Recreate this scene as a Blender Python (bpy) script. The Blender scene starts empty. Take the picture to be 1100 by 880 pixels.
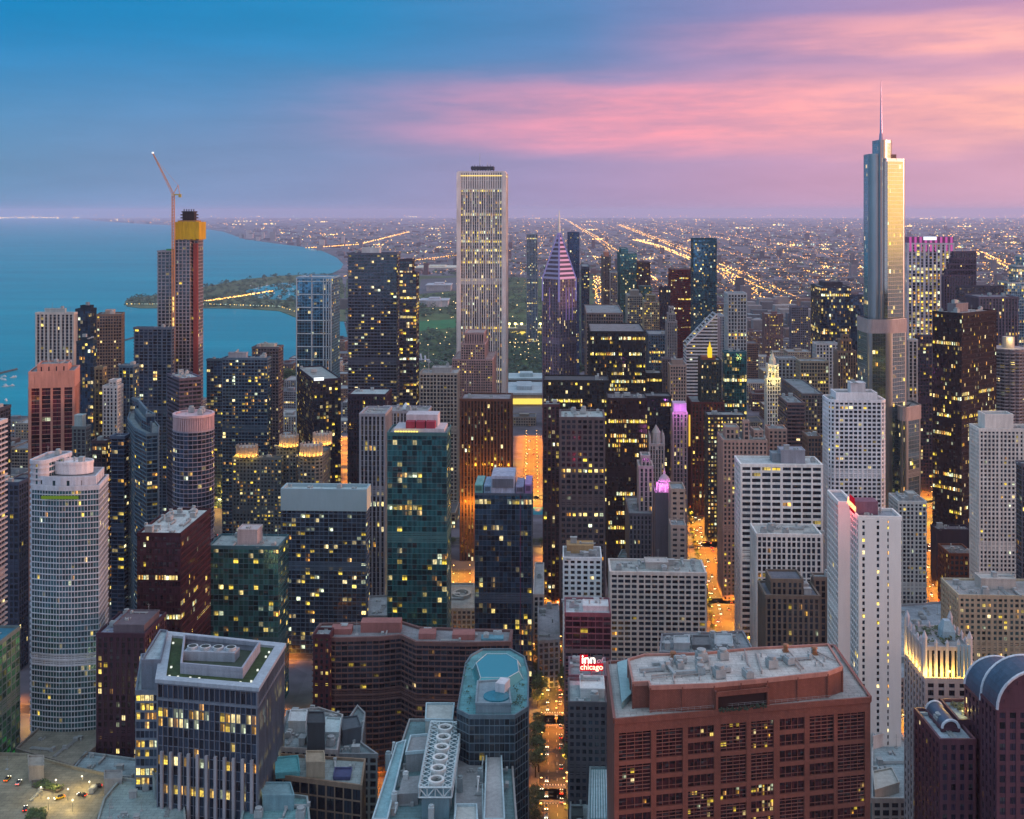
import bpy, math, random
import numpy as np
from mathutils import Vector
R = math.radians
rnd = random.Random(7)
C = bpy.context.scene.collection
sc = bpy.context.scene

# ------------------------------------------------------------------ camera
F, H, HOR, CX = 1230.0, 305.0, 228.0, 550.0      # focal length in photo pixels, eye height, horizon row, centre column
cam_d = bpy.data.cameras.new('camera'); cam = bpy.data.objects.new('camera', cam_d); C.objects.link(cam)
cam.location = (0, 0, H); cam.rotation_euler = (R(90), 0, 0)
cam_d.sensor_width = 36.0; cam_d.lens = F/1100*36.0
cam_d.shift_y = -(440-HOR)/1100.0
cam_d.clip_start = 1.0; cam_d.clip_end = 400000
sc.camera = cam
sc.view_settings.view_transform = 'Standard'; sc.view_settings.look = 'None'
sc.view_settings.exposure = 0.45; sc.view_settings.gamma = 1.0
sc.cycles.use_denoising = True
sc.cycles.max_bounces = 5; sc.cycles.diffuse_bounces = 2; sc.cycles.glossy_bounces = 3
sc.cycles.transmission_bounces = 2; sc.cycles.volume_bounces = 1; sc.cycles.transparent_max_bounces = 4
sc.cycles.sample_clamp_indirect = 3.0; sc.cycles.sample_clamp_direct = 12.0
sc.cycles.caustics_reflective = False; sc.cycles.caustics_refractive = False
sc.cycles.use_light_tree = True

# ------------------------------------------------------------------ node helpers
class NT:
    def __init__(s, nt): s.nt = nt; nt.nodes.clear()
    def n(s, t, **kw):
        nd = s.nt.nodes.new(t)
        for k, v in kw.items():
            if k.startswith('i_'): nd.inputs[k[2:].replace('_', ' ')].default_value = v
            else: setattr(nd, k, v)
        return nd
    def l(s, a, b): s.nt.links.new(a, b)
    def m(s, op, a, b=None, c=None, clamp=False):
        nd = s.nt.nodes.new('ShaderNodeMath'); nd.operation = op; nd.use_clamp = clamp
        for i, v in enumerate((a, b, c)):
            if v is None: continue
            if isinstance(v, (int, float)): nd.inputs[i].default_value = v
            else: s.l(v, nd.inputs[i])
        return nd.outputs[0]
    def mix(s, f, a, b, bt='MIX'):
        nd = s.nt.nodes.new('ShaderNodeMix'); nd.data_type = 'RGBA'; nd.blend_type = bt
        for i, v in ((0, f), (6, a), (7, b)):
            if isinstance(v, (int, float)): nd.inputs[i].default_value = v
            elif isinstance(v, tuple): nd.inputs[i].default_value = v if len(v) == 4 else v+(1,)
            else: s.l(v, nd.inputs[i])
        return nd.outputs[2]
    def ramp(s, f, stops, interp='LINEAR'):
        nd = s.nt.nodes.new('ShaderNodeValToRGB'); cr = nd.color_ramp; cr.interpolation = interp
        while len(cr.elements) < len(stops): cr.elements.new(0.5)
        for e, (p, c) in zip(cr.elements, stops): e.position = p; e.color = tuple(c)+(1,)
        s.l(f, nd.inputs[0]); return nd.outputs[0]
    def rng(s, v, a, b, c=0.0, d=1.0, smooth=False):
        nd = s.nt.nodes.new('ShaderNodeMapRange'); nd.interpolation_type = 'SMOOTHSTEP' if smooth else 'LINEAR'
        s.l(v, nd.inputs[0])
        for i, x in ((1, a), (2, b), (3, c), (4, d)): nd.inputs[i].default_value = x
        return nd.outputs[0]

# ------------------------------------------------------------------ dusk sky
SUN_AZ = 97.0       # degrees clockwise from the view direction (west north west, to the right and behind)
world = bpy.data.worlds.new('World'); sc.world = world; world.use_nodes = True
w = NT(world.node_tree)
tc = w.n('ShaderNodeTexCoord'); sep = w.n('ShaderNodeSeparateXYZ'); w.l(tc.outputs['Generated'], sep.inputs[0])
az = w.m('ARCTAN2', sep.outputs[0], sep.outputs[1]); el = sep.outputs[2]
hor = w.m('SQRT', w.m('ADD', w.m('MULTIPLY', sep.outputs[0], sep.outputs[0]), w.m('MULTIPLY', sep.outputs[1], sep.outputs[1])))
tan = w.m('DIVIDE', el, w.m('MAXIMUM', hor, 0.02))
p = w.m('ADD', w.m('DIVIDE', az, 2*math.pi), 0.5)
def P_(d): return 0.5 + d/360.0
low = w.ramp(p, [(0, (.42,.60,.84)), (P_(-90), (.12,.36,.54)), (P_(-24), (.095,.215,.37)), (P_(-10), (.155,.215,.375)), (P_(3), (.285,.22,.375)), (P_(14), (.43,.245,.37)), (P_(24), (.50,.27,.36)),
    (P_(55), (1.0,.42,.34)), (P_(78), (2.9,1.15,.20)), (P_(128), (3.6,1.55,.20)), (P_(150), (.9,.5,.42)), (1, (.42,.60,.84))])
high = w.ramp(p, [(0, (.46,.60,.78)), (P_(-90), (.10,.30,.48)), (P_(-24), (.0,.175,.40)), (P_(-8), (.012,.18,.385)), (P_(3), (.065,.175,.365)), (P_(12), (.21,.19,.37)), (P_(24), (.40,.215,.35)),
    (P_(60), (.65,.36,.45)), (P_(110), (.8,.5,.42)), (P_(150), (.3,.22,.32)), (1, (.46,.60,.78))])
base = w.mix(w.rng(tan, 0.02, 0.17, smooth=True), low, high)
base = w.mix(w.rng(tan, 0.25, 1.4, smooth=True), base, (.56,.70,.86))
# streaks of high cloud lit pink from below
cv = w.n('ShaderNodeCombineXYZ'); w.l(w.m('MULTIPLY', az, 3.2), cv.inputs[0]); w.l(w.m('MULTIPLY', w.m('ADD', tan, w.m('MULTIPLY', az, -0.045)), 26.0), cv.inputs[1])
nz = w.n('ShaderNodeTexNoise', i_Scale=1.0, i_Detail=4.0, i_Roughness=0.5); w.l(cv.outputs[0], nz.inputs['Vector'])
cv2 = w.n('ShaderNodeCombineXYZ'); w.l(w.m('MULTIPLY', az, 9.0), cv2.inputs[0]); w.l(w.m('MULTIPLY', tan, 60.0), cv2.inputs[1]); cv2.inputs[2].default_value = 4.0
nz2 = w.n('ShaderNodeTexNoise', i_Scale=1.0, i_Detail=5.0, i_Roughness=0.6); w.l(cv2.outputs[0], nz2.inputs['Vector'])
azm = w.rng(az, R(-15), R(9), smooth=True)
fine = w.rng(nz2.outputs[0], 0.36, 0.60, 0.62, 1.12)
warm = w.ramp(w.rng(az, R(-5), R(24)), [(0, (.55,.23,.34)), (.45, (.76,.275,.33)), (1, (.82,.38,.32))])
wob = w.m('MULTIPLY', w.m('SUBTRACT', nz.outputs[0], 0.5), 0.05)
tw = w.m('ADD', tan, wob)
band = w.m('MULTIPLY', w.rng(tw, 0.042, 0.070, smooth=True), w.rng(tw, 0.135, 0.088, smooth=True))
band2 = w.m('MULTIPLY', w.m('MULTIPLY', w.rng(tw, 0.120, 0.140, smooth=True), w.rng(tw, 0.172, 0.150, smooth=True)), w.rng(az, R(2), R(22), 0, .75, smooth=True))
streak = w.m('MULTIPLY', w.m('MULTIPLY', w.m('ADD', band, band2), azm), w.m('MULTIPLY', fine, w.rng(nz.outputs[0], 0.25, 0.55, 0.6, 1.0)))
col = w.mix(streak, base, warm)
mod = w.m('MULTIPLY', w.rng(nz2.outputs[0], 0.3, 0.7, 0.96, 1.05), w.rng(nz.outputs[0], 0.3, 0.7, 0.95, 1.05))
col = w.mix(1.0, col, mod, 'MULTIPLY')
bg = w.n('ShaderNodeBackground'); w.l(col, bg.inputs[0]); bg.inputs[1].default_value = 1.0
sky = w.n('ShaderNodeTexSky'); sky.sky_type = 'NISHITA'; sky.sun_disc = False; sky.sun_elevation = R(2.0); sky.sun_rotation = R(SUN_AZ)
bg2 = w.n('ShaderNodeBackground'); w.l(sky.outputs[0], bg2.inputs[0]); bg2.inputs[1].default_value = 0.005
add = w.n('ShaderNodeAddShader'); w.l(bg.outputs[0], add.inputs[0]); w.l(bg2.outputs[0], add.inputs[1])
wo = w.n('ShaderNodeOutputWorld'); w.l(add.outputs[0], wo.inputs[0])
# the last of the sunset light
sd = bpy.data.lights.new('sun', 'SUN'); sd.energy = 1.7; sd.angle = R(9); sd.color = (1.0, .48, .34)
sun = bpy.data.objects.new('sun', sd); C.objects.link(sun)
sv = Vector((math.sin(R(SUN_AZ))*math.cos(R(6)), math.cos(R(SUN_AZ))*math.cos(R(6)), math.sin(R(6))))
sun.rotation_euler = sv.to_track_quat('Z', 'Y').to_euler()

# ------------------------------------------------------------------ mesh builder
class MB:
    def __init__(s): s.v = []; s.f = []; s.lit = []; s.rn = []; s.uv = []; s.attr = False
    def quad(s, a, b, c, d, lit=0.0, r=0.5):
        i = len(s.v); s.v += [a, b, c, d]; s.f.append((i, i+1, i+2, i+3)); s.lit.append(lit); s.rn.append(r)
    def face(s, pts, lit=0.0, r=0.5):
        i = len(s.v); s.v += list(pts); s.f.append(tuple(range(i, i+len(pts)))); s.lit.append(lit); s.rn.append(r)
    def prism(s, poly, z0, z1, bottom=True, top=True, poly2=None):
        n = len(poly); q = poly2 or poly
        for i in range(n):
            a, b = poly[i], poly[(i+1) % n]; c, d = q[(i+1) % n], q[i]
            s.quad((a[0], a[1], z0), (b[0], b[1], z0), (c[0], c[1], z1), (d[0], d[1], z1))
        if top: s.face([(x, y, z1) for x, y in q])
        if bottom: s.face([(x, y, z0) for x, y in reversed(poly)])
    def box(s, cx, cy, cz, sx, sy, sz, ang=0.0):      # centre x,y; bottom z; full sizes; yaw
        c_, s_ = math.cos(ang), math.sin(ang)
        s.prism([(cx+c_*x-s_*y, cy+s_*x+c_*y) for x, y in ((-sx/2,-sy/2),(sx/2,-sy/2),(sx/2,sy/2),(-sx/2,sy/2))], cz, cz+sz)
    def cyl(s, cx, cy, z0, z1, r0, r1=None, n=12):
        r1 = r0 if r1 is None else r1
        A = [(cx+r0*math.cos(2*math.pi*i/n), cy+r0*math.sin(2*math.pi*i/n)) for i in range(n)]
        B = [(cx+r1*math.cos(2*math.pi*i/n), cy+r1*math.sin(2*math.pi*i/n)) for i in range(n)]
        s.prism(A, z0, z1, poly2=B)
    def bar(s, p, q, r, n=4):                         # square or round bar between two points
        p, q = Vector(p), Vector(q); d = (q-p)
        if d.length < 1e-6: return
        d.normalize(); a = d.orthogonal().normalized(); b = d.cross(a)
        A = []; B = []
        for i in range(n):
            t = 2*math.pi*(i+.5)/n; o = a*math.cos(t)*r+b*math.sin(t)*r; A.append(tuple(p+o)); B.append(tuple(q+o))
        for i in range(n): s.quad(A[i], A[(i+1) % n], B[(i+1) % n], B[i])
        s.face(list(reversed(A))); s.face(B)
    def build(s, name, mat, parent=None, org=(0,0,0), attr=False):
        me = bpy.data.meshes.new(name)
        nv, nf = len(s.v), len(s.f)
        V = np.array(s.v, dtype=np.float32).reshape(-1, 3) - np.array(org, dtype=np.float32)
        cnt = np.array([len(f) for f in s.f], dtype=np.int32); st = np.zeros(nf, dtype=np.int32)
        if nf > 1: st[1:] = np.cumsum(cnt)[:-1]
        L = np.array([i for f in s.f for i in f], dtype=np.int32)
        me.vertices.add(nv); me.vertices.foreach_set('co', V.ravel())
        me.loops.add(len(L)); me.loops.foreach_set('vertex_index', L)
        me.polygons.add(nf); me.polygons.foreach_set('loop_start', st)
        me.update(calc_edges=True)
        if attr:
            a = me.attributes.new('lit', 'FLOAT', 'FACE'); a.data.foreach_set('value', np.array(s.lit, dtype=np.float32))
            a = me.attributes.new('rnd', 'FLOAT', 'FACE'); a.data.foreach_set('value', np.array(s.rn, dtype=np.float32))
            uv = me.uv_layers.new(name='UVMap')
            U = np.tile(np.array([0,0,1,0,1,1,0,1], dtype=np.float32), nf) if (cnt == 4).all() else np.zeros(len(L)*2, dtype=np.float32)
            uv.data.foreach_set('uv', U)
        me.materials.append(mat)
        ob = bpy.data.objects.new(name, me); C.objects.link(ob)
        if parent: ob.parent = parent
        return ob

def tag(o, label=None, cat=None, group=None, kind=None):
    if label: o['label'] = label
    if cat: o['category'] = cat
    if group: o['group'] = group
    if kind: o['kind'] = kind
    return o
def thing(name, label, cat, loc, group=None, kind=None):
    o = bpy.data.objects.new(name, None); C.objects.link(o); o.location = loc; o.empty_display_size = 5
    return tag(o, label, cat, group, kind)
def copy_tree(o, parent=None):
    c = o.copy(); C.objects.link(c); c.parent = parent
    for ch in o.children: copy_tree(ch, c)
    return c

# ------------------------------------------------------------------ materials
MC = {}
def wall_mat(col, rough=0.8, var=0.22, key='wall', scale=1.0, metal=0.0):
    k = (key, tuple(col), rough, var, scale)
    if k in MC: return MC[k]
    m = bpy.data.materials.new(key); m.use_nodes = True; t = NT(m.node_tree)
    tc = t.n('ShaderNodeTexCoord')
    mp = t.n('ShaderNodeMapping'); t.l(tc.outputs['Object'], mp.inputs[0]); mp.inputs['Scale'].default_value = (.5*scale, .5*scale, .06*scale)
    a = t.n('ShaderNodeTexNoise', i_Scale=1.0, i_Detail=5.0, i_Roughness=.65); t.l(mp.outputs[0], a.inputs['Vector'])
    b = t.n('ShaderNodeTexNoise', i_Scale=.05*scale, i_Detail=3.0); t.l(tc.outputs['Object'], b.inputs['Vector'])
    g = t.n('ShaderNodeTexNoise', i_Scale=2.2*scale, i_Detail=3.0); t.l(tc.outputs['Object'], g.inputs['Vector'])
    f = t.m('MULTIPLY', t.rng(a.outputs[0], .3, .7, 1-var, 1+var*.6), t.rng(b.outputs[0], .3, .7, 1-var*.7, 1+var*.5))
    f = t.m('MULTIPLY', f, t.rng(g.outputs[0], .3, .7, 1-var*.5, 1+var*.4))
    c = t.mix(1.0, tuple(col), f, 'MULTIPLY')
    if key == 'granite':
        br = t.n('ShaderNodeTexBrick', i_Scale=.55); br.inputs['Color1'].default_value = (1,1,1,1); br.inputs['Color2'].default_value = (.84,.82,.82,1); br.inputs['Mortar'].default_value = (.5,.45,.45,1); br.inputs['Mortar Size'].default_value = .035
        sx = t.n('ShaderNodeSeparateXYZ'); t.l(tc.outputs['Object'], sx.inputs[0]); cb = t.n('ShaderNodeCombineXYZ'); t.l(t.m('ADD', sx.outputs[0], sx.outputs[1]), cb.inputs[0]); t.l(sx.outputs[2], cb.inputs[1]); t.l(cb.outputs[0], br.inputs['Vector'])
        c = t.mix(1.0, c, br.outputs[0], 'MULTIPLY')
    bs = t.n('ShaderNodeBsdfPrincipled', i_Roughness=rough, i_Metallic=metal); t.l(c, bs.inputs['Base Color'])
    bs.inputs['Specular IOR Level'].default_value = .3
    o = t.n('ShaderNodeOutputMaterial'); t.l(bs.outputs[0], o.inputs[0]); MC[k] = m; return m
def roof_mat(col):
    k = ('roof', tuple(col))
    if k in MC: return MC[k]
    m = bpy.data.materials.new('roof_membrane'); m.use_nodes = True; t = NT(m.node_tree)
    tc = t.n('ShaderNodeTexCoord')
    a = t.n('ShaderNodeTexNoise', i_Scale=.12, i_Detail=6.0, i_Roughness=.7); t.l(tc.outputs['Object'], a.inputs['Vector'])
    b = t.n('ShaderNodeTexNoise', i_Scale=1.5, i_Detail=4.0); t.l(tc.outputs['Object'], b.inputs['Vector'])
    br = t.n('ShaderNodeTexBrick', i_Scale=.11); t.l(tc.outputs['Object'], br.inputs['Vector'])
    br.inputs['Color1'].default_value = (1,1,1,1); br.inputs['Color2'].default_value = (.86,.86,.86,1); br.inputs['Mortar'].default_value = (.6,.6,.6,1); br.inputs['Mortar Size'].default_value = .012
    f = t.m('MULTIPLY', t.rng(a.outputs[0], .3, .7, .6, 1.25), t.rng(b.outputs[0], .3, .7, .85, 1.1))
    c = t.mix(1.0, t.mix(1.0, tuple(col), f, 'MULTIPLY'), br.outputs[0], 'MULTIPLY')
    bs = t.n('ShaderNodeBsdfPrincipled', i_Roughness=.75); t.l(c, bs.inputs['Base Color'])
    o = t.n('ShaderNodeOutputMaterial'); t.l(bs.outputs[0], o.inputs[0]); MC[k] = m; return m
def glass_mat(col=(.02,.035,.045), refl=.35, litc=(1.0,.70,.07), s=2.0, curtain=.28, rough=.12, bump=.22, vary=1.0):
    k = ('glass', tuple(col), refl, tuple(litc), s, curtain, rough, bump, vary)
    if k in MC: return MC[k]
    m = bpy.data.materials.new('window_glass'); m.use_nodes = True; t = NT(m.node_tree)
    la = t.n('ShaderNodeAttribute', attribute_name='lit'); ra = t.n('ShaderNodeAttribute', attribute_name='rnd')
    uv = t.n('ShaderNodeUVMap'); sp = t.n('ShaderNodeSeparateXYZ'); t.l(uv.outputs[0], sp.inputs[0])
    L, Q = la.outputs['Fac'], ra.outputs['Fac']
    q2 = t.m('FRACT', t.m('MULTIPLY', Q, 17.31)); q3 = t.m('FRACT', t.m('MULTIPLY', Q, 5.77))
    blind = t.m('MULTIPLY', t.m('GREATER_THAN', sp.outputs[1], t.m('SUBTRACT', 1.0, t.m('MULTIPLY', q2, .75))), t.m('GREATER_THAN', curtain, q3))
    mull = t.m('LESS_THAN', t.m('ABSOLUTE', t.m('SUBTRACT', sp.outputs[0], .5)), .035)
    base = t.mix(1.0, tuple(col), t.rng(Q, 0, 1, 1-.75*vary, 1+1.1*vary), 'MULTIPLY')
    base = t.mix(t.m('MULTIPLY', blind, .75), base, (.10,.11,.115))
    base = t.mix(mull, base, (.02,.02,.022))
    tc = t.n('ShaderNodeTexCoord'); nn = t.n('ShaderNodeTexNoise', i_Scale=.9, i_Detail=3.0); t.l(tc.outputs['Object'], nn.inputs['Vector'])
    e = t.m('MULTIPLY', t.m('MULTIPLY', L, s), t.rng(nn.outputs[0], .35, .65, .45, 1.3))
    e = t.m('MULTIPLY', e, t.m('SUBTRACT', 1.0, t.m('MULTIPLY', blind, .45)))
    e = t.m('MULTIPLY', e, t.m('SUBTRACT', 1.0, t.m('MULTIPLY', mull, .7)))
    q4 = t.m('FRACT', t.m('MULTIPLY', Q, 41.7)); q5 = t.m('FRACT', t.m('MULTIPLY', Q, 29.3))
    e = t.m('MULTIPLY', e, t.m('ADD', .16, t.m('MULTIPLY', .84, t.m('MULTIPLY', t.m('GREATER_THAN', sp.outputs[0], t.m('MULTIPLY', q4, .7)), t.m('LESS_THAN', sp.outputs[1], t.m('ADD', .5, t.m('MULTIPLY', q5, .5)))))))
    lc = t.mix(t.rng(q5, .35, .9), tuple(litc), (1.0,.80,.40)); lc = t.mix(t.rng(q4, .6, .95), lc, (1.0,.42,.06)); lc = t.mix(t.m('GREATER_THAN', q2, .86), lc, (.85,.95,.62))
    bs = t.n('ShaderNodeBsdfPrincipled', i_Metallic=refl)
    t.l(base, bs.inputs['Base Color']); t.l(t.rng(q3, 0, 1, rough*(1-.6*vary), rough*(1+.6*vary)), bs.inputs['Roughness'])
    bs.inputs['Specular IOR Level'].default_value = .5+refl
    # panes never sit perfectly in plane
    bp = t.n('ShaderNodeBump', i_Strength=bump, i_Distance=.3); n2 = t.n('ShaderNodeTexNoise', i_Scale=.35, i_Detail=2.0); t.l(tc.outputs['Object'], n2.inputs['Vector'])
    t.l(n2.outputs[0], bp.inputs['Height']); t.l(bp.outputs[0], bs.inputs['Normal'])
    t.l(lc, bs.inputs['Emission Color']); t.l(e, bs.inputs['Emission Strength'])
    o = t.n('ShaderNodeOutputMaterial'); t.l(bs.outputs[0], o.inputs[0])
    m.cycles.emission_sampling = 'NONE'; MC[k] = m; return m
def glow_mat(col, s, key='lamp_and_painted_glow', sampled=False):
    k = (key, tuple(col), s)
    if k in MC: return MC[k]
    m = bpy.data.materials.new(key); m.use_nodes = True; t = NT(m.node_tree)
    e = t.n('ShaderNodeEmission'); e.inputs[0].default_value = tuple(col)+(1,); e.inputs[1].default_value = s
    o = t.n('ShaderNodeOutputMaterial'); t.l(e.outputs[0], o.inputs[0])
    if not sampled: m.cycles.emission_sampling = 'NONE'
    MC[k] = m; return m
def leaf_mat(col=(.045,.075,.025)):
    k = ('leaf', tuple(col))
    if k in MC: return MC[k]
    m = bpy.data.materials.new('leaves'); m.use_nodes = True; t = NT(m.node_tree)
    ra = t.n('ShaderNodeNewGeometry'); c = t.mix(1.0, tuple(col), t.rng(ra.outputs['Random Per Island'], 0, 1, .5, 1.6), 'MULTIPLY')
    bs = t.n('ShaderNodeBsdfPrincipled', i_Roughness=.7); t.l(c, bs.inputs['Base Color'])
    o = t.n('ShaderNodeOutputMaterial'); t.l(bs.outputs[0], o.inputs[0]); MC[k] = m; return m

# ------------------------------------------------------------------ polygons
def offset(poly, d):
    n = len(poly); out = []
    for i in range(n):
        p0, p1, p2 = poly[i-1], poly[i], poly[(i+1) % n]
        a = (p1[0]-p0[0], p1[1]-p0[1]); b = (p2[0]-p1[0], p2[1]-p1[1])
        la, lb = math.hypot(*a), math.hypot(*b)
        na = (a[1]/la, -a[0]/la); nb = (b[1]/lb, -b[0]/lb)
        k = 1 + na[0]*nb[0] + na[1]*nb[1]
        if k < .15: k = .15
        out.append((p1[0]+d*(na[0]+nb[0])/k, p1[1]+d*(na[1]+nb[1])/k))
    return out
def ccw(poly):
    a = sum(poly[i-1][0]*poly[i][1]-poly[i][0]*poly[i-1][1] for i in range(len(poly)))
    return list(poly) if a > 0 else list(reversed(poly))
def gp(x, y, z=0.0):                 # where the line of sight through a photo pixel meets the level z
    D = F*(H-z)/(y-HOR); return ((x-CX)/F*D, D)
def PP(z, pts): return ccw([gp(x, y, z) for x, y in pts])
def zat(y, D): return H-(y-HOR)*D/F
def xat(x, D): return (x-CX)/F*D
def ring(mb, outer, inner, z0, z1):
    n = len(outer)
    for i in range(n):
        j = (i+1) % n
        a, b, c, d = outer[i], outer[j], inner[j], inner[i]
        mb.quad((*a, z0), (*b, z0), (*b, z1), (*a, z1)); mb.quad((*c, z0), (*d, z0), (*d, z1), (*c, z1)); mb.quad((*a, z1), (*b, z1), (*c, z1), (*d, z1))

# ------------------------------------------------------------------ facades
def S(fh=3.5, bw=3.2, pw=.6, po=.35, sh=.8, so=.2, lit=(.15,.6,.04), blank=(), lz=None):
    return dict(fh=fh, bw=bw, pw=pw, po=po, sh=sh, so=so, lit=lit, blank=blank, lz=lz)
class Bld:                            # the pieces of one building, gathered as it is put up
    def __init__(s, org): s.org = org; s.wall = MB(); s.glass = MB(); s.roof = MB(); s.cand = []
def tier(B, poly, z0, z1, st, r, parapet=1.2, wins=False):
    n = len(poly); fh, bw = st['fh'], st['bw']; nf = max(1, round((z1-z0)/fh)); fh = (z1-z0)/nf
    lf_ = 1.8 if min(p_[1] for p_ in poly) > 850 else .85 if min(p_[1] for p_ in poly) > 600 else .6
    pf, pin, pb = st['lit']; pf = pf if lf_ > 1 else pf*.6; so, po = st['so'], st['po']
    act = [r.random() < pf for _ in range(nf)]; kk = r.choice((3, 4, 5, 6)); mech = set(); mz = r.random()
    if nf > 24 and bw < 8: m0 = int(nf*(.35+.3*mz)); mech = {m0, m0+1}
    for i in range(n):
        a, b = poly[i], poly[(i+1) % n]; L = math.hypot(b[0]-a[0], b[1]-a[1])
        d = ((b[0]-a[0])/L, (b[1]-a[1])/L); o = (d[1], -d[0])
        if i in st['blank'] or L < bw*.7:
            B.wall.quad((a[0]+o[0]*.1, a[1]+o[1]*.1, z0), (b[0]+o[0]*.1, b[1]+o[1]*.1, z0), (b[0]+o[0]*.1, b[1]+o[1]*.1, z1), (a[0]+o[0]*.1, a[1]+o[1]*.1, z1)); continue
        nb = max(1, round(L/bw)); w_ = L/nb
        mx, my = (a[0]+b[0])/2, (a[1]+b[1])/2
        seen = (mx*o[0]+my*o[1]) < 0
        # panes
        for k in range(nf):
            za, zb = z0+k*fh, z0+(k+1)*fh
            if k in mech:
                for e_ in (.18,.5,.82): B.wall.quad((a[0]+o[0]*.08, a[1]+o[1]*.08, za+fh*(e_-.13)), (b[0]+o[0]*.08, b[1]+o[1]*.08, za+fh*(e_-.13)), (b[0]+o[0]*.08, b[1]+o[1]*.08, za+fh*(e_+.1)), (a[0]+o[0]*.08, a[1]+o[1]*.08, za+fh*(e_+.1)))
            run = act[k] and r.random() < .65; on = r.random() < pin
            for j in range(nb):
                if r.random() < .3: on = r.random() < pin
                lit = 0.0
                if run and on: lit = .3+.7*r.random()**1.3
                elif r.random() < pb*lf_: lit = .08+.92*r.random()**2.6
                if st['lz'] and lit == 0 and r.random() < st['lz'](za): lit = .4+.6*r.random()
                p0 = (a[0]+d[0]*w_*j, a[1]+d[1]*w_*j); p1 = (a[0]+d[0]*w_*(j+1), a[1]+d[1]*w_*(j+1)); q = r.random()
                if wins and seen:
                    px = CX+F*p0[0]/max(1, p0[1]); py = HOR+(H-za)*F/max(1, p0[1])
                    if -5 < px < 1105 and py < 885: B.cand.append((p0, p1, za, zb, lit, q)); continue
                B.glass.quad((*p0, za), (*p1, za), (*p1, zb), (*p0, zb), lit, q)
        # piers
        if st['pw'] > 0:
            hw = st['pw']/2; pw_ok = st['pw'] < bw*.4
            for j in range(nb+1):
                c = w_*j; h2 = hw*1.55 if (j % kk == 0 and pw_ok) else hw; lo, hi = c-h2, c+h2
                if j == 0: lo = -po*.5
                if j == nb: hi = L+po*.5
                q = [(a[0]+d[0]*lo, a[1]+d[1]*lo), (a[0]+d[0]*lo+o[0]*po, a[1]+d[1]*lo+o[1]*po), (a[0]+d[0]*hi+o[0]*po, a[1]+d[1]*hi+o[1]*po), (a[0]+d[0]*hi, a[1]+d[1]*hi)]
                B.wall.quad((*q[1], z0), (*q[2], z0), (*q[2], z1), (*q[1], z1))
                B.wall.quad((*q[0], z0), (*q[1], z0), (*q[1], z1), (*q[0], z1)); B.wall.quad((*q[2], z0), (*q[3], z0), (*q[3], z1), (*q[2], z1))
                B.wall.quad((*q[0], z1), (*q[1], z1), (*q[2], z1), (*q[3], z1))
    # floor bands
    if st['sh'] > 0:
        rg, ri = offset(poly, so), offset(poly, -.05)
        for k in range(nf+1):
            zc = z0+k*fh
            lo, hi = zc-st['sh']*.5, zc+st['sh']*.5
            if k == 0: lo = z0+.02
            if k == nf: hi = z1-.02
            for i in range(n):
                if i in st['blank']: continue
                j = (i+1) % n
                B.wall.quad((*rg[i], lo), (*rg[j], lo), (*rg[j], hi), (*rg[i], hi))
                B.wall.quad((*rg[i], hi), (*rg[j], hi), (*ri[j], hi), (*ri[i], hi))
    B.roof.face([(x, y, z1) for x, y in poly])
    e = max(so, po)+.06
    ring(B.wall, offset(poly, e), offset(poly, -.45), z1-1.0, z1+parapet)
UNIT = {}
def unit_mesh(kind):
    if kind in UNIT: return UNIT[kind]
    m = MB()
    if kind == 0:
        m.box(0,0,.4, 4.4,2.6,2.1); m.box(-1.2,0,2.5,1.6,1.6,.35); m.box(1.2,0,2.5,1.6,1.6,.35)
        for x in (-1.8,1.8): m.box(x,0,0,.3,2.4,.4)
    elif kind == 1:
        m.box(0,0,.3,3.2,3.2,2.6); m.cyl(0,0,2.9,3.9,1.3,1.45,14); m.box(0,0,0,2.6,2.6,.3)
    elif kind == 2:
        m.box(0,0,.5,7.5,1.0,.9); m.box(3.6,0,.5,1.2,1.6,1.9); m.box(-2.5,0,0,.3,.8,.5); m.box(1.5,0,0,.3,.8,.5)
    elif kind == 3:
        m.cyl(0,0,0,1.6,.35,.35,8); m.cyl(0,0,1.6,2.0,.6,.4,8)
    elif kind == 5:
        for k in range(4): m.bar((-5,k*.5,.5+.1*(k%2)), (5,k*.5,.5+.1*(k%2)), .14, 6)
        for x in (-4,0,4): m.box(x,.8,0,.25,2.2,.4)
        m.box(5,.8,0,1.2,2.2,1.5)
    elif kind == 6:
        m.cyl(0,0,0,6.5,.12,.06,6); m.bar((-1.2,0,5),(1.2,0,5),.06); m.bar((0,-.9,5.8),(0,.9,5.8),.05); m.box(0,0,0,1.4,1.4,.3)
    elif kind == 7:
        for k in range(3): m.cyl(k*1.6-1.6,0,0,.9,.3,.3,8); m.cyl(k*1.6-1.6,0,.9,1.2,.5,.3,8)
        m.box(0,2.0,0,2.2,1.4,1.1)
    else:
        m.box(0,0,0,2.6,3.4,3.0); m.box(0,0,3.0,3.0,3.8,.2)
    o = m.build('roof_unit', wall_mat((.34,.37,.38), .6, .2, 'galvanised')); me = o.data; bpy.data.objects.remove(o); UNIT[kind] = me; return me
def inside(pt, poly):
    x, y = pt; c = False
    for i in range(len(poly)):
        (x1, y1), (x2, y2) = poly[i-1], poly[i]
        if (y1 > y) != (y2 > y) and x < (x2-x1)*(y-y1)/(y2-y1)+x1: c = not c
    return c
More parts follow.
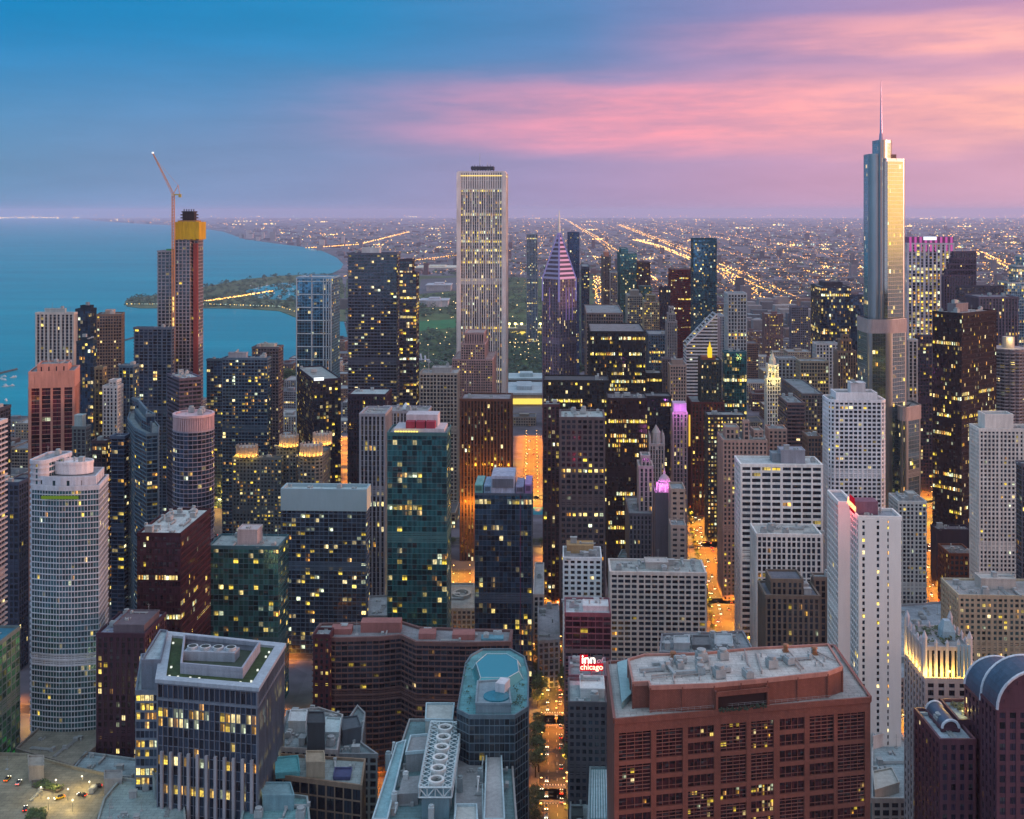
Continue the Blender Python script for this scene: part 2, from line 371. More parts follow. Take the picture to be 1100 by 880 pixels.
def units(root, org, poly, z, n, r, avoid=(), ang=0.0, kinds=(0,1,2,3,4,5,5,6,7,7)):
    xs = [p[0] for p in poly]; ys = [p[1] for p in poly]; inn = offset(poly, -3.0); k = 0; t = 0
    av = [offset(a, 2.2) for a in avoid]; got = []
    while k < n and t < n*30:
        t += 1; p = (r.uniform(min(xs), max(xs)), r.uniform(min(ys), max(ys)))
        if not inside(p, inn) or any(inside(p, a) for a in av) or any(math.hypot(p[0]-q[0], p[1]-q[1]) < 5 for q in got): continue
        got.append(p); kd = r.choice(kinds)
        o = bpy.data.objects.new('roof_unit', unit_mesh(kd)); C.objects.link(o); o.parent = root
        o.location = (p[0]-org[0], p[1]-org[1], z-org[2]); o.rotation_euler = (0,0,ang+r.choice((0, math.pi/2)))
        s_ = r.uniform(.8, 1.25); o.scale = (s_, s_, s_); k += 1
WM = {}
def win_mesh(mat, lit, q):
    k = (mat.name, round(lit*4), round(q*7))
    if k in WM: return WM[k]
    m = MB(); m.quad((0,0,0), (1,0,0), (1,0,1), (0,0,1), round(lit*4)/4, (round(q*7)+.5)/8)
    o = m.build('window', mat, attr=True); me = o.data; bpy.data.objects.remove(o); WM[k] = me; return me
def finish(B, root, wm, gm, rm, limit=100):
    if B.cand:
        c = sorted(B.cand, key=lambda t: (t[0][1]-t[2]*.6))
        for k, (p0, p1, za, zb, lit, q) in enumerate(c):
            if k < limit:
                o = bpy.data.objects.new('window', win_mesh(gm, lit, q)); C.objects.link(o); o.parent = root
                o.location = (p0[0]-B.org[0], p0[1]-B.org[1], za-B.org[2]); o.rotation_euler = (0,0,math.atan2(p1[1]-p0[1], p1[0]-p0[0]))
                o.scale = (math.hypot(p1[0]-p0[0], p1[1]-p0[1]), 1, zb-za)
            else: B.glass.quad((*p0, za), (*p1, za), (*p1, zb), (*p0, zb), lit, q)
    if B.glass.f:
        g = B.glass.build('glazing', gm, root, B.org, attr=True); g['kind'] = 'stuff'
    B.wall.build('wall', wm, root, B.org); B.roof.build('roof', rm, root, B.org)
FOOT = []                              # footprints already taken
def corner(xl, xc, xr, D, b, dep=None):
    if b == 'L': b = 87.4
    if b == 'R': b = -2.6
    b = R(b); v = (math.cos(b), math.sin(b)); u = (-v[1], v[0]); Cx, Cy = xat(xc, D), D
    def sol(px, t):
        k = (px-CX)/F; den = t[0]-k*t[1]
        if abs(den) < 1e-4: return None
        return (k*Cy-Cx)/den
    a, c = sol(xl, u), sol(xr, v)
    fix = lambda s_, m: m if (s_ is None or s_ < 6 or s_ > 130) else s_
    W = max([q for q in (a, c) if q and 6 < q < 130] or [25])
    a, c = fix(a, dep or min(W, 32)), fix(c, dep or min(W, 32))
    if dep:
        if abs(b) < .6: a = dep
        elif b > .97: c = dep
    q = lambda f, g: (Cx+u[0]*a*f+v[0]*c*g, Cy+u[1]*a*f+v[1]*c*g)
    return q, math.degrees(b)
def mk(q, front_left, a0, a1, c0, c1):
    pts = [(a0,c0),(a1,c0),(a1,c1),(a0,c1)]
    return ccw([q(1-a, c) if front_left else q(c, a) for a, c in pts])
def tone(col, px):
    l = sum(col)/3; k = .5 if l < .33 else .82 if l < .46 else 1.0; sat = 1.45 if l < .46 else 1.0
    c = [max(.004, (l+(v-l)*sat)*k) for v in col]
    if px < 480 and l < .46: c = [c[0]*.84, c[1]*1.0, c[2]*1.16]  # cool dusk cast put into the wall colours on the left
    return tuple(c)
def T(name, label, cat, xl, xc, xr, yt, D, b='L', st=None, wall=(.4,.38,.38), gl=None, roof=(.22,.25,.27), tiers=(), pent=(), ant=(), nu=3, dep=None, win=None, group=None, z0=0.0, crown=None, cham=0, poly=None, body_z1=None):
    r = random.Random(hash((xl, yt, D)) & 0xffff)
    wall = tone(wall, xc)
    q, bb = corner(xl, xc, xr, D, b, dep); fl = bb > 45
    P = poly or mk(q, fl, 0, 1, 0, 1); st = st or S(); z1 = zat(yt, D)
    if cham:
        n = len(P); out = []
        for i in range(n):
            p0, p1, p2 = P[i-1], P[i], P[(i+1) % n]; l0 = math.hypot(p1[0]-p0[0], p1[1]-p0[1]); l2 = math.hypot(p2[0]-p1[0], p2[1]-p1[1])
            k0, k2 = cham/l0, cham/l2; A_ = (p1[0]+(p0[0]-p1[0])*k0, p1[1]+(p0[1]-p1[1])*k0); B_ = (p1[0]+(p2[0]-p1[0])*k2, p1[1]+(p2[1]-p1[1])*k2)
            out += [A_, ((A_[0]+B_[0]+p1[0]*.7)/2.7, (A_[1]+B_[1]+p1[1]*.7)/2.7), B_]
        P = out
    cx = sum(p_[0] for p_ in P)/len(P); cy = sum(p_[1] for p_ in P)/len(P); org = (cx, cy, z0)
    FOOT.append(P)
    root = thing(name, label, cat, org, group); B = Bld(org)
    gm = gl or glass_mat()
    wins = (st['bw']*F/D >= 4.2 and st['fh']*F/D >= 4.0) if win is None else win
    tier(B, P, z0, z1, st, r, wins=wins)
    av = []
    for t_ in tiers:                       # (a0,a1,c0,c1,ytop[,style])
        pz = mk(q, fl, *t_[:4]); zz = zat(t_[4], D); tier(B, pz, z1-.3, max(zz, z1+1), t_[5] if len(t_) > 5 else st, r, wins=wins); av.append(pz)
    for t_ in pent:                        # (a0,a1,c0,c1,height,colour)
        pz = mk(q, fl, *t_[:4]); m = MB(); hz = z1+t_[4]
        m.prism(pz, z1-.05, hz, bottom=False)
        ring(m, offset(pz, .25), offset(pz, -.3), hz-.3, hz+.5)
        for k in range(1, int(t_[4]/1.2)): ring(m, offset(pz, .07), offset(pz, -.03), z1+k*1.2, z1+k*1.2+.25)
        m.build('penthouse', wall_mat(t_[5] if len(t_) > 5 else tuple(c*.8 for c in wall), .7), root, org); av.append(pz)
        units(root, org, pz, hz, 2, r, ang=R(bb))
    for a_, c_, h_ in ant:
        pz = q(1-a_, c_) if fl else q(c_, a_); m = MB(); m.cyl(pz[0], pz[1], z1, z1+h_*.5, .5, .3, 6); m.cyl(pz[0], pz[1], z1+h_*.5, z1+h_, .25, .08, 6)
        m.build('antenna', wall_mat((.5,.5,.5), .5), root, org)
    units(root, org, P, z1, int(nu*(2.8 if D < 760 else 1.8 if D < 1000 else 1)), r, av, R(bb))
    if crown: crown(root, org, P, z1)
    finish(B, root, wall_mat(wall), gm, roof_mat(roof))
    return root, P, z1, org
# ================================================================== the ground, the lake, the haze
def flat(name, z, pts, mat, kind='structure', thick=None):
    m = MB()
    if thick: m.prism(ccw(pts), z-thick, z)
    else: m.face([(x, y, z) for x, y in ccw(pts)])
    o = m.build(name, mat); return tag(o, kind=kind)
def ground_mat():
    m = bpy.data.materials.new('city_ground'); m.use_nodes = True; t = NT(m.node_tree)
    tc = t.n('ShaderNodeTexCoord')
    a = t.n('ShaderNodeTexNoise', i_Scale=.0016, i_Detail=8.0, i_Roughness=.7); t.l(tc.outputs['Object'], a.inputs['Vector'])
    v = t.n('ShaderNodeTexVoronoi', i_Scale=.011); v.distance = 'CHEBYCHEV'; t.l(tc.outputs['Object'], v.inputs['Vector'])
    b = t.n('ShaderNodeTexNoise', i_Scale=.05, i_Detail=4.0); t.l(tc.outputs['Object'], b.inputs['Vector'])
    c = t.ramp(a.outputs[0], [(.35, (.045,.065,.045)), (.5, (.11,.10,.13)), (.62, (.20,.17,.21))])  # pale mauve of the distance haze put into the ground colour
    c = t.mix(1.0, c, t.rng(v.outputs['Color'], 0, 1, .5, 1.4), 'MULTIPLY')
    c = t.mix(1.0, c, t.rng(b.outputs[0], .3, .7, .6, 1.3), 'MULTIPLY')
    bs = t.n('ShaderNodeBsdfPrincipled', i_Roughness=.9); t.l(c, bs.inputs['Base Color'])
    o = t.n('ShaderNodeOutputMaterial'); t.l(bs.outputs[0], o.inputs[0]); return m
flat('ground', 0, [(-60000,-1500), (60000,-1500), (60000,62000), (-60000,62000)], ground_mat())
def water_mat():
    m = bpy.data.materials.new('lake_water'); m.use_nodes = True; t = NT(m.node_tree)
    tc = t.n('ShaderNodeTexCoord')
    mp = t.n('ShaderNodeMapping'); mp.inputs['Scale'].default_value = (.004, .02, 1); t.l(tc.outputs['Object'], mp.inputs[0])
    a = t.n('ShaderNodeTexNoise', i_Scale=1.0, i_Detail=6.0, i_Roughness=.6); t.l(mp.outputs[0], a.inputs['Vector'])
    b = t.n('ShaderNodeTexNoise', i_Scale=.0022, i_Detail=7.0); mp2 = t.n('ShaderNodeMapping'); mp2.inputs['Scale'].default_value = (.35, 1.6, 1); t.l(tc.outputs['Object'], mp2.inputs[0]); t.l(mp2.outputs[0], b.inputs['Vector'])
    bs = t.n('ShaderNodeBsdfPrincipled', i_Roughness=.32); bs.inputs['IOR'].default_value = 1.33
    c = t.mix(t.rng(b.outputs[0], .35, .65), (.0,.21,.28), (.0,.29,.36)); t.l(c, bs.inputs['Base Color'])
    bp = t.n('ShaderNodeBump', i_Strength=.6, i_Distance=3.0); t.l(a.outputs[0], bp.inputs['Height']); t.l(bp.outputs[0], bs.inputs['Normal'])
    bs.inputs['Specular IOR Level'].default_value = .22
    o = t.n('ShaderNodeOutputMaterial'); t.l(bs.outputs[0], o.inputs[0]); return m
shore = [(92,235),(100,237),(126,239),(150,240.5),(200,243),(240,249),(262,257),(298,262),(330,266),(347,270),(362,277),(369,284),(366,289),(356,294),(352,300),(362,318),(368,340),(374,364),(352,384),(318,401),(304,413),(298,424),(240,440),(160,448),(80,452),(0,462)]
wl = [gp(x, y, .4) for x, y in shore]
WATER = [(-59500, 61500), (-24800, 61500)] + wl + [(-1400, 1500), (-5000, 1300), (-30000, 1200), (-59500, 1200)]
flat('lake_water', .4, WATER, water_mat())
gp_land = wall_mat((.11,.14,.07), .9, .35, 'park_land', .02)
pen = [(134,324),(140,320),(160,318),(190,312),(224,307),(245,303.5),(262,300),(298,296.5),(330,295),(356,294),(368,300),(372,345),(352,345),(318,341),(300,334),(262,331.5),(224,331),(180,331),(150,331),(136,329)]
flat('peninsula', 1.6, [gp(x, y, 1.6) for x, y in pen], gp_land, thick=1.6)
harbor = [(262,312),(300,304),(352,304),(356,322),(300,322),(276,320)]
flat('harbor_water', 2.0, [gp(x, y, 2.0) for x, y in harbor], bpy.data.materials['lake_water'])
park = [(372,300),(440,296),(640,300),(640,392),(600,412),(540,420),(490,430),(440,420),(385,410),(376,365),(372,330)]
flat('park_lawn', .6, [gp(x, y, .6) for x, y in park], wall_mat((.085,.13,.05), .95, .5, 'lawn', .012))
flat('playing_field', .9, [gp(x, y, .9) for x, y in [(447,345),(490,343),(490,352),(446,356)]], wall_mat((.03,.16,.06), .95, .2, 'turf', .03))
flat('parking_ground', .9, [gp(x, y, .9) for x, y in [(452,300),(492,298),(492,312),(450,316)]], wall_mat((.10,.10,.12), .9, .2, 'asphalt', .03))
for k, (a, b) in enumerate((((-6,403),(18,397)), ((134,366),(147,362)))):
    p0, p1 = gp(*a, .6), gp(*b, .6); m = MB(); m.bar((*p0, 1.0), (*p1, 1.0), 2.6, 6)
    tag(m.build('breakwater', wall_mat((.09,.10,.10), .95, .3, 'rock')), 'long dark stone breakwater at the left edge of the lake' if k == 0 else 'short dark stone breakwater in open water beside the construction tower', 'breakwater', 'breakwaters in the lake')
# haze
hz = MB(); hz.prism([(-61000,-1600),(61000,-1600),(61000,63000),(-61000,63000)], -1.0, 452.0)
hm = bpy.data.materials.new('haze'); hm.use_nodes = True; t = NT(hm.node_tree)
pv = t.n('ShaderNodeVolumePrincipled'); pv.inputs['Color'].default_value = (.72,.74,1.0,1); pv.inputs['Density'].default_value = 2.7e-5; pv.inputs['Anisotropy'].default_value = .1
o = t.n('ShaderNodeOutputMaterial'); t.l(pv.outputs[0], o.inputs['Volume'])
hz_o = tag(hz.build('haze', hm), kind='stuff')

# ================================================================== far city
rr = random.Random(11)
GA = R(2.56); gu = (math.cos(GA), -math.sin(GA)); gv = (math.sin(GA), math.cos(GA))      # grid axes: across, away
def togrid(x, y): return (x*gu[0]+y*gu[1], x*gv[0]+y*gv[1])
def fromgrid(a, b): return (a*gu[0]+b*gv[0], a*gu[1]+b*gv[1])
PARKW = [gp(x, y) for x, y in park]; PENW = [gp(x, y) for x, y in pen]
def blocked(x, y): return inside((x, y), WATER) or inside((x, y), PARKW) or inside((x, y), PENW)
L1, L2, L3, L4 = MB(), MB(), MB(), MB()
def lamp_pt(x, y, z, px, mb):
    s_ = px*math.hypot(x, y)/F; mb.box(x, y, z, s_, s_, s_*.8)
for k in range(13500):
    py = 231.5+105*rr.random()**1.25; px = rr.uniform(-20, 1300)
    if py > 262 and px < 372: continue
    if px < 500 and rr.random() < .35: continue
    x, y = gp(px, py); a, b = togrid(x, y)
    if rr.random() < .7:
        if rr.random() < .5: a = round(a/200)*200
        else: b = round(b/200)*200+rr.uniform(-3,3)
        x, y = fromgrid(a, b)
    if blocked(x, y) or y < 2600: continue
    lamp_pt(x, y, rr.uniform(6, 16), rr.choice((.3,.32,.36,.4,.5,.8))*rr.uniform(.8,1.1), rr.choice((L1,L1,L1,L2,L3,L4)))
for k in range(70):                     # the far shore right on the horizon
    px = rr.uniform(-10, 88); D_ = rr.uniform(52000, 59000); lamp_pt(xat(px, D_), D_, 20, rr.uniform(.45,.95), L2)
# clusters of brighter light: retail yards, stations, stadium
for k in range(70):
    py = 232+70*rr.random()**1.3; px = rr.uniform(0, 1110) if py < 258 else rr.uniform(380, 1110); cx_, cy_ = gp(px, py)
    for j in range(rr.randint(5, 16)):
        x = cx_+rr.gauss(0, 5)*cy_/F; y = cy_*(1+rr.gauss(0, .006))
        if not blocked(x, y): lamp_pt(x, y, rr.uniform(8,20), rr.uniform(.5,1.1), rr.choice((L1,L2,L2,L3)))
def road_lights(pts, step, jit=1.0, size=1.0, mbs=None, two=True, wide=14):
    W_ = [gp(*p) for p in pts]
    for (x0, y0), (x1, y1) in zip(W_[:-1], W_[1:]):
        L = math.hypot(x1-x0, y1-y0); npx = math.hypot(CX+F*x1/y1-CX-F*x0/y0, (F*H/y1-F*H/y0)); n = max(2, int(npx/step))
        for k in range(n):
            # even in the picture means ever farther apart on the ground, like the lamps of a road seen end on
            t_ = (k+rr.random()*.6)/n; i0, i1 = 1/y0, 1/y1; yy = 1/(i0+(i1-i0)*t_); f_ = (yy-y0)/(y1-y0) if abs(y1-y0) > 1 else t_
            xx = x0+(x1-x0)*f_
            for s_ in ((-1,1) if two else (0,)):
                lamp_pt(xx+s_*wide+rr.gauss(0,jit), yy, 11, size*rr.uniform(.4,.85), rr.choice(mbs or (L1,L1,L2)))
road_lights([(607,236),(640,256),(663,273)], 1.0, 4, .9, wide=22)
road_lights([(664,242),(700,256),(740,272),(772,288)], .9, 5, .95, wide=26)
road_lights([(682,259),(706,265),(744,281)], .8, 5, 1.2, (L2,L1,L2), wide=16)
road_lights([(770,286),(808,304),(846,322),(860,330)], 1.0, 5, 1.1, wide=26)
road_lights([(772,292),(800,312),(822,328),(850,335)], .9, 7, 1.2, wide=18)
road_lights([(684,289),(704,304)], .7, 2, 1.3, wide=8)
road_lights([(640,300),(643,318),(647,337)], .8, 4, 1.4, wide=9)
road_lights([(1050,272),(1100,296),(1130,305)], .9, 6, 1.1, wide=22)
road_lights([(820,325),(848,336)], .8, 6, 1.2, wide=15)
road_lights([(330,268),(385,264),(440,250)], 1.2, 6, 1.0, wide=12)
road_lights([(136,330.5),(224,330.5),(300,333),(318,339)], 2.6, 1, .8, (L2,L3), two=False)
road_lights([(222,327),(262,321),(292,316)], 1.0, 3, 1.1, two=True, wide=6)
road_lights([(372,300),(420,285),(490,276)], 2.0, 4, .9)
for yv in (276, 284, 291, 300, 311):
    road_lights([(640+rr.uniform(0,120),yv),(1110,yv+rr.uniform(-3,3))], 5, 8, .8, (L1,L2,L3,L4), two=False)
for xv in (560, 585, 690, 725, 790, 850, 905, 1000, 1060):
    x0 = 600+(xv-600)*.25; road_lights([(x0, 240),(600+(xv-600)*.6, 272),(xv, 318)], 2.2, 3, .75, (L1,L1,L4), two=False)
for m_, c, s_, nm in ((L1,(1.0,.42,.08),3.0,'orange'),(L2,(1.0,.62,.18),3.4,'yellow'),(L3,(.7,.9,.75),1.2,'pale'),(L4,(1.0,.42,.16),.8,'dim orange')):
    tag(m_.build('city_lights', glow_mat(c, s_)), 'thousands of tiny %s street lights spread over the far plain' % nm, 'city lights', 'lights of the far city', 'stuff')

def box_building(x, y, ww, dd, hh, col, seed, lit=.10, ang=None, root=None, full=False):
    pass
# far low roofs as one mass
mass = MB(); massg = [MB() for _ in range(4)]
NEARB = []
for k in range(6100):
    py = 236+112*rr.random()**1.4; px = rr.uniform(-20, 1300); x, y = gp(px, py)
    if y < 2700 or blocked(x, y): continue
    a, b = togrid(x, y); a = round(a/100)*100+rr.uniform(12,88); x, y = fromgrid(a, b)
    if blocked(x, y): continue
    ww, dd, hh = rr.uniform(14,60), rr.uniform(14,50), rr.uniform(6,16)
    if rr.random() < .05: hh = rr.uniform(25,70); ww = dd = rr.uniform(20,32)
    s_ = 1+max(0, (y-9000)/9000); NEARB.append((y, x, y, ww*s_, dd*s_, hh))
    if y < 3700 and len([1]) : pass
NEARB.sort()
FAR_IND = NEARB[:150]
for i_, (_, x, y, ww, dd, hh) in enumerate(NEARB[150:]):
    massg[i_ % 4].box(x, y, 0, ww, dd, hh, -GA)
for m_, c in zip(massg, ((.15,.13,.14), (.08,.08,.10), (.20,.18,.20), (.13,.08,.08))):
    tag(m_.build('distant_city', wall_mat(c, .9, .25, 'far_blocks', .05)), 'low blocks of the far city, too many and too small to count', 'distant city', 'low blocks of the far plain', 'stuff')
# trees of the park and of the far streets: crowns as scattered leaf clumps
trees = MB()
def clump(mb, x, y, r_, h_, n, rg):
    for _ in range(n):
        a = rg.uniform(0, 6.28); q_ = r_*math.sqrt(rg.random()); z = h_*(.25+.75*rg.random()*(1-.5*(q_/r_)**2))
        s_ = r_*rg.uniform(.25,.5); cx_, cy_ = x+q_*math.cos(a), y+q_*math.sin(a)
        d = [rg.uniform(-1,1) for _ in range(6)]
        mb.quad((cx_-s_,cy_+d[0]*s_,z+d[1]*s_*.5), (cx_+d[2]*s_,cy_-s_,z-s_*.3), (cx_+s_,cy_+d[3]*s_,z+d[4]*s_*.5), (cx_+d[5]*s_,cy_+s_,z+s_*.5))
for k in range(4200):
    if rr.random() < .75: px, py = rr.uniform(372, 640), rr.uniform(298, 420)
    else: px, py = rr.uniform(136, 372), rr.uniform(296, 332)
    x, y = gp(px, py)
    if not (inside((x, y), PARKW) or inside((x, y), PENW)): continue
    if 446 < px < 491 and (342 < py < 357 or 297 < py < 317): continue
    if rr.random() < .35: continue
    clump(trees, x, y, rr.uniform(6, 11), rr.uniform(11, 19), 12, rr)
for k in range(1800):
    py = 250+90*rr.random(); px = rr.uniform(380, 1290); x, y = gp(px, py)
    if not blocked(x, y) and y > 2600: clump(trees, x, y, rr.uniform(8, 16)*(1+y/12000), rr.uniform(9, 14), 6, rr)
tag(trees.build('park_woodland', leaf_mat((.022,.048,.022))), 'dark green tree cover of the lakefront park and the far streets', 'woodland', 'park trees', 'stuff')
plights = MB()
for k in range(170):
    px, py = rr.uniform(372, 600), rr.uniform(298, 415); x, y = gp(px, py)
    if inside((x, y), PARKW): lamp_pt(x, y, 11, rr.uniform(.35,.9), plights)
for a_, b_ in (((548,372),(582,372)), ((552,385),(556,352)), ((568,388),(566,352)), ((580,388),(576,352))):
    for j in range(9):
        t_ = j/8; x, y = gp(a_[0]+(b_[0]-a_[0])*t_, a_[1]+(b_[1]-a_[1])*t_); lamp_pt(x, y, 8, .9, plights)
tag(plights.build('park_lights', glow_mat((1.0,.70,.30), 2.5)), 'warm path lights scattered between the park trees', 'park lights', None, 'stuff')
# ================================================================== the towers, far ones first
G = lambda **k: glass_mat(**k)
teal = G(col=(.03,.15,.17), refl=.7, rough=.07); blue = G(col=(.04,.13,.20), refl=.7, rough=.07); dark = G(col=(.022,.032,.048), refl=.4, rough=.08); navy = G(col=(.025,.06,.11), refl=.6, rough=.08)
bronze = G(col=(.03,.018,.02), refl=.2); plum = G(col=(.05,.02,.03), refl=.3); grey = G(col=(.035,.045,.055), refl=.3)
RES = lambda **k: S(**{**dict(fh=3.1, bw=3.6, pw=.5, po=.3, sh=.55, so=.5, lit=(.0,.0,.07)), **k})          # flats
OFF = lambda **k: S(**{**dict(fh=3.9, bw=3.0, pw=.7, po=.4, sh=1.1, so=.2, lit=(.25,.6,.03)), **k})          # offices
RIB = lambda **k: S(**{**dict(fh=3.6, bw=3.4, pw=1.3, po=.8, sh=.7, so=.1, lit=(.1,.6,.05)), **k})           # strong piers
CUR = lambda **k: S(**{**dict(fh=3.7, bw=2.6, pw=.18, po=.12, sh=.35, so=.1, lit=(.1,.6,.05)), **k})         # curtain wall
SLAB = lambda **k: S(**{**dict(fh=3.1, bw=4.2, pw=.3, po=.1, sh=.45, so=1.1, lit=(.0,.0,.06)), **k})         # balconies
W_ = (.50,.50,.52); CON = (.30,.29,.29); TAN = (.36,.29,.24); PNK = (.46,.36,.33); STN = (.38,.34,.31); DK = (.035,.035,.04); BRZ = (.05,.03,.03)

# --- beyond the middle: x left, x corner, x right, y top, distance
T('residential_tower', 'slim grey blue tower with a pale cap, far off right of the tallest central tower', 'tower', 562,566,577,252,2600,'R',RIB(), (.32,.33,.38), blue, ant=((.4,.5,18),), nu=0)
T('residential_tower', 'low dark tower at the foot of the slim grey blue tower beyond the park', 'tower', 545,545.5,560,283,2700,'L',RES(), (.2,.2,.24), grey, nu=0)
T('office_tower', 'dark blue tower topped by a cobalt blue cap behind the chevron crowned tower', 'tower', 609,610,622,250,2100,'R',RIB(), (.10,.13,.24), navy, nu=0)
T('residential_tower', 'dark narrow slab in front of the orange lit street, right of the chevron crowned tower', 'tower', 624,625,633,287,2200,'R',RES(), (.16,.17,.22), navy, nu=0)
T('residential_tower', 'brown tower with a red lit crown beside the far teal tower', 'tower', 646,648,656,276,2500,'R',RIB(), (.26,.2,.2), grey, nu=0, pent=((.2,.8,.2,.8,9,(.5,.2,.12)),))
T('residential_tower', 'pale narrow tower between the red crowned tower and the far teal tower', 'tower', 655,656,663,293,2300,'R',RES(), (.42,.4,.42), grey, nu=0)
T('residential_tower', 'teal glass tower of two joined shafts with a flat top, beyond the river', 'tower', 663,666,684,273,2300,'R',CUR(fh=3.4), (.12,.25,.26), teal, nu=1, tiers=((.1,.5,.1,.9,268),))
T('residential_tower', 'small dark brown tower touching the right of the far teal tower', 'tower', 681,682,685,282,2350,'R',RES(), (.14,.1,.12), bronze, nu=0)
T('office_block', 'low teal block with a violet light right of the far teal tower', 'office block', 686,687,700,308,2100,'R',CUR(), (.12,.2,.22), teal)
T('office_tower', 'oxblood red slab tower beyond the slanted white tower', 'tower', 718,720.5,744,290,1900,'R',S(fh=3.9,bw=2.4,pw=.5,po=.2,sh=1.4,so=.1,lit=(.2,.4,.03)), (.17,.025,.03), plum, nu=2)
T('office_tower', 'dark lower slab against the left side of the oxblood tower', 'tower', 708,709,720,309,1850,'R',OFF(), (.07,.06,.09), dark, nu=1)
T('residential_tower', 'tall blue glass tower with a clear glass top beside the oxblood tower', 'tower', 742,745,770,261,1780,'R',CUR(fh=3.2,lit=(.05,.5,.06)), (.05,.13,.18), blue, nu=0, tiers=((0,1,0,1,257,CUR(lit=(0,0,0))),))
T('apartment_tower', 'white gridded tower with a lit left face, behind the slanted white tower', 'tower', 778,782,802,316,1500,'R',S(fh=4.6,bw=4.2,pw=1.2,po=.5,sh=1.0,so=.5,lit=(.1,.5,.05)), W_, grey, nu=1)
T('office_tower', 'pale narrow tower directly right of the slanted white tower', 'tower', 764,768,778,340,1600,'R',RIB(), (.45,.46,.5), blue, nu=1)
T('office_block', 'pale stone building with a small floodlit dome on top, beyond the river', 'office block', 672,674,690,318,1950,'R',OFF(lit=(0,0,.1)), STN, grey, pent=((.2,.8,.2,.8,8),))
T('office_block', 'cream stone block with a golden pyramid cap right of the domed block', 'office block', 690,692,708,325,1850,'R',OFF(lit=(0,0,.12)), (.42,.34,.26), grey, tiers=((.2,.8,.2,.8,318),))
T('office_block', 'wide beige concrete slab with a dark sign band behind the black lit box', 'office block', 628,630,669,337,1420,'R',OFF(fh=4.2,bw=3,lit=(0,0,.02)), (.36,.31,.31), grey, nu=4)
T('office_tower', 'bluish block right of the black lit box, with a pale flat roof', 'office block', 694,697,719,360,1450,'R',OFF(), (.25,.3,.38), blue)
T('office_tower', 'slender gothic stone shaft left of the slanted white tower', 'tower', 715,717,727,346,1400,'R',RIB(fh=3.6,bw=2.4,pw=1.1,po=.6), (.36,.33,.34), grey, nu=0, tiers=((.15,.85,.15,.85,338),(.3,.7,.3,.7,331)))
T('office_tower', 'grey stone shaft standing below the slender gothic shaft', 'tower', 711,712,722,386,1250,'R',RIB(fh=3.6,bw=2.6), (.34,.3,.33), grey, nu=0)
T('hotel_tower', 'pale pink flat topped old tower at the foot of the slanted white tower', 'tower', 718,720,737,393,1150,'R',OFF(fh=3.6,bw=2.6,pw=1.0,sh=1.2,lit=(0,0,.05)), PNK, grey, pent=((.15,.85,.2,.8,5),))
T('office_block', 'dark squat block between the black lit box and the pink flat topped tower', 'office block', 692,694,711,402,1180,'R',OFF(lit=(.2,.5,.04)), DK, dark)
# right horizon group
T('office_tower', 'white ribbed tower with a magenta lit crown behind the tallest silver tower', 'tower', 972,975,1024,262,1500,'R',S(fh=3.9,bw=5.2,pw=1.9,po=1.2,sh=.6,so=.1,lit=(.7,.6,.3)), (.62,.56,.64), dark, nu=2, roof=(.2,.15,.2))
T('office_tower', 'dark ribbed tower with a stepped sloping top on the right skyline', 'tower', 1012,1014,1048,296,1450,'R',RIB(lit=(0,0,.01)), (.17,.14,.2), dark, nu=0, tiers=((.08,1,0,1,290),(.16,1,0,1,284),(.24,1,0,1,278),(.32,1,0,1,271)))
T('office_tower', 'wide dark slab with a flat roof behind the black glass tower', 'tower', 1028,1030,1078,308,1350,'R',OFF(), (.10,.10,.14), dark, nu=2)
T('office_tower', 'grey ribbed office tower behind the black glass tower, right', 'tower', 1038,1052,1093,320,1200,'R',RIB(lit=(.2,.5,.06)), (.25,.21,.26), dark, nu=4, roof=(.2,.2,.25))
T('office_tower', 'pale stepped glass tower at the right edge of the skyline', 'tower', 1072,1082,1112,304,1500,'R',CUR(lit=(.2,.5,.1)), (.45,.47,.5), blue, nu=0, tiers=((.35,.9,.1,.9,286),(.6,.9,.1,.9,276)))
T('office_tower', 'dark glass tower with lit floors left of the silver tower', 'tower', 871,882,914,309,1500,'R',CUR(fh=3.8,lit=(.3,.4,.08)), (.10,.10,.13), navy, nu=3, pent=((.2,.8,.2,.8,6),))
T('office_tower', 'low dark glass tower in shadow behind the left side of the silver tower', 'tower', 912,914,928,318,1400,'R',CUR(), (.08,.1,.15), navy, nu=1)
T('office_tower', 'slim grey tower left of the dark lit floored tower on the plain', 'tower', 848,850,868,330,1900,'R',OFF(lit=(0,0,.05)), (.3,.3,.38), grey, nu=1)
T('office_block', 'tan blocky warehouse tower on the plain above the clock tower', 'office block', 850,853,870,341,2100,'R',OFF(lit=(0,0,.03)), (.32,.28,.3), grey)
T('office_tower', 'old stone tower with a rounded stepped cap left of the silver tower', 'tower', 896,900,919,378,1200,'R',RIB(fh=3.6,bw=2.8,pw=1.2,lit=(0,0,.10)), (.40,.31,.27), grey, nu=0, tiers=((.2,.8,.2,.8,366),(.35,.65,.3,.7,361)))
T('office_block', 'white stone block with tall windows left of the stepped cap tower', 'office block', 873,877,901,370,1350,'R',OFF(bw=4,pw=1.6,lit=(0,0,.05)), W_, dark)
T('office_block', 'cream block in front of the white stone block, left of the silver tower', 'office block', 855,860,890,389,1250,'R',OFF(lit=(0,0,.08)), (.42,.36,.30), grey)
T('office_block', 'grey columned block right of the white clock tower', 'office block', 832,836,856,386,1300,'R',OFF(bw=4.4,pw=1.8,lit=(0,0,.05)), (.36,.38,.4), grey)
T('office_tower', 'slim white tower with two ribs between the silver tower and the black glass tower', 'tower', 973,976,985,366,1150,'R',RIB(pw=1.6), (.55,.54,.56), grey, nu=0)
